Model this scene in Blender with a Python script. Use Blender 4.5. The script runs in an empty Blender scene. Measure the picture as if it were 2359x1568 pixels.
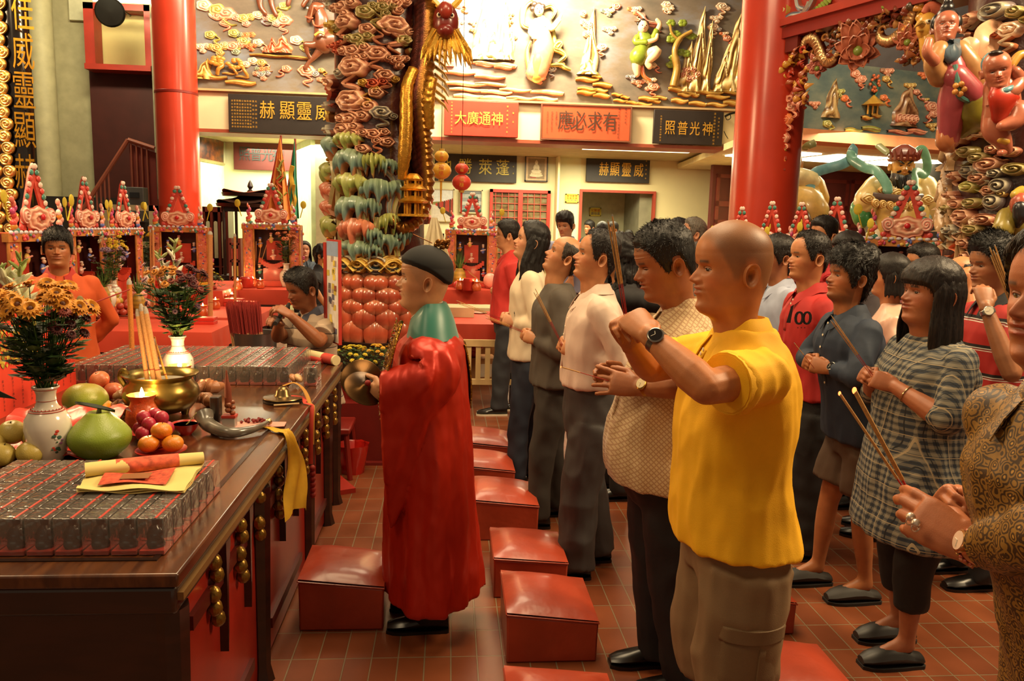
import bpy,bmesh,math,random
import numpy as np
from mathutils import Vector as V,Matrix,noise
R=math.radians;PI=math.pi;sin=math.sin;cos=math.cos
SC=bpy.context.scene
# camera
FPX,CX,CY,CH=1807.0,1179.5,784.0,1.68
_y,_p,_r=R(4.7),R(8.3),R(1.5)
CF=V((sin(_y)*cos(_p),cos(_y)*cos(_p),-sin(_p)))
_r0=V((cos(_y),-sin(_y),0));_u0=_r0.cross(CF)
CR=_r0*cos(_r)+_u0*sin(_r);CU=_u0*cos(_r)-_r0*sin(_r)
CO=V((0,0,CH))
cam=bpy.data.objects.new('camera',bpy.data.cameras.new('camera'))
SC.collection.objects.link(cam);SC.camera=cam
cam.matrix_world=Matrix(((CR.x,CU.x,-CF.x,0),(CR.y,CU.y,-CF.y,0),(CR.z,CU.z,-CF.z,CH),(0,0,0,1)))
cam.data.sensor_width=36;cam.data.lens=36*FPX/2359;cam.data.clip_end=100;cam.data.clip_start=.05
def ray(px,py):return CF+CR*((px-CX)/FPX)-CU*((py-CY)/FPX)
def at(px,py,Y):d=ray(px,py);return CO+d*(Y/d.y)
def onz(px,py,z=0.0):d=ray(px,py);return CO+d*((z-CH)/d.z)
def onx(px,py,X):d=ray(px,py);return CO+d*(X/d.x)
def proj(p):d=V(p)-CO;k=d.dot(CF);return(CX+FPX*d.dot(CR)/k,CY-FPX*d.dot(CU)/k)
# light
SC.view_settings.view_transform='Standard';SC.view_settings.look='None'
SC.view_settings.gamma=1;SC.view_settings.use_curve_mapping=False
SC.view_settings.exposure=0.75
w=bpy.data.worlds.new('world');SC.world=w;w.use_nodes=True
w.node_tree.nodes['Background'].inputs[0].default_value=(1.0,.68,.42,1)
w.node_tree.nodes['Background'].inputs[1].default_value=.16
SC.cycles.transparent_max_bounces=40;SC.cycles.max_bounces=8;SC.cycles.diffuse_bounces=3
SC.cycles.sample_clamp_indirect=4
def area(name,loc,tgt,sx,sy,power,col,spread=180):
 l=bpy.data.lights.new(name,'AREA');l.shape='RECTANGLE';l.size=sx;l.size_y=sy
 l.energy=power;l.color=col;l.spread=R(spread)
 o=bpy.data.objects.new(name,l);SC.collection.objects.link(o);o.location=loc
 o.rotation_euler=(V(tgt)-V(loc)).to_track_quat('-Z','Y').to_euler();return o
def point(name,loc,power,col,rad=.03):
 l=bpy.data.lights.new(name,'POINT');l.energy=power;l.color=col;l.shadow_soft_size=rad
 o=bpy.data.objects.new(name,l);SC.collection.objects.link(o);o.location=loc;return o
WARM=(1,.74,.42);CREAM=(1,.86,.58)
area('hall_lamp_or_fill',(.2,3.6,5.2),(.5,4.0,0),2.2,2.2,135,WARM)
area('hall_lamp_or_fill',(4.6,2.6,4.8),(2.6,3.2,.9),1.4,1.4,225,WARM)
area('hall_lamp_or_fill',(-2.4,1.2,4.6),(1.0,3.4,.8),1.2,1.2,34,WARM)
area('hall_lamp_or_fill',(.4,8.8,6.2),(.2,8.6,0),3.0,2.0,150,(1,.80,.50))  # unseen fill light added overhead to lift the dark back of the hall
area('altar_lamp',(-3.6,5.2,3.4),(-1.6,5.6,.8),1.2,1.2,70,(1,.70,.36))
area('mural_floodlight',(.9,11.3,5.6),(.8,12.4,4.5),1.4,.3,360,(1,.80,.50))
area('mural_floodlight',(-2.3,10.4,5.6),(-2.4,12.4,3.9),2.0,.4,110,(1,.80,.50))
area('office_lamp',(-2.6,14.3,2.95),(-2.6,14.3,0),2.2,1.6,120,(1,.93,.62))
area('office_lamp',(2.2,14.2,2.95),(2.2,14.2,0),3.0,1.6,165,(1,.88,.55))
area('stair_lamp',(-5.2,12.0,5.5),(-5.6,14,3.2),1.2,.3,60,(1,.90,.55))
area('teal_mural_fill',(5.0,8.2,4.9),(6.0,10.4,3.3),1.5,.4,34,(1,.85,.55))  # extra light added in front to brighten the dim teal mural
area('side_hall_lamp',(6.2,9.2,2.95),(6.4,9.6,0),3.4,1.0,80,(1,.88,.56))
# colours, materials
def lin(h):
 c=[int(h[i:i+2],16)/255 for i in(0,2,4)]
 return tuple(x/12.92 if x<=.04045 else((x+.055)/1.055)**2.4 for x in c)
def nodes(name):
 m=bpy.data.materials.new(name);m.use_nodes=True;nt=m.node_tree
 return m,nt,nt.nodes['Principled BSDF'],lambda t:nt.nodes.new('ShaderNode'+t)
_mc={}
def mat(h,rough=.5,metal=0,var=.12,scale=6,bump=0,bscale=40,spec=.5,coat=0,sheen=0,name=None):
 """plain painted / cloth / metal surface with a little mottling"""
 key=(h,rough,metal,var,scale,bump,bscale,spec,coat,sheen)
 if key in _mc:return _mc[key]
 m,nt,b,N=nodes(name or 'surface_'+h)
 c=lin(h);L=nt.links.new
 tc=N('TexCoord');no=N('TexNoise');no.inputs['Scale'].default_value=scale;no.inputs['Detail'].default_value=4
 L(tc.outputs['Object'],no.inputs['Vector'])
 mr=N('MapRange');mr.inputs[3].default_value=1-var;mr.inputs[4].default_value=1+var
 mr.inputs[1].default_value=.3;mr.inputs[2].default_value=.7
 L(no.outputs['Fac'],mr.inputs[0])
 mx=N('VectorMath');mx.operation='SCALE';mx.inputs[0].default_value=c;L(mr.outputs[0],mx.inputs['Scale'])
 L(mx.outputs[0],b.inputs['Base Color'])
 b.inputs['Roughness'].default_value=rough;b.inputs['Metallic'].default_value=metal
 b.inputs['Specular IOR Level'].default_value=spec;b.inputs['Coat Weight'].default_value=coat
 b.inputs['Coat Roughness'].default_value=.15
 if sheen:b.inputs['Sheen Weight'].default_value=sheen
 if bump:
  n2=N('TexNoise');n2.inputs['Scale'].default_value=bscale;n2.inputs['Detail'].default_value=3
  L(tc.outputs['Object'],n2.inputs['Vector'])
  bp=N('Bump');bp.inputs['Strength'].default_value=1;bp.inputs['Distance'].default_value=bump
  L(n2.outputs['Fac'],bp.inputs['Height']);L(bp.outputs[0],b.inputs['Normal'])
 _mc[key]=m;return m
def attr_mat(name,rough=.35,metal=0,sss=0,var=.08,scale=30,bump=0,bscale=200,coat=0,spec=.5):
 """colour comes from the mesh's own colour attribute"""
 m,nt,b,N=nodes(name);L=nt.links.new
 a=N('Attribute');a.attribute_name='Col'
 tc=N('TexCoord');no=N('TexNoise');no.inputs['Scale'].default_value=scale;no.inputs['Detail'].default_value=5
 L(tc.outputs['Object'],no.inputs['Vector'])
 mr=N('MapRange');mr.inputs[3].default_value=1-var;mr.inputs[4].default_value=1+var
 mr.inputs[1].default_value=.3;mr.inputs[2].default_value=.7
 L(no.outputs['Fac'],mr.inputs[0])
 mx=N('VectorMath');mx.operation='SCALE';L(a.outputs['Color'],mx.inputs[0]);L(mr.outputs[0],mx.inputs['Scale'])
 L(mx.outputs[0],b.inputs['Base Color'])
 b.inputs['Roughness'].default_value=rough;b.inputs['Metallic'].default_value=metal
 b.inputs['Coat Weight'].default_value=coat;b.inputs['Specular IOR Level'].default_value=spec
 if sss:
  b.inputs['Subsurface Weight'].default_value=sss;b.inputs['Subsurface Radius'].default_value=(1,.35,.2)
  b.inputs['Subsurface Scale'].default_value=.008
 if bump:
  n2=N('TexNoise');n2.inputs['Scale'].default_value=bscale;n2.inputs['Detail'].default_value=3
  L(tc.outputs['Object'],n2.inputs['Vector'])
  bp=N('Bump');bp.inputs['Distance'].default_value=bump
  L(n2.outputs['Fac'],bp.inputs['Height']);L(bp.outputs[0],b.inputs['Normal'])
 return m
SKIN=attr_mat('skin',.48,sss=.12,var=.09,scale=28,bump=.00025,bscale=420)
PAINT=attr_mat('painted_carving',.32,var=.16,scale=14,coat=.25)
GILT=attr_mat('gilt_carving',.30,metal=.75,var=.25,scale=25,bump=.002,bscale=90)
MATTE=attr_mat('coloured_matte',.7,var=.12,scale=20)
FRUIT=attr_mat('fruit_skin',.35,var=.10,scale=12,bump=.0008,bscale=260)
def emit(name,h,s,base='000000'):
 m,nt,b,N=nodes(name);b.inputs['Base Color'].default_value=(*lin(base),1)
 b.inputs['Emission Color'].default_value=(*lin(h),1);b.inputs['Emission Strength'].default_value=s;return m
# objects
def tag(o,label=None,cat=None,group=None,kind=None):
 if label:o['label']=label
 if cat:o['category']=cat
 if group:o['group']=group
 if kind:o['kind']=kind
 return o
def empty(name,loc,label=None,cat=None,group=None,kind=None,rz=0):
 o=bpy.data.objects.new(name,None);SC.collection.objects.link(o);o.location=V(loc)
 o.rotation_euler=(0,0,rz);o.empty_display_size=.1
 return tag(o,label,cat,group,kind)
KIDS={}
def link(o,parent=None):
 SC.collection.objects.link(o)
 if parent:o.parent=parent;KIDS.setdefault(parent.name,[]).append(o)
 return o
def dup(o,loc=None,rz=None,label=None,parent=None,scale=None):
 c=o.copy();link(c,parent)
 if loc is not None:c.location=V(loc)
 if rz is not None:c.rotation_euler=(0,0,rz)
 if scale:c.scale=(scale,)*3 if isinstance(scale,(int,float))else scale
 if label:c['label']=label
 for ch in list(KIDS.get(o.name,[])):dup(ch,parent=c)
 return c
def frames(pts,up=None):
 pts=[V(p)for p in pts];n=len(pts);T=[]
 for i in range(n):
  t=pts[min(i+1,n-1)]-pts[max(i-1,0)]
  T.append(t.normalized()if t.length>1e-9 else V((0,0,1)))
 u=V(up)if up is not None else(V((0,0,1))if abs(T[0].z)<.9 else V((1,0,0)))
 out=[]
 for t in T:
  u2=u-t*u.dot(t)
  if u2.length<1e-6:u2=V((1,0,0))-t*t.x
  u2.normalize();out.append((t,u2,t.cross(u2)))
  if up is None:u=u2
 return out
def spline(pts,n):
 pts=[V(p)for p in pts];P=[pts[0]*2-pts[1]]+pts+[pts[-1]*2-pts[-2]];out=[];m=len(pts)-1
 for k in range(n+1):
  s=k/n*m;i=min(int(s),m-1);t=s-i;a,b,c,d=P[i:i+4]
  out.append(.5*((2*b)+(c-a)*t+(2*a-5*b+4*c-d)*t*t+(3*b-a-3*c+d)*t**3))
 return out
def lerp(a,b,t):return a+(b-a)*t
def interp(x,xs,ys):return float(np.interp(x,xs,ys))
class MB:
 def __init__(s):s.v=[];s.f=[];s.m=[];s.c=[];s.cur=(1,1,1);s.mi=0
 def col(s,h):s.cur=lin(h)if isinstance(h,str)else tuple(h);return s
 def add(s,vs,fs,cols=None):
  o=len(s.v);s.v+=[tuple(v)for v in vs];s.c+=(list(cols)if cols is not None else[s.cur]*len(vs))
  s.f+=[tuple(i+o for i in f)for f in fs];s.m+=[s.mi]*len(fs);return s
 def box(s,c,d,rz=0,M=None):
  x,y,z=(q/2 for q in d);c=V(c)
  vs=[V((i*x,j*y,k*z))for i in(-1,1)for j in(-1,1)for k in(-1,1)]
  if rz:m=Matrix.Rotation(rz,3,'Z');vs=[m@q for q in vs]
  if M:vs=[M@q for q in vs]
  return s.add([q+c for q in vs],[(0,1,3,2),(4,6,7,5),(0,4,5,1),(2,3,7,6),(0,2,6,4),(1,5,7,3)])
 def span(s,a,b):a=V(a);b=V(b);return s.box((a+b)/2,[abs(q)for q in(b-a)])
 def tube(s,pts,rad,seg=8,flat=1.0,up=None,cap=True,rnd=False,closed=False,cols=None):
  pts=[V(p)for p in pts];n=len(pts)
  if not hasattr(rad,'__len__'):rad=[rad]*n
  rad=list(rad)
  if not hasattr(flat,'__len__'):flat=[flat]*n
  flat=list(flat);fr=frames(pts,up);cc=list(cols)if cols else None
  if rnd:
   t0,t1=fr[0][0],fr[-1][0];A=[];B=[]
   for a in(80,55,28):
    A.append((pts[0]-t0*rad[0]*sin(R(a)),rad[0]*cos(R(a)),flat[0],fr[0]))
   for a in(28,55,80):B.append((pts[-1]+t1*rad[-1]*sin(R(a)),rad[-1]*cos(R(a)),flat[-1],fr[-1]))
   L=A+[(pts[i],rad[i],flat[i],fr[i])for i in range(n)]+B
   if cc:cc=[cc[0]]*3+cc+[cc[-1]]*3
  else:L=[(pts[i],rad[i],flat[i],fr[i])for i in range(n)]
  vs=[];cl=[]
  for i,(p,r,fl,(t,u,w_))in enumerate(L):
   for k in range(seg):
    a=2*PI*k/seg;vs.append(p+u*(r*fl*cos(a))+w_*(r*sin(a)))
    if cc:cl.append(cc[i])
  m=len(L);fs=[]
  for i in range(m-1 if not closed else m):
   j=(i+1)%m
   for k in range(seg):
    k2=(k+1)%seg;fs.append((i*seg+k,i*seg+k2,j*seg+k2,j*seg+k))
  if cap and not closed:fs.append(tuple(reversed(range(seg))));fs.append(tuple(range((m-1)*seg,m*seg)))
  return s.add(vs,fs,cl if cc else None)
 def lathe(s,prof,c=(0,0,0),seg=24,axis=None,cols=None,rf=None):
  c=V(c);vs=[];cl=[];fs=[];n=len(prof)
  Q=V(axis).to_track_quat('Z','Y')if axis is not None else None
  for i,(r,z)in enumerate(prof):
   for k in range(seg):
    a=2*PI*k/seg;rr=r*(rf(a,i)if rf else 1);q=V((rr*cos(a),rr*sin(a),z))
    vs.append(c+(Q@q if Q else q));cl.append(cols[i]if cols else s.cur)
  for i in range(n-1):
   for k in range(seg):
    k2=(k+1)%seg;fs.append((i*seg+k,i*seg+k2,(i+1)*seg+k2,(i+1)*seg+k))
  if prof[0][0]>1e-6:fs.append(tuple(reversed(range(seg))))
  if prof[-1][0]>1e-6:fs.append(tuple(range((n-1)*seg,n*seg)))
  return s.add(vs,fs,cl)
 def ell(s,c,r,seg=12,rings=8,Q=None,cols=None):
  if isinstance(r,(int,float)):r=(r,r,r)
  c=V(c);vs=[];fs=[]
  for i in range(rings+1):
   th=PI*i/rings
   for k in range(seg):
    a=2*PI*k/seg;q=V((r[0]*sin(th)*cos(a),r[1]*sin(th)*sin(a),r[2]*cos(th)));vs.append(c+(Q@q if Q else q))
  for i in range(rings):
   for k in range(seg):
    k2=(k+1)%seg;fs.append((i*seg+k,(i+1)*seg+k,(i+1)*seg+k2,i*seg+k2))
  return s.add(vs,fs)
 def loft(s,rings,cap=True,closed=True,cols=None):
  n=len(rings[0]);vs=[p for r in rings for p in r];fs=[]
  for i in range(len(rings)-1):
   for k in range(n if closed else n-1):
    k2=(k+1)%n;fs.append((i*n+k,i*n+k2,(i+1)*n+k2,(i+1)*n+k))
  if cap and closed:fs.append(tuple(reversed(range(n))));fs.append(tuple(range((len(rings)-1)*n,len(rings)*n)))
  return s.add(vs,fs,cols)
 def prism(s,poly,o,ux,uy,d,inset=0):
  """extruded outline: poly in the (ux, uy) plane at o, thickness vector d; front edge pulled in by inset"""
  o=V(o);ux=V(ux);uy=V(uy);d=V(d);n=len(poly)
  cx=sum(p[0]for p in poly)/n;cy=sum(p[1]for p in poly)/n
  rings=[(1,0),(1,.7 if inset else 1)]+([(1-inset,1)]if inset else[])
  vs=[];fs=[]
  for k,t in rings:
   for x,y in poly:vs.append(o+ux*(cx+(x-cx)*k)+uy*(cy+(y-cy)*k)+d*t)
  for i in range(len(rings)-1):
   for k in range(n):
    k2=(k+1)%n;fs.append((i*n+k,i*n+k2,(i+1)*n+k2,(i+1)*n+k))
  fs.append(tuple(reversed(range(n))));fs.append(tuple(range((len(rings)-1)*n,len(rings)*n)))
  return s.add(vs,fs)
 def sheet(s,G,th=0.0):
  """grid of points G[i][j] as a cloth; th gives it thickness along the local normal"""
  n,m=len(G),len(G[0]);fs=[];vs=[V(p)for r in G for p in r]
  for i in range(n-1):
   for j in range(m-1):fs.append((i*m+j,i*m+j+1,(i+1)*m+j+1,(i+1)*m+j))
  if not th:return s.add(vs,fs)
  nr=[]
  for i in range(n):
   for j in range(m):
    a=vs[min(i+1,n-1)*m+j]-vs[max(i-1,0)*m+j];b=vs[i*m+min(j+1,m-1)]-vs[i*m+max(j-1,0)]
    c=a.cross(b);nr.append(c.normalized()if c.length>1e-9 else V((0,0,1)))
  N0=n*m;v2=[p-q*th for p,q in zip(vs,nr)]
  f2=[tuple(N0+i for i in reversed(f))for f in fs];e=[]
  for i in range(n-1):
   for j in(0,m-1):a,b=i*m+j,(i+1)*m+j;e.append((a,b,b+N0,a+N0))
  for j in range(m-1):
   for i in(0,n-1):a,b=i*m+j,i*m+j+1;e.append((a,b,b+N0,a+N0))
  return s.add(vs+v2,fs+f2+e)
 def mesh(s,name,mats,org=(0,0,0),smooth=40):
  me=bpy.data.meshes.new(name);o=V(org)
  me.from_pydata([(x-o.x,y-o.y,z-o.z)for x,y,z in s.v],[],s.f)
  if not isinstance(mats,(list,tuple)):mats=[mats]
  for q in mats:me.materials.append(q)
  if len(mats)>1:me.polygons.foreach_set('material_index',s.m)
  ca=me.color_attributes.new('Col','FLOAT_COLOR','POINT')
  ca.data.foreach_set('color',np.array([(*c[:3],1)for c in s.c],dtype=np.float32).ravel())
  bm=bmesh.new();bm.from_mesh(me);bmesh.ops.recalc_face_normals(bm,faces=bm.faces);bm.to_mesh(me);bm.free()
  if smooth:me.shade_smooth();me.set_sharp_from_angle(angle=R(smooth))
  return me
 def build(s,name,mats,parent=None,org=(0,0,0),smooth=40,bevel=0,label=None,cat=None,group=None,kind=None):
  o=bpy.data.objects.new(name,s.mesh(name,mats,org,smooth));link(o,parent)
  if parent is None:o.location=V(org)
  if bevel:
   b=o.modifiers.new('bevel','BEVEL');b.width=bevel;b.segments=2;b.limit_method='ANGLE';b.angle_limit=R(40)
  return tag(o,label,cat,group,kind)
def thing(mb,name,mats,label,cat,group=None,base=None,**k):
 """a thing that is one mesh; its origin sits at its base"""
 if base is None:
  xs=np.array(mb.v);base=((xs[:,0].min()+xs[:,0].max())/2,(xs[:,1].min()+xs[:,1].max())/2,xs[:,2].min())
 return mb.build(name,mats,None,base,label=label,cat=cat,group=group,**k)
def struct(mb,name,mats,**k):return mb.build(name,mats,kind='structure',**k)
# lettering
_gl={}
def glyph(ch):
 if ch not in _gl:
  c=bpy.data.curves.new('glyph','FONT');c.body=ch;c.resolution_u=3
  o=bpy.data.objects.new('glyph',c);SC.collection.objects.link(o)
  me=bpy.data.meshes.new_from_object(o.evaluated_get(bpy.context.evaluated_depsgraph_get()))
  v=np.array([q.co[:2]for q in me.vertices])if len(me.vertices)else np.zeros((0,2))
  _gl[ch]=(v,[tuple(p.vertices)for p in me.polygons])
  bpy.data.objects.remove(o);bpy.data.curves.remove(c);bpy.data.meshes.remove(me)
 return _gl[ch]
def letter(mb,ch,c,ux,uy,w,h=None,d=None):
 """one character centred at c filling w x h, raised by d along the normal"""
 v,fs=glyph(ch)
 if not len(v):return
 lo=v.min(0);hi=v.max(0);h=h or w;k=1.0
 sx=w/max(hi[0]-lo[0],1e-3)if(hi[0]-lo[0])>.5 else h/max(hi[1]-lo[1],.4)
 sy=h/max(hi[1]-lo[1],1e-3)if(hi[1]-lo[1])>.4 else sx
 ux=V(ux);uy=V(uy);nn=ux.cross(uy);m=(lo+hi)/2;d=d if d is not None else .004
 mb.add([V(c)+ux*((q[0]-m[0])*sx)+uy*((q[1]-m[1])*sy)+nn*d for q in v],fs)
# people
def remesh(mb,vox,it=4,fac=.5):
 me=bpy.data.meshes.new('t');me.from_pydata(mb.v,[],mb.f)
 bm=bmesh.new();bm.from_mesh(me);bmesh.ops.recalc_face_normals(bm,faces=bm.faces);bm.to_mesh(me);bm.free()
 o=bpy.data.objects.new('t',me);SC.collection.objects.link(o)
 m=o.modifiers.new('r','REMESH');m.mode='VOXEL';m.voxel_size=vox
 m=o.modifiers.new('s','SMOOTH');m.iterations=it;m.factor=fac
 e=bpy.data.meshes.new_from_object(o.evaluated_get(bpy.context.evaluated_depsgraph_get()))
 v=np.empty(len(e.vertices)*3,dtype=np.float32);e.vertices.foreach_get('co',v);v=v.reshape(-1,3)
 nn=np.empty(len(e.vertices)*3,dtype=np.float32);e.vertices.foreach_get('normal',nn);nn=nn.reshape(-1,3)
 fs=[tuple(p.vertices)for p in e.polygons]
 bpy.data.objects.remove(o);bpy.data.meshes.remove(me);bpy.data.meshes.remove(e)
 return v,nn,fs
def wrinkle(v,nn,amp,sc=(11,11,4),seed=0,zr=None):
 out=v.copy()
 for i in range(len(v)):
  x,y,z=v[i];q=V((x*sc[0]+seed,y*sc[1],z*sc[2]))
  a=noise.noise(q);b=noise.noise(V((x*sc[0]*2.3-seed,y*sc[1]*2.3,z*sc[2]*2.6)))
  k=amp*((1-abs(a)*2.4)*.8+b*.6)
  if zr:k*=zr(z)
  out[i]+=nn[i]*k
 return out
G=lambda x,s:math.exp(-(x/s)**2)
def sst(a,b,x):t=min(1,max(0,(x-a)/(b-a)));return t*t*(3-2*t)
ZF=[-.13,-.09,-.05,-.02,-.010,-.003,.004,.018,.034,.050,.060,.070,.080,.10,.117,.132,.150,.178,.200,.218,.230,.235]
FR=[.020,.036,.044,.050,.060,.080,.091,.098,.093,.099,.098,.100,.095,.096,.090,.098,.101,.096,.079,.055,.026,.002]
BK=[.090,.080,.072,.068,.068,.068,.069,.072,.076,.082,.086,.090,.094,.100,.104,.106,.106,.101,.088,.064,.032,.002]
HW=[.066,.060,.057,.056,.056,.056,.057,.060,.063,.066,.068,.070,.072,.0745,.077,.078,.0775,.0715,.061,.045,.024,.002]
EX=[2,2,2,2,1.9,1.75,1.75,1.8,1.9,2.0,2.1,2.15,2.2,2.25,2.3,2.3,2.25,2.15,2.1,2,2,2]
_zt=np.arange(-.16,.236,.001)
def _smooth(ys,sg):
 t=np.interp(_zt,ZF,ys);k=np.exp(-(np.arange(-30,31)/sg)**2);k/=k.sum()
 q=np.convolve(np.pad(t,30,mode='edge'),k,'valid');w_=np.clip((_zt-.195)/.03,0,1);return q*(1-w_)+t*w_
SF,SG,SB,SW,SE=_smooth(FR,4),_smooth(FR,14),_smooth(BK,9),_smooth(HW,9),_smooth(EX,9)
def head_pt(z,th,F):
 """surface of the head; th = 0 at the nose, + to the left"""
 q=min(max((z+.16)*1000,0),len(_zt)-1.001);i0=int(q);t_=q-i0;gg=lambda A:A[i0]*(1-t_)+A[i0+1]*t_
 f,b,w,e=gg(SF),gg(SB),gg(SW)*F.get('wide',1),gg(SE)
 w_=G(th,.5);f=f*w_+(SG[i0]*(1-t_)+SG[i0+1]*t_)*(1-w_)
 f*=.95;b*=.92
 if z>.155:t_=(z-.155)/.080;kk=max(0,1-t_*t_)**.55;f=SF[315]*kk*.95;b=SB[315]*kk*.92;w=SW[315]*F.get('wide',1)*kk
 j=F.get('jowl',0)
 if j:w+=j*G(z-.02,.035);f+=j*.6*G(z+.02,.025)
 c,s=cos(th),sin(th);a=f if c>0 else b;ee=2/e if c>0 else .95
 x=a*math.copysign(abs(c)**ee,c);y=w*math.copysign(abs(s)**(2/max(e,2)if c>0 else .95),s)
 if c>0:
  k=F.get('nose',1);ay=abs(y)
  n=interp(z,[.073,.078,.083,.089,.098,.108,.118,.126],[0,.012,.0225,.0235,.0165,.0105,.005,0])*k
  x+=n*G(y,interp(z,[.078,.09,.12],[.0115,.010,.0075])*F.get('nw',1))
  x+=.009*G(ay-.0135*F.get('nw',1),.0065)*G(z-.083,.0065)
  x-=.010*G(ay-.031,.017)*G(z-.1135,.0105)
  x+=.0035*G(ay-.028,.02)*G(z-.1285,.006)
  x+=.0022*G(ay-.031,.014)*G(z-.1175,.003)+.0016*G(ay-.031,.013)*G(z-.1075,.0028)
  x+=.0062*G(y,.022)*G(z-.0665,.0048)+.0070*G(y,.020)*G(z-.0530,.0055)
  x-=.0048*G(y,.026)*G(z-.0600,.0020)
  x-=.002*G(y,.004)*G(z-.0725,.004)
  x+=.004*G(y,.016)*G(z-.018,.011)
  y+=math.copysign(.003*G(ay-.055,.02)*G(z-.088,.018),y)
  x-=.0022*G(ay-(.024+(.08-z)*.5),.004)*sst(.09,.075,z)*sst(.04,.055,z)
  if F.get('old'):x-=.0012*sin(z*900)*sst(.14,.15,z)*sst(.185,.17,z)
 return V((x,y,z))
def head_rows(F,n):
 z0,z1=-.13,.235;zs=[]
 for i in range(n+1):
  t=i/n;zs.append(lerp(z0,.0,t/.22)if t<.22 else(.155*(t-.22)/.53 if t<.75 else .155+(.235-.155)*sin((t-.75)/.25*PI/2)))
 return zs
def thetas(m):
 out=[]
 for k in range(m):
  t=2*k/m-1;out.append(math.copysign(abs(t)**1.3,t)*PI)
 return out
def hairline(st):
 A=[0,25,42,56,66,76,84,92,104,118,140,180]
 L={'short':[.183,.182,.172,.150,.120,.088,.082,.130,.132,.085,.045,.030],'low':[.165,.163,.158,.140,.115,.080,.070,.125,.130,.070,.020,.005],'bangs':[.140,.139,.138,.132,.110,.075,.050,.050,.050,.030,.000,-.02],'side':[.195,.190,.170,.145,.115,.075,.060,.070,.080,.050,.010,-.02],'cap':[.174,.173,.171,.167,.163,.158,.153,.148,.138,.124,.104,.094],'recede':[.205,.212,.205,.175,.140,.098,.090,.135,.135,.090,.050,.030],'ring':[.300,.300,.290,.240,.180,.100,.092,.135,.135,.090,.050,.030]}[st]
 return lambda th:interp(abs(math.degrees(th)),A,L)
def xform(F):
 """head local -> world: turn and tilt about the neck, fading out down the neck"""
 pit,yaw,rol=R(F.get('pitch',0)),R(F.get('yaw',0)),R(F.get('roll',0))
 f,l=F['f'],F['l'];hs=F.get('hs',1);O=F['chin'];pv=V((-.025,0,-.035))
 def T(p,full=False):
  k=1 if full else sst(-.10,.0,p.z)
  M=Matrix.Rotation(yaw*k,3,'Z')@Matrix.Rotation(-pit*k,3,'Y')@Matrix.Rotation(rol*k,3,'X')
  q=M@(V(p)-pv)+pv
  return O+f*(q.x*hs)+l*(q.y*hs)+V((0,0,q.z*hs))
 return T
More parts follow.
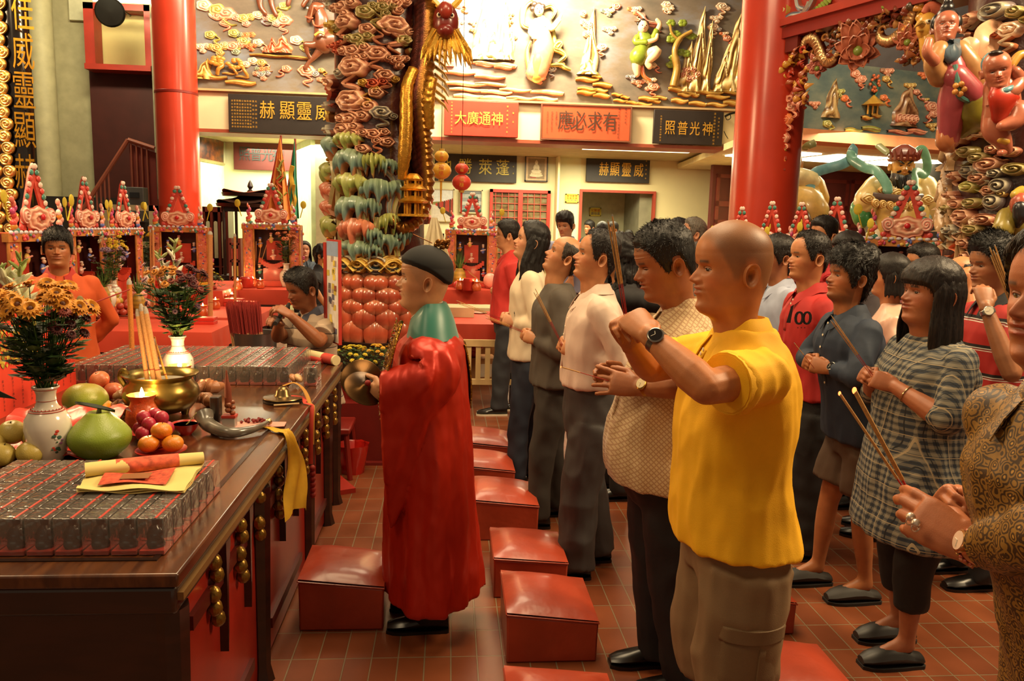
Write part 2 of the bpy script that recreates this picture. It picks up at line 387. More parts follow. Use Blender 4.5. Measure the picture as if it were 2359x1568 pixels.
def make_head(mb,F,T,n=84,m=96):
 sk=np.array(F['skin']);zs=head_rows(F,n);ths=thetas(m);vs=[];cs=[]
 hl=hairline(F['hair'][0])if F.get('hair')else None;bz=F.get('buzz')
 for z in zs:
  for th in ths:
   p=head_pt(z,th,F);vs.append(T(p));c=sk.copy();ay=abs(p.y)
   if p.x>0:
    br=G(z-.1335+(ay-.03)**2*3,.0042*F.get('brow',1))*sst(.012,.018,ay)*sst(.052,.044,ay)
    c=c*(1-.88*br*min(1,F.get('brow',1)))
    c=c*(1-.9*G(z-.1170,.0026)*sst(.013,.018,ay)*sst(.048,.043,ay))
    lp=max(G(z-.0655,.004)*sst(.028,.021,ay),G(z-.054,.0050)*sst(.025,.017,ay))
    c=c*(1-lp*np.array([.12,.42,.38])*F.get('lips',1))
    c=c*(1-.5*G(z-.0600,.0016)*sst(.026,.022,ay))
    c=c*(1-.75*G(ay-.008,.004)*G(z-.0795,.0022)*G(p.x-.112,.02))
    c=c*(1+np.array([.06,-.10,-.08])*(G(ay-.045,.02)*G(z-.085,.02)+.8*G(p.y,.014)*G(z-.087,.012)))
    if F.get('beard'):
     b=max(sst(.045,.015,z)*sst(-.03,.0,z),G(z-.072,.005)*sst(.03,.02,ay))*.55*F['beard']
     b=max(b,sst(.07,.04,z)*sst(.055,.062,ay)*.5*F['beard']);c=c*(1-b)
   if bz and hl:
    k=sst(-.006,.02,z-hl(th));c=c*(1-k*np.array([.42,.34,.25])*bz)
   cs.append(tuple(c))
 fs=[]
 for i in range(n):
  for k in range(m):k2=(k+1)%m;fs.append((i*m+k,i*m+k2,(i+1)*m+k2,(i+1)*m+k))
 fs.append(tuple(range(n*m,n*m+m)));mb.mi=0;mb.add(vs,fs,cs)
 for sd in(1,-1):
  vs=[];cs=[];nr,na=9,22
  for i in range(nr+1):
   r=i/nr
   for k in range(na):
    a=2*PI*k/na;eh=.031*(1.0 if sin(a)>0 else .95);ew=.0175*(1+.10*sin(a))
    u=cos(a)*r*ew;v=sin(a)*r*eh
    hgt=.008*G(r-.92,.16)-.007*G(r,.42)+.005*G(r-.58,.14)*(1 if cos(a)>-.2 else .3)
    base=.012+.006*cos(a)*r
    p=V((-.012-u-.2*v*.5,sd*(.072*F.get('wide',1)+base+hgt+.006*r),.098+v))
    vs.append(T(p));cs.append(tuple(sk*(1.04-.45*G(r,.35))))
  for k in range(na):
   a=2*PI*k/na;p=V((-.008-cos(a)*.012,sd*.068,.098+sin(a)*.025));vs.append(T(p));cs.append(tuple(sk*.9))
  fs=[tuple(range(na))]if 0 else[]
  for i in range(nr+1):
   for k in range(na):k2=(k+1)%na;fs.append((i*na+k,i*na+k2,(i+1)*na+k2,(i+1)*na+k))
  mb.add(vs,fs,cs)
  th=sd*.34
  best=min((abs(head_pt(.1125,sd*a/100,F).y-sd*.031),a)for a in range(5,70))[1]
  s=head_pt(.1125,sd*best/100,F);nx=V((cos(sd*.28),sin(sd*.28),0))
  op=F.get('eyes',1)
  ec=s-nx*.0042;nE=10;vs=[];cs=[]
  for i in range(nE+1):
   t=PI*i/nE
   for k in range(14):
    a=2*PI*k/14;q=V((cos(t)*.0095,sin(t)*cos(a)*.0175,sin(t)*sin(a)*.0088*op))
    g=V((0,F.get('gaze',0),0));d=(V((q.x,q.y,q.z))-g-V((.0095,0,0))).length
    cs.append((.01,.006,.004)if d<.0078 else(.50,.42,.36))
    vs.append(T(ec+Matrix.Rotation(sd*.28,3,'Z')@q,True))
  fs=[]
  for i in range(nE):
   for k in range(14):k2=(k+1)%14;fs.append((i*14+k,i*14+k2,(i+1)*14+k2,(i+1)*14+k))
  mb.mi=1;mb.add(vs,fs,cs);mb.mi=0
  lid=[]
  for k in range(9):
   t=k/8*2-1;q=V((.0100*cos(t*1.1)-.001,t*.0180,.0066*op*(1-t*t)-.0006));lid.append(T(ec+Matrix.Rotation(sd*.28,3,'Z')@q,True))
  mb.cur=tuple(sk*.80);mb.tube(lid,[.0010]+[.0026]*7+[.0010],6)
  mb.cur=(.02,.012,.01);mb.tube([p-V((0,0,.0022))for p in lid],.0013,5)
HAIRM={}
def hairmat(h,rough=.38):
 if h in HAIRM:return HAIRM[h]
 m,nt,b,N=nodes('hair');L=nt.links.new;tc=N('TexCoord');mp=N('Mapping');mp.inputs['Scale'].default_value=(1,1,.14)
 no=N('TexNoise');no.inputs['Scale'].default_value=300;no.inputs['Detail'].default_value=2
 L(tc.outputs['Object'],mp.inputs[0]);L(mp.outputs[0],no.inputs['Vector'])
 rp=N('ValToRGB');c=lin(h);rp.color_ramp.elements[0].color=(*[x*.3 for x in c],1);rp.color_ramp.elements[1].color=(*[x*1.5 for x in c],1)
 rp.color_ramp.elements[0].position=.35;rp.color_ramp.elements[1].position=.7
 L(no.outputs['Fac'],rp.inputs[0]);L(rp.outputs[0],b.inputs['Base Color']);b.inputs['Roughness'].default_value=.5;b.inputs['Specular IOR Level'].default_value=.35
 bp=N('Bump');bp.inputs['Distance'].default_value=.0012;L(no.outputs['Fac'],bp.inputs['Height']);L(bp.outputs[0],b.inputs['Normal'])
 HAIRM[h]=m;return m
def make_hair(F,T,name,root,org,lod=1):
 st,h,tt,ts=F['hair'][:4];mode=F['hair'][4]if len(F['hair'])>4 else ''
 hl=hairline(st);n,m=int(78*lod),int(110*lod);rnd=random.Random(F['seed'])
 mb=MB();vs=[];ok=[];off=rnd.random()*50
 zs=[lerp(-.03,.235,(i/n))if i<n*.8 else lerp(-.03,.235,.8)+(.235-lerp(-.03,.235,.8))*sin((i/n-.8)/.2*PI/2)for i in range(n+1)]
 for z in zs:
  for k in range(m):
   th=(2*k/m-1)*PI;p=head_pt(z,th,F);d=z-hl(th)
   if st=='ring':d=min(d,.196-z+.02*noise.noise(p*40))
   msk=sst(-.004,.014 if mode!='soft' else .03,d);c=V((-.005,0,.12));nd=(p-c).normalized()
   top=sst(.14,.215,z)
   t=lerp(ts,tt,top)
   wv_=mode=='wavy';a=noise.noise(V((p.x*(34 if wv_ else 22)+off,p.y*(34 if wv_ else 22),p.z*20)));b=noise.noise(V((p.x*(110 if wv_ else 150),p.y*(110 if wv_ else 150)+off,p.z*(60 if wv_ else 22))))
   c2=noise.noise(V((p.x*260,p.y*260+off,p.z*40)))
   t*=1 if mode=='cap' else 1+(.32 if wv_ else .14)*a+.16*b+.14*c2
   if mode=='spiky':t+=top*(.008*abs(b)+.009*max(0,c2));nd=(nd+V((.15*a,.1*b,.5))*top).normalized()
   if mode=='wavy':t+=.007*a+.004*b
   if mode=='quiff':t+=.014*top*sst(-.02,.07,p.x)*(1+.8*b)
   vs.append(T(p+nd*(t*msk-.004*(1-msk))));ok.append(msk>.02)
 fs=[]
 for i in range(n):
  for k in range(m):
   k2=(k+1)%m;q=(i*m+k,i*m+k2,(i+1)*m+k2,(i+1)*m+k)
   if any(ok[j]for j in q):fs.append(q)
 if st!='ring':fs.append(tuple(range(n*m,n*m+m)))
 mb.add(vs,fs)
 if mode!='cap':
  T0=T(V((0,0,.12)),True);k_=[i for i in range(len(vs))if ok[i]]
  for q in range(int((4500 if lod>=1 else 1500))):
   i=rnd.choice(k_);p=vs[i];nd=(p-T0).normalized();z=zs[i//m];top=sst(.14,.21,z);L_=(.010+.9*lerp(ts,tt,top))*rnd.uniform(.5,.95)
   wm=st in('bangs','side');d=(nd*(.02 if wm else .13+.32*top*(mode=='spiky'))+V((0,0,-1))*((1-top)*.8+.5*wm)+F['f']*(.55*top*(-1 if mode=='quiff' else 1))+V((rnd.uniform(-.35,.35),rnd.uniform(-.35,.35),rnd.uniform(-.1,.3)))*(.3 if wm else 1)).normalized();sd_=d.cross(nd)
   if sd_.length<.1:continue
   sd_=sd_.normalized()*.0008;a_=p-nd*.002;e_=a_+d*L_-nd*L_*.25;mid=a_+d*L_*.55
   mb.add([a_-sd_,a_+sd_,mid+sd_*.9,e_,mid-sd_*.9],[(0,1,2,4),(4,2,3)])
 ln=F.get('long')
 if ln:
  a0,a1,zb=ln[:3];fwd=ln[3]if len(ln)>3 else 0;N=int(46*max(.6,lod));lk=MB();hs=F.get('hs',1)
  for q in range(N):
   t=(q+.5)/N;th=lerp(R(a0),R(a1),t);layer=(q%3)/2;pts=[];K=13;z0=.205-.02*layer;wv=rnd.random()*6;ze=zb+.025*rnd.random()
   for k in range(K):
    u=k/(K-1);z=lerp(z0,ze,u);zz=max(z,.085);p=head_pt(zz,th,F);nrm=V((p.x,p.y,0)).normalized()
    p=p+nrm*(.003+.006*layer+.016*sst(.19,.08,z)+.010*sst(.08,-.04,z));p.z=z
    if z<.05:p.x+=fwd*(.05-z)
    if F.get('curl'):p+=V((.009*sin(u*24+wv),.009*cos(u*21+wv),0))*u
    pts.append(T(p)if z>-.02 else T(V((p.x,p.y,0)),True)+V((0,0,z*hs)))
   w_=.012*hs;lk.tube(pts,[w_*.7]+[w_]*(K-4)+[w_*.9,w_*.7,w_*.35],8,flat=.42,up=F['f']*cos(th)+F['l']*sin(th))
  v,n_,fs=remesh(lk,.0042,2)
  for i in range(len(v)):v[i]+=n_[i]*(.0016*noise.noise(V((v[i][0]*230,v[i][1]*230,v[i][2]*9))))
  mb.add([tuple(q)for q in v],fs)
 return mb.build('hair',hairmat(h),root,org,smooth=70)
def frame_of(az):a=R(az);return V((cos(a),sin(a),0)),V((-sin(a),cos(a),0))
def hand(mb,W,D,N,side,s=1,curl=None,spread=0,thumb=.5):
 """palm and five fingers; D runs down the hand, N comes out of the palm, side picks the thumb's side"""
 D=V(D).normalized();N=V(N);N=(N-D*N.dot(D)).normalized();S=D.cross(N)*side
 curl=curl or[(35,55,30)]*4
 rings=[]
 for t,w_,th in((-.02,.027,.019),(.0,.028,.019),(.03,.036,.018),(.06,.041,.016),(.085,.041,.013),(.096,.036,.009)):
  rings.append([W+D*(t*s)+S*(cos(a)*w_*s)+N*(sin(a)*th*s)for a in[2*PI*k/14 for k in range(14)]])
 mb.loft(rings)
 LN=[(.042,.025,.020),(.047,.029,.022),(.043,.027,.021),(.033,.020,.018)]
 for i in range(4):
  o=(.0305-i*.0203);p=W+D*((.084-.006*abs(i-1.2))*s)+S*(o*s)
  r=(.0095,.0098,.0092,.0080)[i]*s;pts=[p-D*.02*s,p];rr=[r*1.05,r*1.08];a=0
  sp=R(spread*(1.5-i)*.5);d0=(D*cos(sp)+S*sin(sp))
  for j in range(3):
   a+=R(curl[i][j]);d=d0*cos(a)+N*sin(a);p2=p+d*(LN[i][j]*s)
   pts+=[lerp(p,p2,.55),p2];rr+=[r*(1.0-.06*j)*.94,r*(1-.07*j)];p=p2
  mb.tube(pts,rr,9,rnd=True)
 p=W+D*.022*s+S*.026*s;d1=(D*(.62)+S*(.75-.45*thumb)+N*(.15+.65*thumb)).normalized();d2=(D*.92+S*(.45-.75*thumb)+N*(.2+.40*thumb)).normalized()
 q=p+d1*.044*s;e=q+d2*.034*s;g=e+d2*.025*s
 mb.tube([p-D*.012*s,p,lerp(p,q,.6),q,lerp(q,e,.5),e,g],[.013*s,.0145*s,.0125*s,.0115*s,.0105*s,.0108*s,.0085*s],9,rnd=True)
def arm_piece(S,E,W,s=1,fat=1,H=None,vox=.0042,col=None):
 mb=MB();k=s*fat
 mb.tube([lerp(S,E,.14),lerp(S,E,.3),lerp(S,E,.7),E],[.040*k,.047*k,.044*k,.040*k],12,rnd=True)
 mb.tube([E,lerp(E,W,.25),lerp(E,W,.55),lerp(E,W,.85),W],[.040*k,.043*k,.037*k,.029*k,.0265*k],12,rnd=True)
 if H:hand(mb,W,**H)
 return remesh(mb,vox,3)
def person(label,top,Y,face=180,h=None,skin='b87a52',hair=('short','17110d',.022,.010),head={},arms=(),shirt={},legs={},lod=1,lean=0,fat=1,belly=0,sw=1.0,feet=None,group=None,sit=0,name='person',vox=None,extras=None,base=None):
 tp=at(top[0],top[1],Y);f,l=frame_of(face);h=h or tp.z+.0
 s=(h/1.70 if not sit else 1.0)
 pit=R(head.get('pitch',0));hs=head.get('hs',s)
 crown=V((sin(-pit)*.20-.005,0,-.035+.27*cos(pit)-.0))*hs
 base=V((tp.x,tp.y,0))-f*(.030*s+lean+crown.x)if base is None else V((base[0],base[1],0))
 chin=V((tp.x,tp.y,tp.z))-f*crown.x-V((0,0,crown.z))
 seed=random.Random(label).random()*100
 F=dict(head);F.update(f=f,l=l,hs=hs,chin=chin,skin=lin(skin),hair=hair,seed=seed)
 F.setdefault('pitch',0)
 root=empty(name,base,label,'person',group)
 U=V((0,0,1));T=xform(F)
 zc=chin.z
 sh=zc-.085*s
 axis=V((chin.x,chin.y,0))-f*.032*s
 def sp(z):t=sst(sh,sh-.75*s,z);return V((lerp(axis.x,base.x,t),lerp(axis.y,base.y,t),z))
 TR=[(-.66,.165,.11,.12),(-.56,.172,.105+belly*.6,.128),(-.46,.160,.10+belly,.105),(-.35,.155,.10+belly,.095),(-.23,.166,.115+belly*.5,.105),(-.12,.178,.112,.108),(-.05,.172,.090,.098),(-.015,.140,.072,.086),(.012,.098,.058,.076),(.038,.068,.050,.068)]
 def torso(mb,ease=0.0,hem=None,flare=0.0,top_=9,nn=28):
  rg=[]
  zs=[sh+t[0]*s for t in TR];lo=zs[0]if hem is None else hem
  Z=np.concatenate([np.linspace(lo,zs[6],14),zs[7:top_+1]])
  for z in Z:
   w_=interp(z,zs,[t[1]for t in TR])*s*sw*fat;fr=interp(z,zs,[t[2]for t in TR])*s*fat;bk=interp(z,zs,[t[3]for t in TR])*s*fat
   fl=flare*sst(sh-.3*s,lo,z);e=ease*(1 if z<zs[6]else .6);c=sp(z);r=[]
   for k in range(nn):
    a=2*PI*k/nn;ca,sa=cos(a),sin(a)
    r.append(c+f*(math.copysign(abs(ca)**.85,ca)*((fr if ca>0 else bk)+e+fl))+l*(math.copysign(abs(sa)**.85,sa)*(w_+e+fl)))
   rg.append(r)
  mb.loft(rg)
 vx=vox or(.0045 if lod>=1 else .009)
 body=MB();skc=lin(skin);body.cur=skc
 tb=MB();torso(tb,-.008)
 for sd in(1,-1):
  hp=sp(sh-.62*s)+l*(sd*.088*s*fat)
  if sit:kn=hp+f*.42+V((0,0,-.0));an=kn+f*.02+V((0,0,-.38));an.z=.09
  else:
   off=feet[0 if sd>0 else 1]if feet else 0
   an=V((base.x,base.y,.09))+l*(sd*.10*s)+f*(off-.02);kn=lerp(hp,an,.48)+f*.025
  tb.tube([hp,lerp(hp,kn,.5),kn,lerp(kn,an,.35),lerp(kn,an,.8),an],[.074*s,.066*s,.050*s,.050*s,.036*s,.034*s],10,rnd=True)
  if legs.get('bare'):tb.tube([an,an+f*.13-V((0,0,.05))],[.036*s,.022*s],10,flat=1.2,rnd=True)
 v,n_,fs=remesh(tb,.013,3);body.add([tuple(q)for q in v],fs)
 J=[]
 for(sd,E,W,H)in arms:
  S=sp(sh-.055*s)+l*(sd*.168*s*sw*fat);J.append((sd,S,V(E),V(W)))
  H=dict(H)if H else None
  if H:H.setdefault('side',-sd);H.setdefault('s',s*H.pop('k',1))
  v,n_,fs=arm_piece(S,V(E),V(W),s,fat**.7,H,vx)
  body.add([tuple(q)for q in v],fs)
 make_head(body,F,T,int(100*lod)if lod>.6 else 60,int(120*lod)if lod>.6 else 70)
 body.mi=0
 ob=body.build('body',[SKIN,EYEM],root,base,smooth=60)
 if hair and hair[2]>0:make_hair(F,T,'hair',root,base,lod if lod>.6 else .6)
# shirt
 if shirt:
  sm=MB();hem=shirt.get('hem',.86)*s;torso(sm,shirt.get('ease',.014)+(0 if lod>=1 else .006),hem,shirt.get('flare',.012),top_=shirt.get('top',9))
  for(sd,S,E,W)in J:
   k=s*fat**.7*(1 if lod>=1 else 1.12);ln=shirt.get('sleeve',.6)
   if ln<=1:e=lerp(S,E,ln);sm.tube([S-(E-S)*.05,lerp(S,e,.5),e],[.064*k,.066*k,(.064+.006*shirt.get('wide',1))*k],14,rnd=False)
   else:
    t=min(ln-1,.97);w_=lerp(E,W,t)
    sm.tube([S-(E-S)*.05,lerp(S,E,.5),E],[.062*k,.058*k,.052*k],14,rnd=True)
    sm.tube([E,lerp(E,w_,.5),w_],[.053*k,.048*k,.040*k],14,rnd=False)
  v,n_,fs=remesh(sm,(.0075 if lod>=1 else .012),5)
  v=wrinkle(v,n_,shirt.get('wr',.008),seed=seed,sc=shirt.get('wsc',(11,11,4)))
  so=MB();so.add([tuple(q)for q in v],fs);S_ob=so.build(shirt.get('name','shirt'),shirt['mat'],root,base,smooth=180)
  for(sd,S,E,W)in J:
   k=s*fat**.7;ln=shirt.get('sleeve',.6);cb=MB();cm=shirt.get('cuffmat',shirt['mat'])
   if ln<=1:e=lerp(S,E,ln);d=(E-S).normalized();r=(.070+.003)*k;cb.tube([e-d*.026,e-d*.02,e+d*.006,e+d*.008,e-d*.01],[r*.97,r,r,r*.93,r*.9],20)
   else:
    t=min(ln-1,.97);e=lerp(E,W,t);d=(W-E).normalized();r=.043*k
    cb.tube([e-d*.05,e-d*.046,e+d*.008,e+d*.010,e-d*.01],[r*.97,r,r*.95,r*.86,r*.8],20)
   if shirt.get('cuffs',1):cb.build('cuff',cm,S_ob,base)
  col=shirt.get('collar',1)
  if col:
   cb=MB();n=30;Gd=[];cc=sp(sh+.030*s);hgt=.040*s
   for k in range(n+1):
    a=lerp(R(20),R(340),k/n);ca,sa=cos(a),sin(a);fr=max(0,ca)
    up=V((0,0,hgt*(1-.50*fr)-.038*fr*s));c=cc+f*(.010*s)
    def rg(rx,ry,dz):return c+f*(ca*rx*s)+l*(sa*ry*s)+up+V((0,0,dz*s))
    pt=.022*sst(.72,.93,ca)
    Gd.append([rg(.066,.064,-.03),rg(.067,.065,-.004),rg(.069,.067,.002),rg(.074,.071,.001),rg(.086+pt*.6,.084,-.024-pt*.3),rg(.098+pt,.098,-.044-pt*1.2)])
   cb.sheet(Gd,.003);cb.build('collar',shirt.get('colmat',shirt['mat']),S_ob,base,smooth=60)
  if shirt.get('placket'):
   pm,nb,zb=shirt['placket'];pb=MB();bb=MB()
   for k in range(9):
    z=lerp(sh-.02*s,zb*s,k/8);c=sp(z);zs=[sh+t[0]*s for t in TR]
    fr=interp(z,zs,[t[2]for t in TR])*s*fat+shirt.get('ease',.014)+shirt.get('flare',.012)*sst(sh-.3*s,hem,z)
    pb.v.append(tuple(c+f*(fr+.004)+l*.016));pb.v.append(tuple(c+f*(fr+.004)-l*.016))
    pb.c+=[(1,1,1)]*2;bb.col('e8ddc0')
    if k<nb:bb.lathe([(0,0),(.0055,0),(.0055,.002),(0,.003)],c+f*(fr+.006),8,axis=f)
   for k in range(8):pb.f.append((2*k,2*k+1,2*k+3,2*k+2));pb.m.append(0)
   o=pb.build('placket',pm,S_ob,base);md=o.modifiers.new('t','SOLIDIFY');md.thickness=.004
   if nb:bb.build('buttons',MATTE,S_ob,base)
# trousers
 if legs:
  tm=MB();k=s*legs.get('k',1);zend=legs.get('end',.06)
  zs=[sh+t[0]*s for t in TR];rg=[]
  wz=legs.get('waist',1.0)*s
  for z in np.linspace(sh-.66*s,min(wz,sh-.42*s),6):
   w_=interp(z,zs,[t[1]for t in TR])*s*fat+.006;fr=interp(z,zs,[t[2]for t in TR])*s*fat+.006;bk=interp(z,zs,[t[3]for t in TR])*s*fat+.006;c=sp(z)
   rg.append([c+f*(math.copysign(abs(cos(a))**.9,cos(a))*(fr if cos(a)>0 else bk))+l*(sin(a)*w_)for a in[2*PI*q/24 for q in range(24)]])
  tm.loft(rg)
  shoes=[]
  for sd in(1,-1):
   hp=sp(sh-.60*s)+l*(sd*.088*s*fat)
   if sit:kn=hp+f*.42;an=V((kn.x,kn.y,.09))+f*.02
   else:
    off=feet[0 if sd>0 else 1]if feet else 0
    an=V((base.x,base.y,.09))+l*(sd*.10*s)+f*(off-.02);kn=lerp(hp,an,.48)+f*.025
   e=an.copy();
   if not sit and zend>.09:e=lerp(kn,an,(kn.z-zend)/(kn.z-an.z))if zend<kn.z else lerp(hp,kn,(hp.z-zend)/(hp.z-kn.z))
   else:e.z=zend
   P_=[hp,lerp(hp,kn,.5),kn,lerp(kn,e,.5),e]if zend<kn.z else[hp,lerp(hp,e,.5),e]
   W_=legs.get('w',(.100,.092,.075,.068,.068));W_=W_ if zend<kn.z else W_[:2]+(W_[1]*1.02,)
   tm.tube(P_,[q*k*fat for q in W_],14)
   shoes.append(an)
  v,n_,fs=remesh(tm,.010 if lod>=1 else .016,4);v=wrinkle(v,n_,legs.get('wr',.010),sc=(8,8,5),seed=seed+9)
  lm=MB();lm.add([tuple(q)for q in v],fs);lm.build(legs.get('name','trousers'),legs['mat'],root,base,smooth=180)
  for i,an in enumerate(shoes):
   if legs.get('shoe')!=0:shoe(an,f,l,s,legs.get('shoe',{}),root,base)
 F['T']=T;F['root']=root;F['base']=base;F['J']=J;F['sp']=sp;F['sh']=sh;F['s']=s
 return F
def shoe(an,f,l,s,S,root,base):
 mb=MB();c=V((an.x,an.y,0));L=[(-.075,.026,.045,.045),(-.065,.034,.075,.070),(-.03,.036,.085,.07),(.02,.037,.080,.065),(.07,.042,.060,.05),(.12,.047,.048,.042),(.165,.042,.038,.034),(.195,.026,.026,.024)]
 if S.get('clog'):L=[(-.075,.026,.030,.03),(-.065,.036,.040,.04),(-.02,.040,.050,.04),(.02,.046,.070,.06),(.07,.050,.072,.06),(.12,.052,.064,.05),(.165,.046,.048,.034),(.195,.028,.030,.024)]
 rg=[]
 for x,w_,h1,h2 in L:
  r=[]
  for k in range(14):
   a=2*PI*k/14;zz=h1*(.5+.5*sin(a))if sin(a)>0 else h1*.5*(1+sin(a)*1.0)
   r.append(c+f*(x*s)+l*(cos(a)*w_*s*(1 if sin(a)<.3 else .85))+V((0,0,max(.012,zz+.012))))
  rg.append(r)
 mb.loft(rg);o=mb.build('shoe',S.get('mat',BLACKSHOE),root,base,smooth=50)
 so=MB();rg=[]
 for z in(0,.014):
  pts=[]
  for x,w_,*_ in L:pts.append(c+f*(x*s*1.02)+l*(w_*s*1.06)+V((0,0,z)))
  for x,w_,*_ in reversed(L):pts.append(c+f*(x*s*1.02)-l*(w_*s*1.06)+V((0,0,z)))
  rg.append(pts)
 so.loft(rg);so.build('sole',S.get('sole',BLACKSHOE),o,base)
 if S.get('buckle'):
  b=MB().col('c9b070');q=c+f*.085*s+V((0,0,.062));b.box(q,(.012,.06,.008),rz=math.atan2(f.y,f.x));b.build('buckle',GILT,o,base)
EYEM=attr_mat('eye',.12,var=0)
BLACKSHOE=mat('14100e',.28,var=.2)
def wristwatch(F,idx,face_h='151210',band='8d8880',metal=.9,t=.06):
 sd,S,E,W=F['J'][idx];d=(W-E).normalized();c=lerp(E,W,1)-d*.028;s=F['s']
 mb=MB();r=.0305*s;mb.tube([c-d*.010,c-d*.008,c+d*.008,c+d*.010],[r*.98,r*1.04,r*1.04,r*.98],24)
 up=(CO-c);up=(up-d*up.dot(d));up=(up.normalized()+V((0,0,.5))).normalized();up=(up-d*up.dot(d)).normalized()
 o=mb.build('wristwatch',mat(band,.3,metal),F['root'],F['base'])
 m2=MB();m2.lathe([(0,0),(.0205,0),(.0215,.003),(.0215,.008),(.018,.010)],c+up*(r*.92),24,axis=up);m2.build('case',mat(band,.22,metal),o,F['base'])
 m3=MB();m3.lathe([(0,.0),(.0178,0),(.0178,.001),(0,.0012)],c+up*(r*.92+.0098),24,axis=up);dl=m3.build('dial',mat(face_h,.12),o,F['base'])
 m4=MB();a=up.cross(d)
 for q,ln in((.3,.012),(2.2,.009)):e=(a*cos(q)+d*sin(q));m4.tube([c+up*(r*.92+.0115),c+up*(r*.92+.0115)+e*ln],.0008,4)
 m4.build('hands',mat('d8d2c0',.3),o,F['base'])
def eyeglasses(F,h='201612'):
 mb=MB();T=F['T']
 for sd in(1,-1):
  pts=[T(V((.108-.012*abs(cos(a)),sd*(.032+.022*cos(a)),.112+.014*sin(a))),True)for a in[2*PI*k/16 for k in range(17)]]
  mb.tube(pts,.0013,6)
  mb.tube([T(V((.097,sd*.054,.115)),True),T(V((.08,sd*.074*F.get('wide',1),.115)),True),T(V((-.005,sd*.083*F.get('wide',1),.112)),True)],.0014,6)
 mb.tube([T(V((.107,.010,.114)),True),T(V((.111,0,.117)),True),T(V((.107,-.010,.114)),True)],.0013,6)
 mb.build('eyeglasses',mat(h,.25),F['root'],F['base'])
JOSS=attr_mat('joss_stick',.8,var=.2,scale=200)
def incense(p,d,n,label,lit=False,L=.34,r=.0017,group=None,gap=.0042,red=.055,glow=1):
 """a bunch of joss sticks held at p and pointing along d"""
 d=V(d).normalized();u=d.cross(V((0,1,0))).normalized();w_=d.cross(u);root=empty('incense_sticks',p,label,'incense',group)
 for i in range(n):
  q=V(p)+u*((i-(n-1)/2)*gap)+w_*((i%2)*gap*.7);dd=(d+u*((i-(n-1)/2)*.012)+w_*(.008*((i*7)%3-1))).normalized()
  mb=MB();k=1-.05*((i*5)%3)
  A,B,C_=q-dd*.07,q+dd*red,q+dd*L*k
  mb.tube([A,B],[r*.6,r*.6],6,cols=[lin('a3221c')]*2);mb.tube([B,B+dd*.002,C_],[r*.7,r,r],7,cols=[lin('b98a4c')]*3)
  mb.tube([C_,C_+dd*.006],[r,r*.8],7,cols=[lin('8d867a')]*2)
  o=mb.build('stick',JOSS,root,p)
  if lit:b=MB();b.ell(C_+dd*.004,(r*1.05,r*1.05,r*1.6),8,6);b.build('ember',EMBER,o,p)
 return root
EMBER=emit('ember','ff5a28',5,'401000')
# the hall
def tile_mat():
 m,nt,b,N=nodes('quarry_tiles');L=nt.links.new;tc=N('TexCoord');mp=N('Mapping');mp.inputs['Rotation'].default_value=(0,0,PI/2)
 mp.inputs['Location'].default_value=(.078,.484,0)
 L(tc.outputs['Object'],mp.inputs[0]);br=N('TexBrick');br.offset=0;br.inputs['Scale'].default_value=1
 br.inputs['Brick Width'].default_value=.2;br.inputs['Row Height'].default_value=.1024;br.inputs['Mortar Size'].default_value=.0035;br.inputs['Mortar Smooth'].default_value=.3
 br.inputs['Color1'].default_value=(*lin('7e4426'),1);br.inputs['Color2'].default_value=(*lin('6d371c'),1);br.inputs['Mortar'].default_value=(*lin('7d6a50'),1)
 L(mp.outputs[0],br.inputs[0]);no=N('TexNoise');no.inputs['Scale'].default_value=3.5;no.inputs['Detail'].default_value=6;L(tc.outputs['Object'],no.inputs['Vector'])
 mr=N('MapRange');mr.inputs[1].default_value=.3;mr.inputs[2].default_value=.7;mr.inputs[3].default_value=.72;mr.inputs[4].default_value=1.2;L(no.outputs['Fac'],mr.inputs[0])
 mx=N('VectorMath');mx.operation='SCALE';L(br.outputs['Color'],mx.inputs[0]);L(mr.outputs[0],mx.inputs['Scale']);L(mx.outputs[0],b.inputs['Base Color'])
 r2=N('MapRange');r2.inputs[3].default_value=.22;r2.inputs[4].default_value=.5;L(no.outputs['Fac'],r2.inputs[0]);L(r2.outputs[0],b.inputs['Roughness'])
 bp=N('Bump');bp.inputs['Distance'].default_value=.002;bp.invert=True;L(br.outputs['Fac'],bp.inputs['Height']);L(bp.outputs[0],b.inputs['Normal']);return m
def plaster_mat(name,a,b_,c,sc=.9,rough=.8):
 m,nt,b,N=nodes(name);L=nt.links.new;tc=N('TexCoord')
 no=N('TexNoise');no.inputs['Scale'].default_value=sc;no.inputs['Detail'].default_value=7;no.inputs['Roughness'].default_value=.6
 mp=N('Mapping');mp.inputs['Scale'].default_value=(1,1,2);L(tc.outputs['Object'],mp.inputs[0]);L(mp.outputs[0],no.inputs['Vector'])
 rp=N('ValToRGB');e=rp.color_ramp.elements;e[0].position=.36;e[0].color=(*lin(a),1);e[1].position=.66;e[1].color=(*lin(c),1)
 q=e.new(.5);q.color=(*lin(b_),1);L(no.outputs['Fac'],rp.inputs[0]);L(rp.outputs[0],b.inputs['Base Color']);b.inputs['Roughness'].default_value=rough;return m
CREAMW=mat('e8dca8',.7,var=.05,scale=1.5);OFFW=mat('e6e2b8',.7,var=.05,scale=1.2);BEAMW=mat('ecdcb2',.7,var=.05,scale=2)
REDP=mat('c03a24',.28,var=.10,scale=3,coat=.35);REDTRIM=mat('9c4a30',.5);DARKRED=mat('3d1512',.6,var=.15);MAROON=mat('4c1d17',.55,var=.15,scale=4)
GREYC=mat('6c6455',.7,var=.1);BLACKL=mat('15120f',.22,var=.2);STEPM=mat('2c231d',.8,var=.2)
GOLD=mat('c8912a',.32,.8,var=.2,scale=30);GOLDP=mat('dba63c',.45,.35,var=.1)
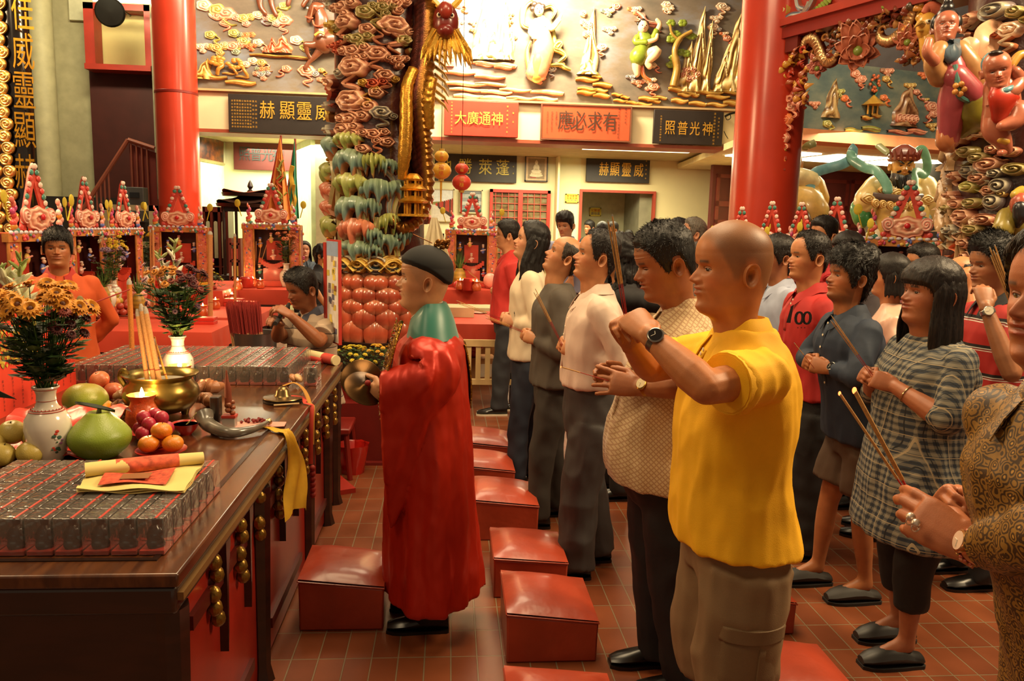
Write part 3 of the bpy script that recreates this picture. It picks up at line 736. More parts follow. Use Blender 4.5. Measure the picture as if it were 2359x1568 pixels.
f=MB();f.span((-9.2,-1.6,-.1),(9.8,18.2,0));struct(f,'floor',tile_mat())
def wall(name,a,b,m,**k):q=MB();q.span(a,b);return struct(q,name,m,**k)
MURAL=plaster_mat('mural_plaster','5d564c','766a5c','7f8490')
wall('wall_mural',(-4.1,12.42,3.55),(5.4,12.75,7.2),MURAL)
wall('trim_1',(-4.1,12.22,2.98),(5.3,12.75,3.50),BEAMW);wall('trim_2',(-4.1,12.18,2.93),(5.3,12.75,2.98),REDTRIM)
wall('trim_3',(-4.1,12.16,3.52),(5.4,12.42,3.55),mat('c9a878',.5));wall('trim_4',(-4.1,12.20,3.50),(5.4,12.42,3.52),mat('a77a55',.5))
wall('ceiling_office',(-4.4,12.76,3.06),(5.5,16.3,3.2),mat('b9a878',.8))
wall('wall_office_back',(-1.9,16.0,0),(2.62,16.2,3.06),OFFW);wall('wall_office_back.001',(4.16,16.0,0),(5.3,16.2,3.06),CREAMW)
wall('wall_office_back.002',(2.62,16.0,2.43),(4.16,16.2,3.06),CREAMW)
wall('wall_passage',(2.3,17.6,0),(4.6,17.75,3.0),mat('c9c7a0',.8));wall('wall_passage.001',(3.9,16.2,0),(4.3,17.6,3.0),mat('8f8c74',.8))
wall('ceiling_passage',(2.2,16.2,2.75),(4.7,17.7,2.85),mat('a79f80',.8))
wall('wall_office_corner',(2.10,15.6,0),(2.14,15.99,3.06),CREAMW)
wall('wall_office_left',(-4.25,12.8,0),(-4.15,15.2,3.06),mat('dfe6c4',.7));wall('wall_office_back.003',(-4.25,15.1,0),(-2.75,15.3,3.06),OFFW)
def quadwall(name,A,B,z0,z1,m,th=.1):
 q=MB();A=V(A);B=V(B);n=(B-A).cross(V((0,0,1))).normalized()*th
 q.prism([(0,z0),((B-A).length,z0),((B-A).length,z1),(0,z1)],A,(B-A).normalized(),(0,0,1),n);return struct(q,name,m)
quadwall('wall_office_side',(-2.78,15.2,0),(-2.28,13.9,0),0,3.06,mat('d7dfc0',.7));wall('wall_office_pier',(-2.28,13.75,0),(-1.75,13.9,3.06),mat('dfe0b8',.7))
wall('wall_office_pier.001',(-1.85,13.9,0),(-1.75,16.0,3.06),OFFW)
dk=MB();dk.prism([(0,0),(.42,0),(.42,2.1),(0,2.1)],(-2.70,15.0,0),V((.5,-1.3,0)).normalized(),(0,0,1),V((-.05,-.02,0)).normalized()*.03);struct(dk,'door_1',mat('b3b997',.6))
def frame(name,x0,x1,z0,z1,y,t,m,d=.08,bottom=False,**k):
 q=MB();q.span((x0-t,y-d,z0),(x0,y,z1));q.span((x1,y-d,z0),(x1+t,y,z1));q.span((x0-t,y-d,z1),(x1+t,y,z1+t))
 if bottom:q.span((x0-t,y-d,z0-t),(x1+t,y,z0))
 return struct(q,name,m,**k)
frame('door_2',2.66,4.12,0,2.40,16.05,.05,mat('a8402a',.5),.12)
g=empty('window_grille',(1.39,15.9,.9),kind='structure');q=MB()
q.span((.79,15.9,.9),(.85,15.98,2.40));q.span((1.95,15.9,.9),(2.01,15.98,2.40));q.span((.79,15.9,2.34),(2.01,15.98,2.40));q.span((1.36,15.89,.9),(1.45,15.98,2.40));q.span((.79,15.9,.84),(2.01,15.98,.9))
q.build('frame',mat('b8382a',.5),g,(1.39,15.9,.9))
q=MB()
for i in range(9):q.span((.9+i*.13,15.93,.9),(.912+i*.13,15.945,2.36))
for i in range(10):q.span((.82,15.925,1.0+i*.14),(1.98,15.94,1.012+i*.14))
q.build('bars',mat('c04632',.5),g,(1.39,15.9,.9))
q=MB();q.span((.85,15.96,.9),(1.95,15.985,2.34));q.build('glass',plaster_mat('dim_glass','56402c','7a6b4a','8a8a70',3,.15),g,(1.39,15.9,.9))
wall('wall_left',(-9.0,14.6,0),(-4.85,14.8,7),mat('b3aa86',.8));wall('wall_left_side',(-9.1,-1.5,0),(-9.0,14.7,7),mat('4a3b2c',.8))
q=MB();q.lathe([(.2,0),(.2,7)],(-6.9,14.35,0),28);struct(q,'trim_5',mat('c3ba92',.6))
D1=at(205,160,14.4);D2=at(362,420,14.4)
wall('wall_maroon',(D1.x,14.4,0),(D2.x+.1,14.6,at(280,160,14.4).z),MAROON)
wall('wall_pipe',(-4.98,14.0,0),(-4.80,14.6,7),mat('8d866b',.7))
wx0,wx1=at(200,80,14.2).x,at(352,80,14.2).x;wz0,wz1=at(280,158,14.2).z,at(280,12,14.2).z
q=MB();q.span((wx0,14.1,wz0-.02),(wx0+.16,14.4,wz1));q.span((wx1-.10,14.1,wz0),(wx1,14.4,wz1));q.span((wx0,14.1,wz1-.1),(wx1,14.4,wz1));q.span((wx0,14.05,wz0-.05),(wx1,14.4,wz0+.04));struct(q,'window_1',mat('a8301f',.45))
wall('window_2',(wx0+.05,14.42,wz0),(wx1-.05,14.5,wz1),mat('d8c684',.6,var=.08,scale=2));
wall('wall_above_window',(wx0-.4,14.5,wz1-.2),(wx1+.6,14.6,7),mat('d8d2b0',.8))
wall('wall_stair',(-8.2,13.9,0),(-4.9,14.3,at(280,415,14).z-.3),STEPM);wall('wall_stair.001',(-7.3,13.2,0),(-6.2,13.8,1.75),mat('3a2f26',.8))
rl=empty('stair_railing',(-5.4,13,0),'dull red stair railing rising behind the left red column','railing')
a,b_,c_=at(150,545,13),at(295,322,13),at(356,342,13);q=MB();q.tube([a,b_],.035,8);q.tube([b_,c_],.035,8);q.build('handrail',mat('94503c',.5),rl,(-5.4,13,0))
q=MB();q.tube([a,(a.x,a.y,0)],.04,8);q.build('newel_post',mat('94503c',.5),rl,(-5.4,13,0))
for i in range(15):
 p=lerp(a,b_,(i+1)/16)if i<11 else lerp(b_,c_,(i-10.5)/5);q=MB();q.tube([p,V((p.x,p.y,max(.0,p.z-1.05)))],.014,6);q.build('baluster',mat('8a4a3a',.5),rl,(-5.4,13,0))
q=MB();q.prism([(0,0),((c_-b_).length,0),((c_-b_).length,-1.0),(0,-.95)],b_+V((0,.03,-.06)),(c_-b_).normalized(),(0,0,1),(0,.03,0));q.build('side_panel',mat('6e241b',.6),rl,(-5.4,13,0))
q=MB();A=at(283,430,12.6);B=at(333,512,12.6);q.span((A.x,12.6,B.z),(B.x,12.8,A.z));e=empty('switch_cabinet',(A.x,12.7,0),'grey metal switch cabinet below the stair rail left of the red column','cabinet')
q.build('body',mat('585857',.5,var=.1),e,(A.x,12.7,0),bevel=.01);q=MB();q.span((A.x+.1,12.58,A.z-.16),(A.x+.24,12.6,A.z-.08));q.build('lock',mat('22252a',.5),e,(A.x,12.7,0))
q=MB();q.span((A.x+.02,12.66,0),(A.x+.28,12.74,B.z));q.build('stand',mat('39342e',.7),e,(A.x,12.7,0))
A=at(235,470,11.8);B=at(345,545,11.8);q=MB()
for u0,u1 in((0,.1),(.66,.76)):q.span((A.x+u0,11.75,0),(A.x+u1,11.85,A.z))
q.span((A.x,11.75,A.z-.08),(A.x+.76,11.85,A.z));q.span((A.x,11.75,A.z-.6),(A.x+.76,11.85,A.z-.52))
thing(q,'easel',mat('9b8a68',.7),'pale wooden frame standing in front of the dark stair','frame')
def speaker():
 c=at(254,28,13.4);q=MB();q.lathe([(0,-.08),(.12,-.10),(.215,-.04),(.225,.02),(.20,.05),(0,.06)],c,28,axis=(.15,-1,-.2));e=empty('round_lamp',c,'round black spotlight seen from behind on the window frame','lamp')
 q.build('housing',BLACKL,e,c);q=MB();q.tube([c,c+V((0,.5,.15)),c+V((0,.8,.15))],.02,6);q.build('bracket',BLACKL,e,c)
speaker()
c=at(290,2,13.6);q=MB();q.tube([c-V((.5,0,0)),c+V((.45,0,0))],.03,8);thing(q,'tube_light',emit('tube_glow','fff0c0',14),'bright fluorescent tube above the stair window','lamp')
def redcol(x,y,r,label,ring):
 e=empty('red_column',(x,y,0),kind='structure');q=MB();q.lathe([(r*1.0,0),(r,7.5)],(x,y,0),48);q.build('shaft',REDP,e,(x,y,0))
 q=MB();q.lathe([(r*1.25,0),(r*1.3,.12),(r*1.05,.22),(r,.24)],(x,y,0),40);q.build('base',mat('7d1f16',.4),e,(x,y,0))
 q=MB();q.lathe([(r,ring-.02),(r*1.02,ring-.015),(r*1.02,ring+.015),(r,ring+.02)],(x,y,0),48);q.build('band',mat('7d1f16',.4),e,(x,y,0))
redcol(-3.94,12.0,.29,'',at(405,208,11.7).z);redcol(2.92,7.25,.305,'',6.0)
c=at(1712,315,12.0);q=MB();c=at(1714,316,12.1);q.box(c,(.16,.12,.24));thing(q,'junction_box',mat('e6d6a8',.6),'small cream junction box on the beam beside the right red column','box',bevel=.01)
q=MB();P_=[at(1670,268,12.1),at(1682,262,12.1),at(1696,259,12.1),at(1712,262,12.1)];q.tube(spline(P_,12),.018,6)
q.tube(spline([at(1671,268,12.1),at(1675,276,12.1),at(1683,272,12.1),at(1682,262,12.1)],12),.006,5);q.tube(spline([at(1668,302,12.15),at(1672,311,12.15),at(1677,319,12.1)],8),.006,5)
thing(q,'cable',BLACKL,'loose dark cable looped at the right end of the beam','cable')
# hanging name boards with raised writing
def plaque(label,tl,tr,bl,Y,board,ink,text,cxs,cy,cw,ch,small=(),name='name_board',frame_m=None,depth=.06,raised=True,cols=None,group=None):
 """board from its corners in the plane y = Y; characters at (px, py) centres"""
 A,B,C_=at(*tl,Y),at(*tr,Y),at(*bl,Y);zt=(A.z+B.z)/2;w_=B.x-A.x;h_=zt-C_.z;o=V((A.x,Y,C_.z));e=empty(name,o,label,'board',group)
 q=MB();q.span((A.x,Y,C_.z),(B.x,Y+depth,zt));bd=q.build('panel',board,e,o,bevel=.006)
 if frame_m:
  t=.02;q=MB();q.span((A.x-t,Y-.012,C_.z-t),(A.x,Y+depth,zt+t));q.span((B.x,Y-.012,C_.z-t),(B.x+t,Y+depth,zt+t));q.span((A.x,Y-.012,zt),(B.x,Y+depth,zt+t));q.span((A.x,Y-.012,C_.z-t),(B.x,Y+depth,C_.z));q.build('frame',frame_m,e,o)
 q=MB()
 for ch_,px in zip(text,cxs):
  p=at(px,cy+(px-cxs[0])*.035,Y);p.y=Y-.004
  for dx,dz in((0,0),(.0018,0),(0,.0018)):letter(q,ch_,p+V((dx,0,dz)),(1,0,0),(0,0,1),cw,ch,.010-(dx+dz)*.5)
 if text:q.build('inscription',ink,e,o,smooth=0)
 q=MB();n=0
 for(u,v0,v1,s_,sz)in small:
  for i,ch_ in enumerate(s_):
   v=lerp(v0,v1,i/max(1,len(s_)-1));n+=1
   letter(q,ch_,V((A.x+u*w_,Y-.004,zt-v*h_)),(1,0,0),(0,0,1),sz,sz,.004)
 if n:q.build('small_inscription',ink,e,o,smooth=0)
 return e
DK=mat('2a211c',.5,var=.15);RB=mat('bf3c28',.5,var=.1);OR=mat('c9562f',.5,var=.08)
G8=['清水祖師公威靈顯赫','信眾弟子同敬立神恩','風調雨順國泰民安樂','光緒年間立此匾額敬']
sm1=[(.035+i*.0225,.18,.86,''.join(G8[i%4][(j+i)%9]for j in range(9)),.026)for i in range(8)]+[(.216,.18,.85,'清水祖師公千秋',.028),(.241,.18,.85,'光緒庚辰年吉旦',.028)]
plaque('long black board with four gold characters left of the carved column',(525,215),(790,226),(525,303),12.12,DK,GOLDP,'赫顯靈威',(616,662,701,744),253,.215,.25,sm1)
plaque('red board with four yellow characters right of the carved column',(1024,230),(1195,237),(1024,311),12.12,RB,mat('e3b64a',.5),'大廣通神',(1061,1089,1117,1145),271,.17,.19,[(.10,.06,.9,'光緒歲次庚辰年吉旦立',.022),(.85,.12,.85,'清水祖師公千秋',.026),(.93,.3,.55,'敬立',.026)])
plaque('orange board with four dark brown characters in the middle of the beam',(1250,239),(1453,250),(1250,318),12.12,OR,mat('4a3020',.5),'應必求有',(1302,1334,1370,1405),277,.22,.28,[(.06,.22,.8,'大清光緒三十年立',.03),(.11,.22,.75,'福建南安眾弟子',.03),(.16,.22,.55,'永春縣人敬',.03),(.87,.05,.9,'清水祖師公廟重修紀念',.034),(.945,.05,.45,'星洲清水廟',.03)],frame_m=mat('7a4a32',.5))
plaque('black board with four gold characters next to the right red column',(1508,250),(1668,259),(1508,330),12.12,DK,GOLDP,'照普光神',(1543,1572,1600,1629),294,.155,.20,[(.10,.2,.9,'光緒三十年歲次甲辰立',.026),(.87,.07,.95,'清水祖師公廟重修紀念',.032),(.93,.2,.75,'信眾弟子敬立',.026)])
plaque('black board with olive gold cursive characters behind the lanterns',(1002,354),(1191,357),(1002,416),15.9,DK,mat('b5a03a',.5),'地勝萊蓬',(1025,1072,1118,1158),381,.26,.30,[(.96,.4,.65,'敬書',.03)])
plaque('black board with orange gold characters over the doorway',(1352,360),(1498,366),(1352,418),15.9,DK,GOLDP,'赫顯靈威',(1391,1416,1443,1471),389,.19,.26,[(.94,.1,.8,'光緒庚辰年',.03)])
plaque('dark red board with black characters behind the flags',(537,322),(674,324),(537,390),15.0,mat('5d221d',.45,var=.3,scale=1.2),mat('26302e',.5),'照普光神',(564,590,616,640),354,.20,.24)
def picture(label,tl,br,Y,fm,build,name='framed_picture'):
 A,B=at(*tl,Y),at(*br,Y);o=V((A.x,Y,B.z));e=empty(name,o,label,'picture');t=.022;x0,x1,z0,z1=A.x,B.x,B.z,A.z
 q=MB();q.span((x0,Y-.02,z0),(x0+t,Y+.03,z1));q.span((x1-t,Y-.02,z0),(x1,Y+.03,z1));q.span((x0,Y-.02,z1-t),(x1,Y+.03,z1));q.span((x0,Y-.02,z0),(x1,Y+.03,z0+t));q.build('frame',fm,e,o)
 q=MB();q.col('d9d2be').span((x0+t,Y,z0+t),(x1-t,Y+.01,z1-t));build(q,x0+t,x1-t,z0+t,z1-t,Y-.001);q.build('print',MATTE,e,o,smooth=0);return e
def poly(q,h,pts,y):q.col(h).add([(x,y,z)for x,z in pts],[tuple(range(len(pts)))])
def pic_street(q,x0,x1,z0,z1,y):
 w_,h_=x1-x0,z1-z0;X=lambda u:x0+u*w_;Z=lambda v:z0+v*h_
 poly(q,'d8dde0',[(X(0),Z(.55)),(X(1),Z(.6)),(X(1),Z(1)),(X(0),Z(1))],y);poly(q,'cfc8bb',[(X(0),Z(0)),(X(1),Z(0)),(X(1),Z(.55)),(X(0),Z(.55))],y)
 poly(q,'8a8a50',[(X(0),Z(.52)),(X(.5),Z(.5)),(X(.9),Z(.62)),(X(.3),Z(.62)),(X(0),Z(.6))],y-.001)
 for i in range(9):u=.18+i*.09;poly(q,('b03a2a','5a3328','a44')[i%3]if i%3!=2 else 'a84438',[(X(u),Z(.50-.035*i)),(X(u+.09),Z(.46-.035*i)),(X(u+.09),Z(.56+.02*i)),(X(u+.03),Z(.58+.02*i)),(X(u),Z(.54+.015*i))],y-.002)
 for i in range(7):u=.3+i*.1;poly(q,'3d2a26',[(X(u),Z(.42-.05*i)),(X(u+.1),Z(.36-.05*i)),(X(u+.1),Z(.44-.04*i)),(X(u),Z(.48-.04*i))],y-.003)
def pic_tower(q,x0,x1,z0,z1,y):
 w_,h_=x1-x0,z1-z0;X=lambda u:x0+u*w_;Z=lambda v:z0+v*h_
 for i in range(6):poly(q,('9aa0a2','7f8587','b9bcb8','8b9092','a9adab','757b7e')[i],[(X(0),Z(i/6)),(X(1),Z(i/6+.02)),(X(1),Z((i+1)/6+.02 if i<5 else 1)),(X(0),Z((i+1)/6))],y-.0002*i)
 for i in range(7):s_=.16-.012*i;u=.78;v=.12+i*.085;poly(q,'2f2c2c',[(X(u-s_),Z(v)),(X(u+s_),Z(v)),(X(u+s_*.6),Z(v+.05)),(X(u+s_*.6),Z(v+.085)),(X(u-s_*.6),Z(v+.085)),(X(u-s_*.6),Z(v+.05))],y-.003)
 poly(q,'2f2c2c',[(X(.76),Z(.7)),(X(.8),Z(.7)),(X(.78),Z(.82))],y-.003);poly(q,'4a4a44',[(X(0),Z(0)),(X(1),Z(0)),(X(1),Z(.13)),(X(0),Z(.1))],y-.0035)
def pic_buddha(q,x0,x1,z0,z1,y):
 w_,h_=x1-x0,z1-z0;X=lambda u:x0+u*w_;Z=lambda v:z0+v*h_
 poly(q,'c6ab86',[(X(0),Z(0)),(X(1),Z(0)),(X(1),Z(1)),(X(0),Z(1))],y-.001);poly(q,'8f7d62',[(X(.1),Z(.07)),(X(.9),Z(.07)),(X(.9),Z(.93)),(X(.1),Z(.93))],y-.002)
 def el(h,u,v,a,b,k):poly(q,h,[(X(u+a*cos(t*PI/10)),Z(v+b*sin(t*PI/10)))for t in range(20)],y-k)
 el('d8ccab',.5,.22,.32,.07,.003);el('cfc29f',.5,.30,.27,.07,.004);el('ddd2b4',.5,.40,.24,.08,.005);el('d3c8a8',.5,.54,.15,.16,.006);el('ddd2b4',.5,.76,.075,.085,.007);el('cfc29f',.5,.84,.035,.03,.008);el('b3a684',.5,.47,.09,.03,.009)
 poly(q,'a83a3a',[(X(.2),Z(.11)),(X(.5),Z(.11)),(X(.5),Z(.14)),(X(.2),Z(.14))],y-.01)
def pic_text(rows,base='e8d24a',ink='c03a20'):
 def fn(q,x0,x1,z0,z1,y):
  poly(q,base,[(x0,z0),(x1,z0),(x1,z1),(x0,z1)],y-.001);n=len(rows)
  for i,r in enumerate(rows):
   s_=min((z1-z0)/(n*1.15),(x1-x0)/(len(r)*1.1));q.col(ink if i<n-1 else '2a3a80')
   for j,ch_ in enumerate(r):letter(q,ch_,V((x0+(j+.5)*(x1-x0)/len(r),y-.003,z1-(i+.5)*(z1-z0)/n)),(1,0,0),(0,0,1),s_,s_,.001)
 return fn
WF=mat('c9bd9a',.5);BF=mat('2b2018',.4)
picture('photo of a red temple street on the cream back wall',(992,434),(1046,511),15.95,WF,pic_street);picture('photo of a grey pagoda tower under clouds beside the red grille',(1060,436),(1111,492),15.95,WF,pic_tower)
picture('dark framed photo of a seated stone buddha',(1210,358),(1261,419),15.93,BF,pic_buddha)
picture('small yellow notice beside the doorway',(1303,446),(1332,467),15.97,mat('e0cc48',.6),pic_text(['香油處請','各善信請','洗手間']),'notice');picture('small yellow notice on the passage wall seen through the doorway',(1359,478),(1384,498),17.57,mat('e0cc48',.6),pic_text(['化寶爐','請勿進']),'notice')
picture('white sheet low on the back wall behind the paper shrine',(990,537),(1023,560),15.93,BF,pic_text(['清水祖','神恩庇'],'d8d8cc','6a6a90'),'notice')
def sidepic(label,P4,paint,fm):
 """picture on a side wall: four corners"""
 a,b,c,d=P4;ux=(b-a);uz=V((0,0,1));n=ux.cross(uz).normalized();e=empty('framed_picture',c,label,'picture');q=MB();q.add([a,b,c,d,a-n*.03,b-n*.03,c-n*.03,d-n*.03],[(0,1,2,3),(7,6,5,4),(0,4,5,1),(1,5,6,2),(2,6,7,3),(3,7,4,0)]);q.build('print',paint,e,c)
 q=MB()
 for s,t in((a,b),(b,c),(c,d),(d,a)):q.tube([s,t],.025,4)
 q.build('frame',fm,e,c)
a,b_=onx(455,310,-4.13),onx(516,321,-4.13);c_,d_=onx(516,378,-4.13),onx(455,366,-4.13)
sidepic('night photo in a gilt frame high on the wall beside the left red column',(a,b_,c_,d_),plaster_mat('night_photo','16181f','5a2c18','8a4a1c',5,.3),mat('9b8f5c',.4))
a=V((-2.42,14.30,2.93));b_=V((-2.68,14.96,2.93));sidepic('small green landscape picture near the carved column',(b_,a,a-V((0,0,.62)),b_-V((0,0,.62))),plaster_mat('landscape','4a5a34','6a7a58','8a9a94',3,.4),mat('c9c48a',.4))
c=at(1030,322,12.9);q=MB();q.lathe([(0,0),(.11,0),(.12,.012),(0,.02)],(c.x,13.2,3.04),20);thing(q,'downlight',emit('down_glow','fff6d0',9),'small round ceiling downlight behind the beam','lamp')
q=MB();q.span((2.3,13.6,3.04),(4.2,14.0,3.06));thing(q,'ceiling_panel_light',emit('panel_glow','ffe9b0',2.2),'pale ceiling light panel behind the beam over the doorway','lamp')
# carved and painted relief work
def planar(o,ux,uy,n):o,ux,uy,n=V(o),V(ux),V(uy),V(n);return lambda u,v,h:o+ux*u+uy*v+n*h
def cylin(c,r):c=V(c);return lambda u,v,h:V((c.x+(r+h)*sin(u/r),c.y-(r+h)*cos(u/r),v))
PAL={'pink':('f0a090','c05a48','f4c8b0'),'salm':('e8967a','a8432e','f2bfa0'),'green':('7c9a3c','c8a24a','d8d290'),'blue':('4a6a88','9a5848','c8c8c0'),'gold':('d8a548','9c5a24','f0d890'),'red':('d8542e','f0b060','f0906a'),'cream':('f2d9b4','c8794e','fbeed8'),'teal':('5a8a84','a8744c','b8c8a8')}
def curl(mb,M,u,v,ru,rv,pal='pink',H=.05,hand=1,turn=0.0,lobes=0):
 """a scroll: a domed disc with a spiral ridge; colour follows the spiral"""
 a_,b_,c_=(np.array(lin(x))for x in PAL[pal]);nr,na=16,40;vs=[];cs=[]
 for i in range(nr+1):
  r=i/nr
  for k in range(na):
   t=2*PI*k/na;ph=(r*2.3-hand*t/(2*PI))%1.0;rg=(.5-.5*cos(2*PI*ph))**.8
   lb=1+(.07*cos(lobes*t)if lobes else .03*sin(3*t));rr=r*lb
   h=H*(.55*math.sqrt(max(0,1-r*r*.92))+.38*rg*(1-.5*r))if i<nr else 0
   x,y=rr*ru*cos(t+turn),rr*rv*sin(t+turn)
   vs.append(M(u+x,v+y,h));c=a_*(1-rg)*.55+b_*(1-rg)*.45+c_*rg if r<.88 else b_*.5+a_*.5
   cs.append(tuple(c))
 fs=[]
 for i in range(nr):
  for k in range(na):k2=(k+1)%na;fs.append((i*na+k,i*na+k2,(i+1)*na+k2,(i+1)*na+k))
 mb.add(vs,fs,cs)
def strip(mb,M,pts,w0,pal='pink',H=.035,n=18,taper=(.35,1,.2),lift=0.0):
 """a ribbon running over the surface, with pale centre and darker edges"""
 a_,b_,c_=(np.array(lin(x))for x in PAL[pal]);P_=spline([V((p[0],p[1],0))for p in pts],n);vs=[];cs=[];m=9
 for i,p in enumerate(P_):
  t=i/n;d=(P_[min(i+1,n)]-P_[max(i-1,0)]).normalized();nn=V((-d.y,d.x,0));w_=w0*np.interp(t,[0,.5,1],taper)
  for k in range(m):
   s_=k/(m-1)*2-1;q=p+nn*(s_*w_);h=H*math.sqrt(max(0,1-s_*s_))*(.75+.25*cos(s_*9))+lift
   vs.append(M(q.x,q.y,h-.004));cs.append(tuple(c_ if abs(s_)<.35 else(a_ if abs(s_)<.72 else b_)))
 fs=[]
 for i in range(n):
  for k in range(m-1):fs.append((i*m+k,i*m+k+1,(i+1)*m+k+1,(i+1)*m+k))
 mb.add(vs,fs,cs)
def cloud(M,parent,org,u,v,s,pal,hand=1,H=.05,rnd=random,kind=0,name='cloud',mat_=None):
 mb=MB();p2=rnd.choice(list(PAL))if rnd.random()<.35 else pal
 if kind==0:
  curl(mb,M,u,v,s,s*.62,pal,H,hand,lobes=6);curl(mb,M,u+hand*s*.95,v-s*.30,s*.5,s*.36,p2,H*.8,-hand)
  strip(mb,M,[(u-hand*s*.2,v-s*.5),(u+hand*s*.55,v-s*.95),(u-hand*s*.35,v-s*1.25),(u+hand*s*.3,v-s*1.7)],s*.22,pal,H*.7)
 elif kind==1:
  curl(mb,M,u,v,s*.8,s*.55,pal,H,hand,lobes=5)
  strip(mb,M,[(u+hand*s*.7,v-.1*s),(u+hand*s*1.2,v-.5*s),(u+hand*s*.5,v-.8*s),(u+hand*s*1.1,v-1.25*s),(u+hand*s*1.7,v-1.2*s)],s*.2,p2,H*.7)
 elif kind==3:
  curl(mb,M,u,v,s,s*.55,pal,H,hand);strip(mb,M,[(u-hand*s*.7,v-.3*s),(u-hand*s*1.3,v-.55*s),(u-hand*s*1.9,v-.45*s)],s*.18,pal,H*.6)
 else:
  for(du,dv,k)in((0,0,.62),(.72,.18,.48),(-.68,.08,.46),(.25,-.46,.44)):curl(mb,M,u+du*s,v+dv*s,s*k,s*k*.72,pal if k>.47 else p2,H*(.7+.4*k),hand,lobes=5)
 return mb.build(name,mat_ or PAINT,parent,org,smooth=50)
def canopy(M,parent,org,u,v,w_,h_,pal,H=.07,rnd=random,name='foliage'):
 """a pine cap: rounded top, edge dripping in lobes"""
 a_,b_,c_=(np.array(lin(x))for x in pal);nu,nv=34,9;vs=[];cs=[];ph=rnd.random()*6
 for i in range(nv+1):
  r=i/nv
  for k in range(nu+1):
   x=k/nu*2-1;top=h_*.42*math.sqrt(max(0,1-x*x));drip=-h_*(.20+.42*max(0,sin(x*11+ph))**1.5+.12*sin(x*5+ph))*(1-.45*x*x)
   y=lerp(top,drip,r);hh=H*(math.sin(PI*min(1,max(0,.12+.80*r)))**.6)*(1-.55*x*x)+.012*H/.07*cos(x*22+ph)
   if k in(0,nu):hh=0
   if i==nv:hh*=.35
   vs.append(M(u+x*w_,v+y,max(0,hh)));cs.append(tuple(c_*(1-r)+a_*r if r<.8 else b_))
 fs=[(i*(nu+1)+k,i*(nu+1)+k+1,(i+1)*(nu+1)+k+1,(i+1)*(nu+1)+k)for i in range(nv)for k in range(nu)]
 mb=MB();mb.add(vs,fs,cs);return mb.build(name,PAINT,parent,org,smooth=60)
def rock(mb,M,u,v,w_,h_,lean=0,H=.06,pal=('c8a058','8a6a34','f0dca8'),rnd=random):
 """a carved crag of nested folds"""
 a_,b_,c_=(np.array(lin(x))for x in pal);nu,nv=20,16;vs=[];cs=[];ph=rnd.random()*9
 for i in range(nv+1):
  t=i/nv;half=w_*(1-t)**.6*(1+.16*sin(t*11+ph))*.5+w_*.02
  for k in range(nu+1):
   x=k/nu*2-1;d=cos((abs(x)*.9+t*1.7+.25*sin(t*9+x*3))*8+ph)
   h=H*(math.sqrt(max(0,1-x*x))*.8+.28*d*(1-x*x))*(1-.4*t)
   if k in(0,nu):h=0
   vs.append(M(u+x*half+lean*t+.02*sin(t*9+ph)*w_,v+t*h_*(1-.05*x*x),h));cs.append(tuple((c_*max(0,d)+a_*(1-max(0,d)))if d>-.4 else b_))
 mb.add(vs,[(i*(nu+1)+k,i*(nu+1)+k+1,(i+1)*(nu+1)+k+1,(i+1)*(nu+1)+k)for i in range(nv)for k in range(nu)],cs)
def ledge(mb,M,u0,u1,v,th=.05,H=.06,rnd=random,pal='gold'):
 n=max(1,int((u1-u0)/.5))
 for i in range(n+1):
  a=lerp(u0,u1,i/(n+1));b=a+(u1-u0)/(n+1)*rnd.uniform(1.0,1.5);vv=v+rnd.uniform(-.8,.8)*th
  strip(mb,M,[(a,vv),(lerp(a,b,.3),vv+th*.2),(lerp(a,b,.7),vv-th*.2),(min(b,u1),vv+th*.1)],th*rnd.uniform(.6,1),pal,H*rnd.uniform(.6,1),taper=(.5,1,.4))
def pxm(x0,y0,Y):
 """planar map for the mural: (u, v) are metres; helper turns photo places into (u, v)"""
 return lambda px,py:(lambda p:(p.x,p.z))(at(px,py,Y))
# mural reliefs
MUR=planar((0,12.42,0),(1,0,0),(0,0,1),(0,-1,0));mu=pxm(0,0,12.4);rn=random.Random(5)
PXM=12.4/1807
def thing0(name,label,cat,px,py,group=None):u,v=mu(px,py);return empty(name,(u,12.42,v),label,cat,group),V((u,12.42,v))
CN=dict(pink='pink',salm='salmon',green='green',blue='blue grey',gold='golden',red='red',cream='cream')
def zone(px,py):
 for x,n in((575,'at the left end of the mural'),(690,'left of the rearing horse'),(800,'under the rearing horse'),(1070,'beside the carved column'),(1190,'by the pale crags'),(1330,'near the fairy'),(1425,'near the narrow rock'),(1520,'around the boy in green'),(9999,'above the right crags')):
  if px<x:return n
USED={}
def uniq(s,px):
 k=USED.get(s,0);USED[s]=k+1;return s if k==0 else f'{s}, {("second", "third", "fourth", "fifth", "sixth")[min(k-1, 4)]}'
def cloud_at(px,py,s,pal,hand=1,kind=0,label=None,H=.06):
 label=uniq(f'{CN[pal]} scroll cloud {("with curling tail", "with ribbon", "of four curls")[kind]} {"high" if py < 60 else ("midway" if py < 130 else "low")} {zone(px, py)}',px)
 e,o=thing0('cloud_relief',label or 'painted scroll cloud carved on the mural','carving',px,py,'scroll clouds on the mural')
 u,v=mu(px,py);cloud(MUR,e,o,u,v,s*PXM,pal,hand,H,rn,kind,'scroll')
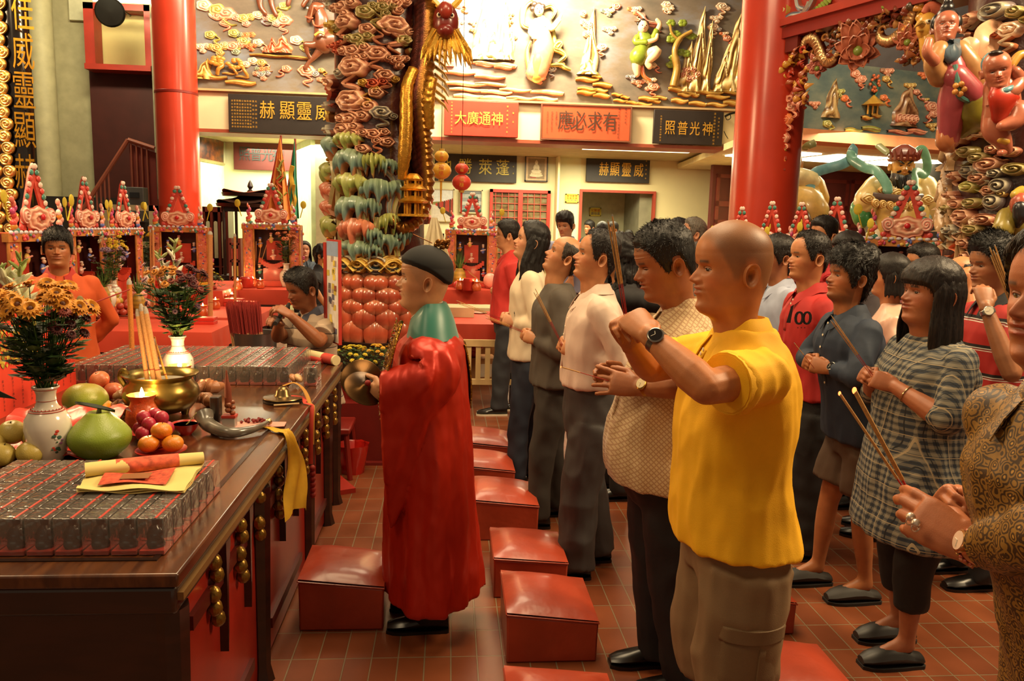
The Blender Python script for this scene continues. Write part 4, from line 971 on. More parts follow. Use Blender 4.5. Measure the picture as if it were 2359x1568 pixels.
MCL=[(470,12,22,'cream',1,1),(500,22,24,'green',1,1),(520,30,22,'salm',-1,0),(560,42,22,'gold',1,2),(594,34,16,'cream',1,1),(630,42,22,'green',1,2),(655,46,18,'salm',-1,0),(655,14,16,'green',-1,1),(484,80,16,'green',1,1),(462,108,17,'cream',-1,2),(500,110,22,'gold',1,2),(536,106,24,'salm',-1,2),(538,76,16,'green',1,1),(566,82,17,'red',1,2),(562,94,17,'green',-1,1),(575,106,14,'red',1,2),(594,98,15,'cream',1,1),(682,92,18,'cream',1,1),(582,140,15,'cream',1,1),(566,148,13,'cream',-1,1),(602,144,14,'gold',1,1),(603,160,14,'red',-1,2),(602,171,17,'blue',1,2),(660,158,14,'salm',-1,1),(706,162,20,'salm',1,0),(740,162,10,'gold',1,1),(745,184,14,'salm',-1,2),(1040,30,18,'cream',1,0),(1052,52,16,'cream',-1,2),(1058,12,12,'salm',1,1),(1400,26,15,'cream',1,2),(1420,14,14,'salm',-1,1),(1404,68,15,'cream',1,2),(1388,108,13,'cream',-1,0),(1536,10,12,'cream',1,0),(1540,22,12,'cream',-1,2),(1462,22,15,'cream',1,2),(1480,36,10,'pink',-1,1),(1505,56,12,'pink',1,1),(1664,14,14,'cream',1,0),(1650,42,14,'cream',-1,2),(1644,62,14,'cream',1,0),(1676,88,12,'salm',1,1),(1240,182,15,'salm',1,2),(1272,158,12,'blue',-1,0),(1290,148,10,'cream',1,2),(1456,178,13,'blue',1,2),(1470,190,14,'salm',-1,2),(1496,186,15,'cream',1,2),(1506,200,14,'salm',-1,0),(1505,150,12,'cream',1,1),(1175,82,12,'gold',1,0),(1174,35,9,'gold',-1,2),(1172,52,9,'gold',1,2),(1032,94,14,'gold',1,2),(1090,52,10,'cream',1,2),(1092,70,10,'gold',-1,2),(1668,78,10,'cream',-1,2)]
for i,(x,y,s,pal,hd,kd)in enumerate(sorted(MCL)):cloud_at(x,y,s,pal,hd,kd)
def body_tube(mb,pts,rad,h,cols=None,flat=.6,seg=10):mb.col(h).tube(spline(pts,(len(pts)-1)*4),list(np.interp(np.linspace(0,1,(len(pts)-1)*4+1),np.linspace(0,1,len(pts)),rad)),seg,flat=flat,up=(0,-1,0),rnd=True)
def W2(px,py,h=.05):u,v=mu(px,py);return MUR(u,v,h)
def part(mb,name,e,o,m=None):return mb.build(name,m or PAINT,e,o,smooth=60)
def horse(label,dx=0,dy=0,full=False):
 e,o=thing0('horse_relief',label,'carving',735+dx,90+dy);X=lambda x,y,h=.07:W2(x+dx,y+dy,h);q=MB();B='6e3d26'
 if not full:
  body_tube(q,[X(713,50),X(716,36),X(728,20,.10),X(740,16),],[.035,.05,.075,.06],B);body_tube(q,[X(733,20),X(742,45),X(742,70),X(748,100)],[.07,.10,.11,.16],B)
  body_tube(q,[X(742,100,.1),X(724,106,.1),X(708,106,.12)],[.07,.055,.045],B);body_tube(q,[X(708,106,.12),X(710,124,.1),X(718,138,.07)],[.042,.03,.028],B)
  body_tube(q,[X(748,105),X(728,130),X(714,144),X(704,158)],[.08,.045,.03,.032],B);body_tube(q,[X(745,100),X(770,95),X(800,98)],[.15,.17,.15],B)
 else:
  body_tube(q,[X(700,-60),X(660,-70),X(610,-62)],[.15,.17,.14],B)
  for a,b,c in(((598,-50),(600,10),(612,32)),((622,-50),(626,5),(637,36)),((650,-50),(668,-12),(665,12)),((700,-50),(712,-10),(700,14))):body_tube(q,[X(*a),X(*b),X(*c)],[.09,.04,.035],B)
 part(q,'body',e,o)
 if not full:
  q=MB()
  for k in range(11):q.col('3a2118').tube([X(722+k*3.2,10-2*sin(k/3),.1),X(725+k*3.4,2-2*sin(k/3),.12)],[.012,.004],5)
  q.tube([X(716,10,.1),X(717,0,.12)],[.016,.004],6);q.tube([X(724,8,.1),X(726,-2,.12)],[.016,.004],6);part(q,'mane',e,o)
  q=MB().col('e06a50');q.tube([X(706,42,.12),X(718,47,.14),X(724,45,.12)],.010,6);q.tube([X(719,47,.15),X(726,20,.18),X(735,30,.14)],.010,6);q.tube(spline([X(722,50,.1),X(727,62,.13),X(738,66,.16),X(748,62,.18)],10),.012,6)
  q.col('e0b050').tube(spline([X(730,88,.2),X(742,82,.22),X(752,86,.22)],8),.022,6);part(q,'bridle',e,o)
  q=MB().col('f2e0c0');q.ell(X(712,24,.15),.016);part(q,'eye',e,o)
horse('brown carved horse rearing beside the carved column');horse('legs and belly of a brown carved horse at the top left of the mural',0,0,True)
def group_relief(label,px,py,fn,name='landscape_relief'):
 e,o=thing0(name,label,'carving',px,py);fn(e,o)
def g1(e,o):
 q=MB();U=lambda x,y:mu(x,y)
 for x,y,w_,h_,pal in((628,122,24,32,('d8643c','a8401e','f0a080')),(652,122,44,36,('e07a4c','b04a28','f0b088')),(614,122,20,16,('e88a68','b85a38','f4c0a0'))):
  u,v=U(x,y);rock(q,MUR,u,v,w_*PXM,h_*PXM,0,.08,pal,rn)
 part(q,'hill',e,o);q=MB();u,v=U(575,125);u1,_=U(705,128);ledge(q,MUR,u,u1,v,.035,.08,rn,'gold');part(q,'ground',e,o)
group_relief('orange hills on a thin ledge left of the rearing horse',640,110,g1)
def pine(q,X,r=.05,h='c48a34',n=7,spread=14,rnd_=rn):
 for k in range(n):a=k/n*6.28;q.col(h).ell(W2(X[0]+spread*cos(a)*rnd_.uniform(.3,1),X[1]+spread*.45*sin(a),.07),(r,r*.5,r*.7),10,6)
def g2(e,o):
 q=MB();pine(q,(503,142),.05,'c9903c',9,17);pine(q,(546,148),.042,'c08838',10,20);part(q,'foliage',e,o);q=MB().col('b07a30')
 q.tube(spline([W2(502,172),W2(506,160,.08),W2(515,152),W2(510,142)],10),[.03]*11,7);q.tube(spline([W2(548,172),W2(540,160,.08),W2(530,156)],8),.02,7);q.tube(spline([W2(572,176),W2(566,165,.09),W2(558,152)],8),.025,7);part(q,'trunk',e,o)
 q=MB();u,v=mu(448,182);rock(q,MUR,u+.1,v,.28,.30,.1,.09,('d8a850','9a6a24','f0d080'),rn);u1,_=mu(590,182);ledge(q,MUR,u,u1,v,.05,.08,rn,'gold');ledge(q,MUR,u+.4,u1-.1,v+.08,.03,.06,rn,'gold');part(q,'ground',e,o)
group_relief('golden pine trees on a long ledge above the black name board',520,170,g2)
def g3(e,o):
 q=MB()
 for x,w_,h_ in((1108,50,135),(1155,46,125),(1130,70,60),(1098,26,90),(1172,24,70)):u,v=mu(x,138);rock(q,MUR,u,v,w_*PXM,h_*PXM,.05,.1,('e0c890','a88a50','fff0c8'),rn)
 part(q,'crag',e,o);q=MB()
 for x0,x1,y in((1085,1185,142),(1095,1180,152),(1020,1165,170),(1025,1160,188),(1035,1180,208),(1045,1285,218),(1150,1292,208)):u,v=mu(x0,y);u1,_=mu(x1,y);ledge(q,MUR,u,u1,v,.05,.09,rn,'cream')
 part(q,'ground',e,o)
group_relief('pair of tall pale crags with ledges under the bright lamp',1125,130,g3)
def g4(e,o):
 q=MB();u,v=mu(1358,172);rock(q,MUR,u,v,.26,1.0,.02,.09,('e8d090','a07838','fff0c0'),rn);rock(q,MUR,u-.02,v,.32,.3,0,.1,('e0c080','a07838','fff0c0'),rn);part(q,'crag',e,o)
 q=MB()
 for k in range(7):a=k*.9;u2,v2=mu(1352+9*cos(a),55+24*sin(a*1.7));curl(q,MUR,u2,v2,.055,.05,'cream',.09,1,lobes=5)
 part(q,'blossom',e,o);q=MB()
 u,v=mu(1340,172);u1,_=mu(1385,172);ledge(q,MUR,u,u1,v,.04,.1,rn,'gold')
 for x0,x1,y in((1325,1405,188),(1330,1400,203),(1328,1402,218)):u,v=mu(x0,y);u1,_=mu(x1,y);ledge(q,MUR,u,u1,v,.05,.09,rn,'gold')
 part(q,'ground',e,o)
group_relief('narrow standing rock with blossoms between the two carved figures',1358,120,g4)
def g5(e,o):
 q=MB()
 for x,w_,h_,ln in((1598,38,185,.1),(1624,26,155,.05),(1578,40,110,.05),(1678,60,170,.12),(1690,30,190,.1),(1655,34,90,.1)):u,v=mu(x,212);rock(q,MUR,u,v,w_*PXM,h_*PXM,ln,.11,('d8b060','94682a','f6e2a8'),rn)
 part(q,'crag',e,o);q=MB().col('a8823c');q.tube(spline([W2(1548,200,.1),W2(1556,160,.1),W2(1550,120,.12),W2(1565,90,.1),W2(1590,75,.1)],18),[.06]*8+[.045]*6+[.03]*5,8);q.tube(spline([W2(1560,95,.1),W2(1545,80,.1),W2(1540,60,.1)],8),.02,6);part(q,'trunk',e,o)
 q=MB()
 for x,y in((1545,55),(1570,55),(1555,80),(1590,85),(1543,92),(1565,122),(1580,125),(1550,135),(1545,150)):pine(q,(x,y),.045,'7a8a2a',6,9)
 part(q,'foliage',e,o);q=MB()
 for k in range(6):a=k;u2,v2=mu(1590+14*cos(a),172+12*sin(a));curl(q,MUR,u2,v2,.07,.06,'salm',.13,1,lobes=5)
 part(q,'flower',e,o);q=MB()
 for x0,x1,y in((1538,1600,205),(1560,1610,218),(1545,1625,232),(1600,1700,214),(1625,1705,228),(1628,1700,240)):u,v=mu(x0,y);u1,_=mu(x1,y);ledge(q,MUR,u,u1,v,.06,.10,rn,'gold')
 part(q,'ground',e,o)
group_relief('golden crags with a twisted pine at the right end of the mural',1620,140,g5)
e,o=thing0('landscape_relief','low flat ledges between the rock and the green clad boy','carving',1470,225);q=MB()
for x0,x1,y in((1408,1450,218),(1412,1470,230),(1470,1535,222),(1460,1520,234)):u,v=mu(x0,y);u1,_=mu(x1,y);ledge(q,MUR,u,u1,v,.05,.08,rn,'gold')
part(q,'ground',e,o)
e,o=thing0('inscribed_tablet','small pink inscribed tablet on the mural beside the carved column','tablet',1032,125);A,B=W2(1018,113,.03),W2(1046,153,.03);q=MB().col('e09080');q.span((A.x,12.38,B.z),(B.x,12.42,A.z));part(q,'tablet',e,o)
q=MB().col('b04030')
for i in range(4):
 for j,ch_ in enumerate('清水祖師公'):letter(q,ch_,V((lerp(A.x,B.x,(i+.5)/4),12.378,lerp(A.z,B.z,(j+.5)/5))),(1,0,0),(0,0,1),.034,.034,.003)
q.build('inscription',MATTE,e,o,smooth=0)
def figure_relief(label,S,name='figure_relief'):
 """carved figure: S holds limbs as photo places, widths in metres, colours"""
 e,o=thing0(name,label,'statue',*S['at']);
 for nm,col_,chains in S['parts']:
  q=MB()
  for pts,rad in chains:body_tube(q,[W2(p[0],p[1],p[2]if len(p)>2 else .08)for p in pts],rad,col_,flat=.8)
  part(q,nm,e,o)
 q=MB();hx,hy=S['head'];r=S.get('hr',.085);q.col(S.get('skin','f0c8a0')).ell(W2(hx,hy,.12),(r*.85,r*.8,r),14,10);c=W2(hx,hy,.12)
 q.col('3a2018').ell(c+V((-.03,-r*.72,.01)),(.014,.01,.007),8,5);q.ell(c+V((.03,-r*.72,.01)),(.014,.01,.007),8,5);q.col('c86050').ell(c+V((0,-r*.72,-.035)),(.016,.012,.006),8,5);q.col('e8b890').ell(c+V((0,-r*.78,-.01)),(.010,.014,.016),8,5);part(q,'head',e,o)
 q=MB();q.col(S.get('hair','2a201c'))
 for dx,dy,rr in S['hairs']:q.ell(W2(hx+dx,hy+dy,.10),(rr,rr*.8,rr),10,8)
 part(q,'hair',e,o)
 q=MB()
 for pts,w_,pal in S.get('ribbons',()):strip(q,MUR,[mu(*p)for p in pts],w_,pal,.06,22,(.6,1,.5),.04)
 if q.v:part(q,'sash',e,o)
figure_relief('carved fairy in a pink and gold robe with flowing sash and scarf on the mural',dict(at=(1245,100),head=(1240,28),hairs=((0,-10,.06),(-10,-14,.05),(-14,-4,.045),(9,-9,.045)),parts=(('jacket','f4e8c0',((((1246,48),(1240,66),(1248,84)),(.07,.13,.10)),(((1234,52),(1222,76),(1240,92,.12)),(.05,.05,.04)),(((1256,52),(1268,70,.14),(1284,52,.16)),(.05,.045,.04)))),('robe','d88868',((((1250,80),(1250,120),(1240,168)),(.12,.17,.14)),(((1240,90),(1236,130),(1228,170)),(.08,.09,.12)))),('robe','d8a850',((((1246,110,.12),(1240,140,.13),(1235,178,.1)),(.04,.1,.1)),)),('hand','f4d0a8',((((1284,52,.16),(1290,40,.16)),(.03,.022)),(((1240,92,.13),(1225,92,.15)),(.03,.02)))),),ribbons=((((1222,66),(1204,56),(1206,20),(1222,4),(1232,8)),.05,'green'),(((1250,20),(1268,14),(1278,26),(1270,44)),.04,'green'),(((1272,60),(1280,110),(1292,100),(1284,100),(1276,112),(1290,118),(1302,130),(1286,144)),.055,'green'),(((1222,96),(1214,120),(1218,160),(1212,172)),.04,'green'),(((1262,152),(1290,150),(1300,156),(1314,162)),.04,'green'))))
figure_relief('carved boy in a green tunic lifting one knee on scroll clouds',dict(at=(1484,110),head=(1478,66),hr=.095,hairs=((0,-14,.045),(-10,-9,.03),(10,-9,.03)),parts=(('tunic','7a8a2a',((((1480,84),(1484,96),(1480,108),(1470,132)),(.10,.13,.10,.15)),(((1488,88),(1500,92,.12),(1508,76,.12)),(.06,.055,.05)),(((1466,90),(1462,100,.1),(1482,102,.16)),(.06,.05,.045)))),('leg','f0c49a',((((1468,135),(1464,156),(1466,172)),(.09,.07,.045)),(((1486,130),(1506,122,.18),(1502,132,.18),(1488,146,.14),(1492,156,.14)),(.09,.075,.07,.055,.05)))),('arm','f0c49a',((((1508,78,.12),(1516,60,.12),(1510,50,.12)),(.04,.038,.03)),(((1482,102,.16),(1504,96,.18),(1508,86,.18)),(.035,.032,.025)))),),ribbons=((((1484,116),(1478,150),(1482,175),(1498,186)),.035,'red'),(((1465,28),(1478,38),(1488,50),(1512,56)),.035,'pink'))))
# carved columns
SHAFT=mat('35100b',.35,var=.4,scale=9,bump=.01,bscale=12,coat=.4)
DARKC={'a':'b87a64','g':'7e8a50'}
PAL.update({'dpink':('b5765c','6a3020','d8a888'),'dgreen':('8a9a54','a06a3a','b8a878'),'dblue':('4e6f7a','8a5540','b0a890'),'dred':('9a3020','6a1c12','c8684a'),'dgold':('b88a30','6a3a14','d8b860')})
def dragon_tube(pts,rad,name,parent,org,n=70,belly='a87828',back='4a2012',spikes=True,up=None):
 q=MB();P_=spline(pts,n);fr=frames(P_,up);seg=16;vs=[];cs=[];bl,bk=np.array(lin(belly)),np.array(lin(back));rr=np.interp(np.linspace(0,1,n+1),np.linspace(0,1,len(rad)),rad)
 for i,(p,(t,u,w_))in enumerate(zip(P_,fr)):
  for k in range(seg):
   a=2*PI*k/seg;front=cos(a)>.4;r=rr[i]*(1+(.10*(1 if i%2 else-1)if front else .05*cos(4*a+PI*(i%2))))
   vs.append(p+u*(r*cos(a))+w_*(r*sin(a)));cs.append(tuple(bl if front else(bk if(i+k)%2 else bk*1.8)))
 fs=[(i*seg+k,i*seg+(k+1)%seg,(i+1)*seg+(k+1)%seg,(i+1)*seg+k)for i in range(n)for k in range(seg)]+[tuple(reversed(range(seg))),tuple(range(n*seg,n*seg+seg))]
 q.add(vs,fs,cs);o=q.build(name,GILT,parent,org,smooth=50)
 if spikes:
  q=MB().col('c88a30')
  for i in range(1,n,2):t,u,w_=fr[i];p=P_[i]-u*rr[i]*.9;q.tube([p,p-u*rr[i]*.55-t*rr[i]*.4],[rr[i]*.16,.002],5)
  q.build('fin',GILT,o,org)
 return o
def carved_column(c,r,label,seed,zr,skip=None,rows=None,near=False):
 c=V(c);rd=random.Random(seed);e=empty('carved_column',c,label,'column');M=cylin(c,r);L=2*PI*r
 q=MB();n=60;vs=[]
 q.lathe([(r,.66+zr),(r,6.6)],c,48);q.build('shaft',SHAFT,e,c)
 return e,M,rd
colA=V((-.62,7.15,0));rA=.39
eA,MA,rd=carved_column(colA,rA,'round column carved with a golden dragon and scroll clouds on a peach petal base',3,0)
def uA(px,py):
 d=ray(px,py);o=CO-colA;a=d.x**2+d.y**2;b=2*(o.x*d.x+o.y*d.y);cc=o.x**2+o.y**2-rA**2;D=b*b-4*a*cc
 t=(-b-math.sqrt(D))/(2*a)if D>0 else-b/(2*a);p=CO+d*t;return rA*math.atan2(p.x-colA.x,-(p.y-colA.y)),p.z
ACL=[(798,20,30,'dpink',1,2),(805,52,26,'dpink',-1,0),(845,30,24,'dgreen',1,1),(880,20,24,'dgreen',1,2),(905,10,28,'dpink',-1,2),(850,70,22,'dpink',1,1),(905,60,32,'dpink',1,0),(830,92,26,'dgreen',-1,2),(785,110,22,'dred',1,2),(925,95,20,'dgreen',1,1),(820,120,30,'dpink',1,2),(870,125,24,'dpink',-1,0),(910,140,22,'dpink',1,2),(820,155,34,'dpink',-1,0),(772,185,20,'dpink',1,1),(775,60,18,'dgold',1,1),(860,195,24,'dred',1,2),(885,175,20,'dpink',1,0),(815,232,36,'dpink',1,0),(770,245,22,'dblue',-1,1),(868,215,20,'dpink',-1,1),(878,260,22,'dblue',1,0),(815,275,32,'dpink',-1,2),(800,300,24,'dpink',1,0),(770,300,22,'dblue',1,1),(862,310,26,'dpink',1,2),(890,328,20,'dpink',-1,1),(840,345,20,'dpink',1,1)]
for x,y,s,pal,hd,kd in ACL:u,v=uA(x,y);cloud(MA,eA,colA,u,v,s*6.75/1807*1.12,pal,hd,.13,rd,kd)
for k in range(16):u=rA*(1.75+2.8*(k%4)/3.0)+.06*(k//4);cloud(MA,eA,colA,u,1.9+.42*(k//4)*1.7+.2*(k%2),.13,rd.choice(['dpink','dgreen','dblue','dred']),1,.10,rd,k%3)
CAN=[(775,340,22,30,'b'),(808,325,36,24,'g'),(812,375,44,38,'b'),(765,395,24,26,'g'),(812,425,44,32,'g'),(862,375,28,26,'g'),(892,385,22,22,'b'),(768,440,22,26,'r'),(868,440,36,34,'b'),(818,480,46,36,'b'),(912,440,30,30,'b'),(772,520,30,30,'g'),(825,530,46,34,'r'),(895,515,24,30,'g'),(858,480,22,28,'b'),(862,545,22,26,'b'),(890,560,30,26,'b'),(920,545,22,26,'b'),(822,575,46,28,'b'),(860,578,22,22,'b'),(770,480,20,24,'r')]
PC={'b':('4f7078','b07850','8a9a78'),'g':('6a7a34','b88a50','a8a860'),'r':('b0523c','d8a080','c07a58')}
for x,y,w_,h_,k in CAN:u,v=uA(x,y);canopy(MA,eA,colA,u,v,w_*6.75/1807,h_*6.75/1807*1.9,PC[k],.12,rd)
for pts in([(775,360),(780,420),(770,500)],[(830,390),(836,450),(828,560)],[(845,450),(846,520),(850,590)],[(880,385),(905,420),(895,480),(910,540)],[(915,450),(905,500),(912,590)],[(870,500),(868,540),(880,590)],[(790,400),(788,470),(795,580)]):
 q=MB();strip(q,MA,[uA(*p)for p in pts],.035,'dgreen' if len(pts)%2 else 'dblue',.07,20,(.9,1,.9));q.build('trunk',PAINT,eA,colA,smooth=60)
for k in range(11):
 u=-rA*1.6+k*rA*.32;q=MB();curl(q,MA,u,1.33,.11,.085,'dblue' if k%2 else 'dgold',.10,1 if k%2 else-1);strip(q,MA,[(u-.1,1.27),(u,1.36),(u+.1,1.27)],.03,'dgold',.12,12,(1,1,1));q.build('wave',PAINT,eA,colA,smooth=60)
q=MB().col('1d3a4a').lathe([(rA+.05,1.26),(rA+.08,1.30),(rA+.02,1.33)],colA,48);q.build('collar',PAINT,eA,colA)
q=MB();q.lathe([(rA-.02,.64),(rA+.02,.70),(rA+.02,1.1),(rA,1.28)],colA,48);q.build('base_drum',mat('c8864e',.35,coat=.4),eA,colA)
zb=[.74,.86,.96,1.06,1.17]
for j,z in enumerate(zb):
 nP=13;big=(.135,.12,.085,.085,.075)[j]
 for k in range(nP):
  a=2*PI*(k+.5*(j%2))/nP
  if cos(a)<-.35:continue
  rr_=rA+.015;p=colA+V((rr_*sin(a),-rr_*cos(a),z));q=MB();cs=[]
  Q=Matrix.Rotation(a,3,'Z');c1,c2=np.array(lin('cf946a')),np.array(lin('983c28' if(k+j)%2 else 'a8492f'))
  for sx in(-.035,.035):q.ell(p+Q@V((sx,0,0)),(.075,.075,big),14,10,Q=Q)
  q.c=[tuple(c2+(c1-c2)*min(1,abs((v[2]-p.z)/big)**2.2))for v in q.v]
  q.build('petal',PEACH if 'PEACH' in globals()else globals().setdefault('PEACH',attr_mat('peach_glaze',.25,var=.3,scale=9,coat=.5)),eA,colA,smooth=60)
q=MB();q.lathe([(.62,0),(.62,.10),(.56,.12),(.54,.30),(.50,.34),(.50,.60),(.53,.66),(.1,.66)],colA,8);q.build('plinth',mat('1d120e',.5),eA,colA)
def A3(px,py,h):u,v=uA(px,py);return MA(u,v,h)
dragon_tube([A3(960,10,.10),A3(955,60,.12),A3(950,140,.12),A3(940,230,.13),A3(944,300,.12),A3(952,360,.10),A3(955,440,.10),A3(945,500,.08),A3(915,525,.08),A3(895,500,.06)],[.115,.105,.105,.105,.10,.095,.085,.07,.06,.03],'dragon',eA,colA,80,back='3a1610',belly='8a5c20',up=(1,-.55,.1))
dragon_tube([A3(930,165,.16),A3(918,210,.17),A3(916,290,.18),A3(914,360,.17),A3(912,415,.14)],[.045,.05,.055,.055,.035],'dragon_leg',eA,colA,26,back='b8862c',spikes=False,up=(0,-1,0))
dragon_tube([A3(950,185,.22),A3(944,240,.22),A3(948,300,.2)],[.05,.06,.05],'dragon_leg',eA,colA,18,back='b8862c',spikes=False,up=(0,-1,0))
q=MB().col('6a1c14')
hp=A3(962,60,.28);q.ell(hp,(.11,.12,.16),16,12);q.ell(hp+V((.0,-.10,-.09)),(.07,.10,.06),12,8);q.col('8a2a1c').ell(hp+V((.0,-.12,.07)),(.06,.06,.07),12,8)
q.col('d8a83a');q.tube(spline([hp+V((-.05,0,.12)),hp+V((-.12,.0,.2)),hp+V((-.11,.02,.3))],8),[.025]*5+[.02,.014,.008,.003],7);q.tube(spline([hp+V((.05,0,.12)),hp+V((.12,.0,.2)),hp+V((.13,.02,.3))],8),[.025]*5+[.02,.014,.008,.003],7)
for sx in(-1,1):q.col('f0e0c0').ell(hp+V((sx*.05,-.11,.03)),.022);q.col('1a0a08').ell(hp+V((sx*.052,-.13,.03)),.011)
q.build('dragon_head',PAINT,eA,colA)
q=MB().col('d0a040')
for k in range(26):
 a=R(-150+k*12);b=hp+V((.10*cos(a),-.06,-.10+.03*sin(a*3)));q.tube([b,b+V((.10*cos(a),-.04,-.12-.05*abs(sin(k*2.1)))),b+V((.13*cos(a),-.02,-.20-.05*abs(sin(k*1.3))))],[.022,.016,.002],5)
for y in range(100,230,18):p=A3(972,y,.12);q.tube([p,p+V((.08,-.02,-.06)),p+V((.12,0,-.12))],[.035,.025,.003],6,flat=.5)
q.build('mane',GILT,eA,colA)
pv=A3(925,468,.2);q=MB().col('c8902c')
for k,(w_,z)in enumerate(((.11,.0),(.10,.10),(.07,.18))):q.lathe([(w_,z),(w_*1.15,z+.015),(w_*.6,z+.055),(w_*.5,z+.06)],pv,8);
for a in range(6):q.tube([pv+V((.07*cos(a),.07*sin(a),-.09)),pv+V((.07*cos(a),.07*sin(a),.18))],.010,5)
q.lathe([(.13,-.11),(.13,-.09)],pv,8);q.build('pavilion',GILT,eA,colA,smooth=30)
G_=[];cpos=A3(945,500,.30)
for i in range(9):
 t=i/8;G_.append([cpos+V((-.03-.09*t+(.20*t+.05)*k/12,-.02-.03*sin(k*1.7)*t,-.34*t))for k in range(13)])
q=MB().col('cfc0a0').sheet(G_,.004);q.build('cloth',mat('c9bb98',.8),eA,colA,smooth=60)
for i in range(7):
 q=MB().col('c8962e');p=A3(761+(i%2)*4,330+i*38,.05)
 for k in range(4):q.ell(p+V((0,0,-.035*k)),(.03,.03,.018),8,6)
 q.build('gilt_bead',GILT,eA,colA)
# near right column
colB=V((3.86,5.0,0));rB=.50
eB=empty('carved_column',colB,'massive dark red column at the right edge carved with clouds, a fairy and a child','column');MBm=cylin(colB,rB)
q=MB();q.lathe([(rB,.1),(rB,5.2)],colB,56);q.build('shaft',SHAFT,eB,colB);q=MB();q.lathe([(rB+.08,0),(rB+.08,.5),(rB+.03,.6),(rB+.03,.7)],colB,8);q.build('plinth',mat('1d120e',.5),eB,colB)
def uB(px,py):
 d=ray(px,py);o=CO-colB;a=d.x**2+d.y**2;b=2*(o.x*d.x+o.y*d.y);cc=o.x**2+o.y**2-rB**2;D=b*b-4*a*cc
 t=(-b-math.sqrt(D))/(2*a)if D>0 else-b/(2*a);p=CO+d*t;return rB*math.atan2(p.x-colB.x,-(p.y-colB.y)),p.z
def B3(px,py,h):u,v=uB(px,py);return MBm(u,v,h)
BCL=[(2220,100,26,'dpink',1,1),(2250,45,28,'dpink',-1,0),(2300,28,40,'dblue',1,2),(2345,30,24,'dgreen',1,1),(2335,70,28,'cream',-1,0),(2215,300,22,'dpink',1,1),(2250,285,22,'green',-1,2),(2270,305,22,'cream',1,2),(2240,350,26,'dgreen',1,2),(2225,320,24,'dpink',-1,0),(2265,365,26,'dgreen',1,2),(2295,345,20,'dpink',1,1),(2340,390,26,'dgreen',-1,2),(2285,380,34,'dpink',1,2),(2245,395,24,'dblue',1,0),(2300,400,22,'dblue',-1,1),(2265,412,26,'dpink',1,2),(2215,405,20,'dpink',1,1),(2245,430,26,'green',-1,2),(2205,450,20,'dpink',1,1),(2290,440,22,'dpink',1,0),(2220,470,24,'dpink',-1,2),(2250,468,24,'dgreen',1,2),(2200,480,20,'dgreen',1,2),(2230,500,34,'dpink',1,0),(2275,505,26,'dpink',-1,2),(2205,530,26,'dblue',1,0),(2250,530,26,'dgreen',1,2),(2235,560,26,'dpink',-1,1),(2330,350,22,'dpink',1,2),(2270,150,20,'dpink',1,1),(2240,590,24,'dpink',1,1)]
for x,y,s,pal,hd,kd in BCL:
 u,v=uB(x,y);cloud(MBm,eB,colB,u,v,s*5.6/1807*.9,pal,hd,.12,rd,3 if kd==2 else kd)
for k in range(24):cloud(MBm,eB,colB,rB*(.9+.5*(k%4)),1.2+.35*(k//4)+.1*(k%2),.11,rd.choice(['dpink','dgreen','dblue','green']),1,.1,rd,k%3)
for i in range(5):
 for k in range(9):cloud(MBm,eB,colB,rB*(.12+.36*i)+.06*(k%2),1.15+.31*k,.13,rd.choice(['dpink','dgreen','dblue','dpink','dred']),1 if k%2 else-1,.11,rd,(i+k)%2)
for i,(x,y,h_)in enumerate(((2188,360,.30),(2180,450,.32),(2190,540,.36),(2215,620,.5),(2178,500,.3))):q=MB();u,v=uB(x+8,y);rock(q,MBm,u,v-.1,.15,h_,0,.10,('8a6a44','5a3a22','c09a70'),rd);q.build('crag',PAINT,eB,colB)
B4=lambda x,y,h=0:at(x,y,5.0-h)
B5=lambda x,y,h=0:at(x,y,4.72-h)
def fig3(label,name,spec,P3,m=PAINT):
 e=empty(name,P3(*spec['at']),label,'statue');o=P3(*spec['at'])
 for nm,col_,chains in spec['parts']:
  q=MB()
  for pts,rad,*fl in chains:
   P_=[P3(*p)for p in pts];n=(len(P_)-1)*5;q.col(col_).tube(spline(P_,n),list(np.interp(np.linspace(0,1,n+1),np.linspace(0,1,len(rad)),rad)),12,flat=fl[0]if fl else 1,rnd=True,up=(0,-1,0)if fl else None)
  q.build(nm,m,e,o,smooth=60)
 return e,o
def statue_head(e,o,c,hs,face,pitch,yaw,skin,hairp,beard=None,lips=1.0,roll=0):
 f_,l_=frame_of(face);F=dict(f=f_,l=l_,hs=hs,chin=V(c),skin=lin(skin),hair=None,seed=1,pitch=pitch,yaw=yaw,roll=roll,lips=lips,wide=1.08,brow=.8);T=xform(F);q=MB();make_head(q,F,T,60,72);q.build('head',[PAINT,EYEM],e,o,smooth=60)
 return F,T
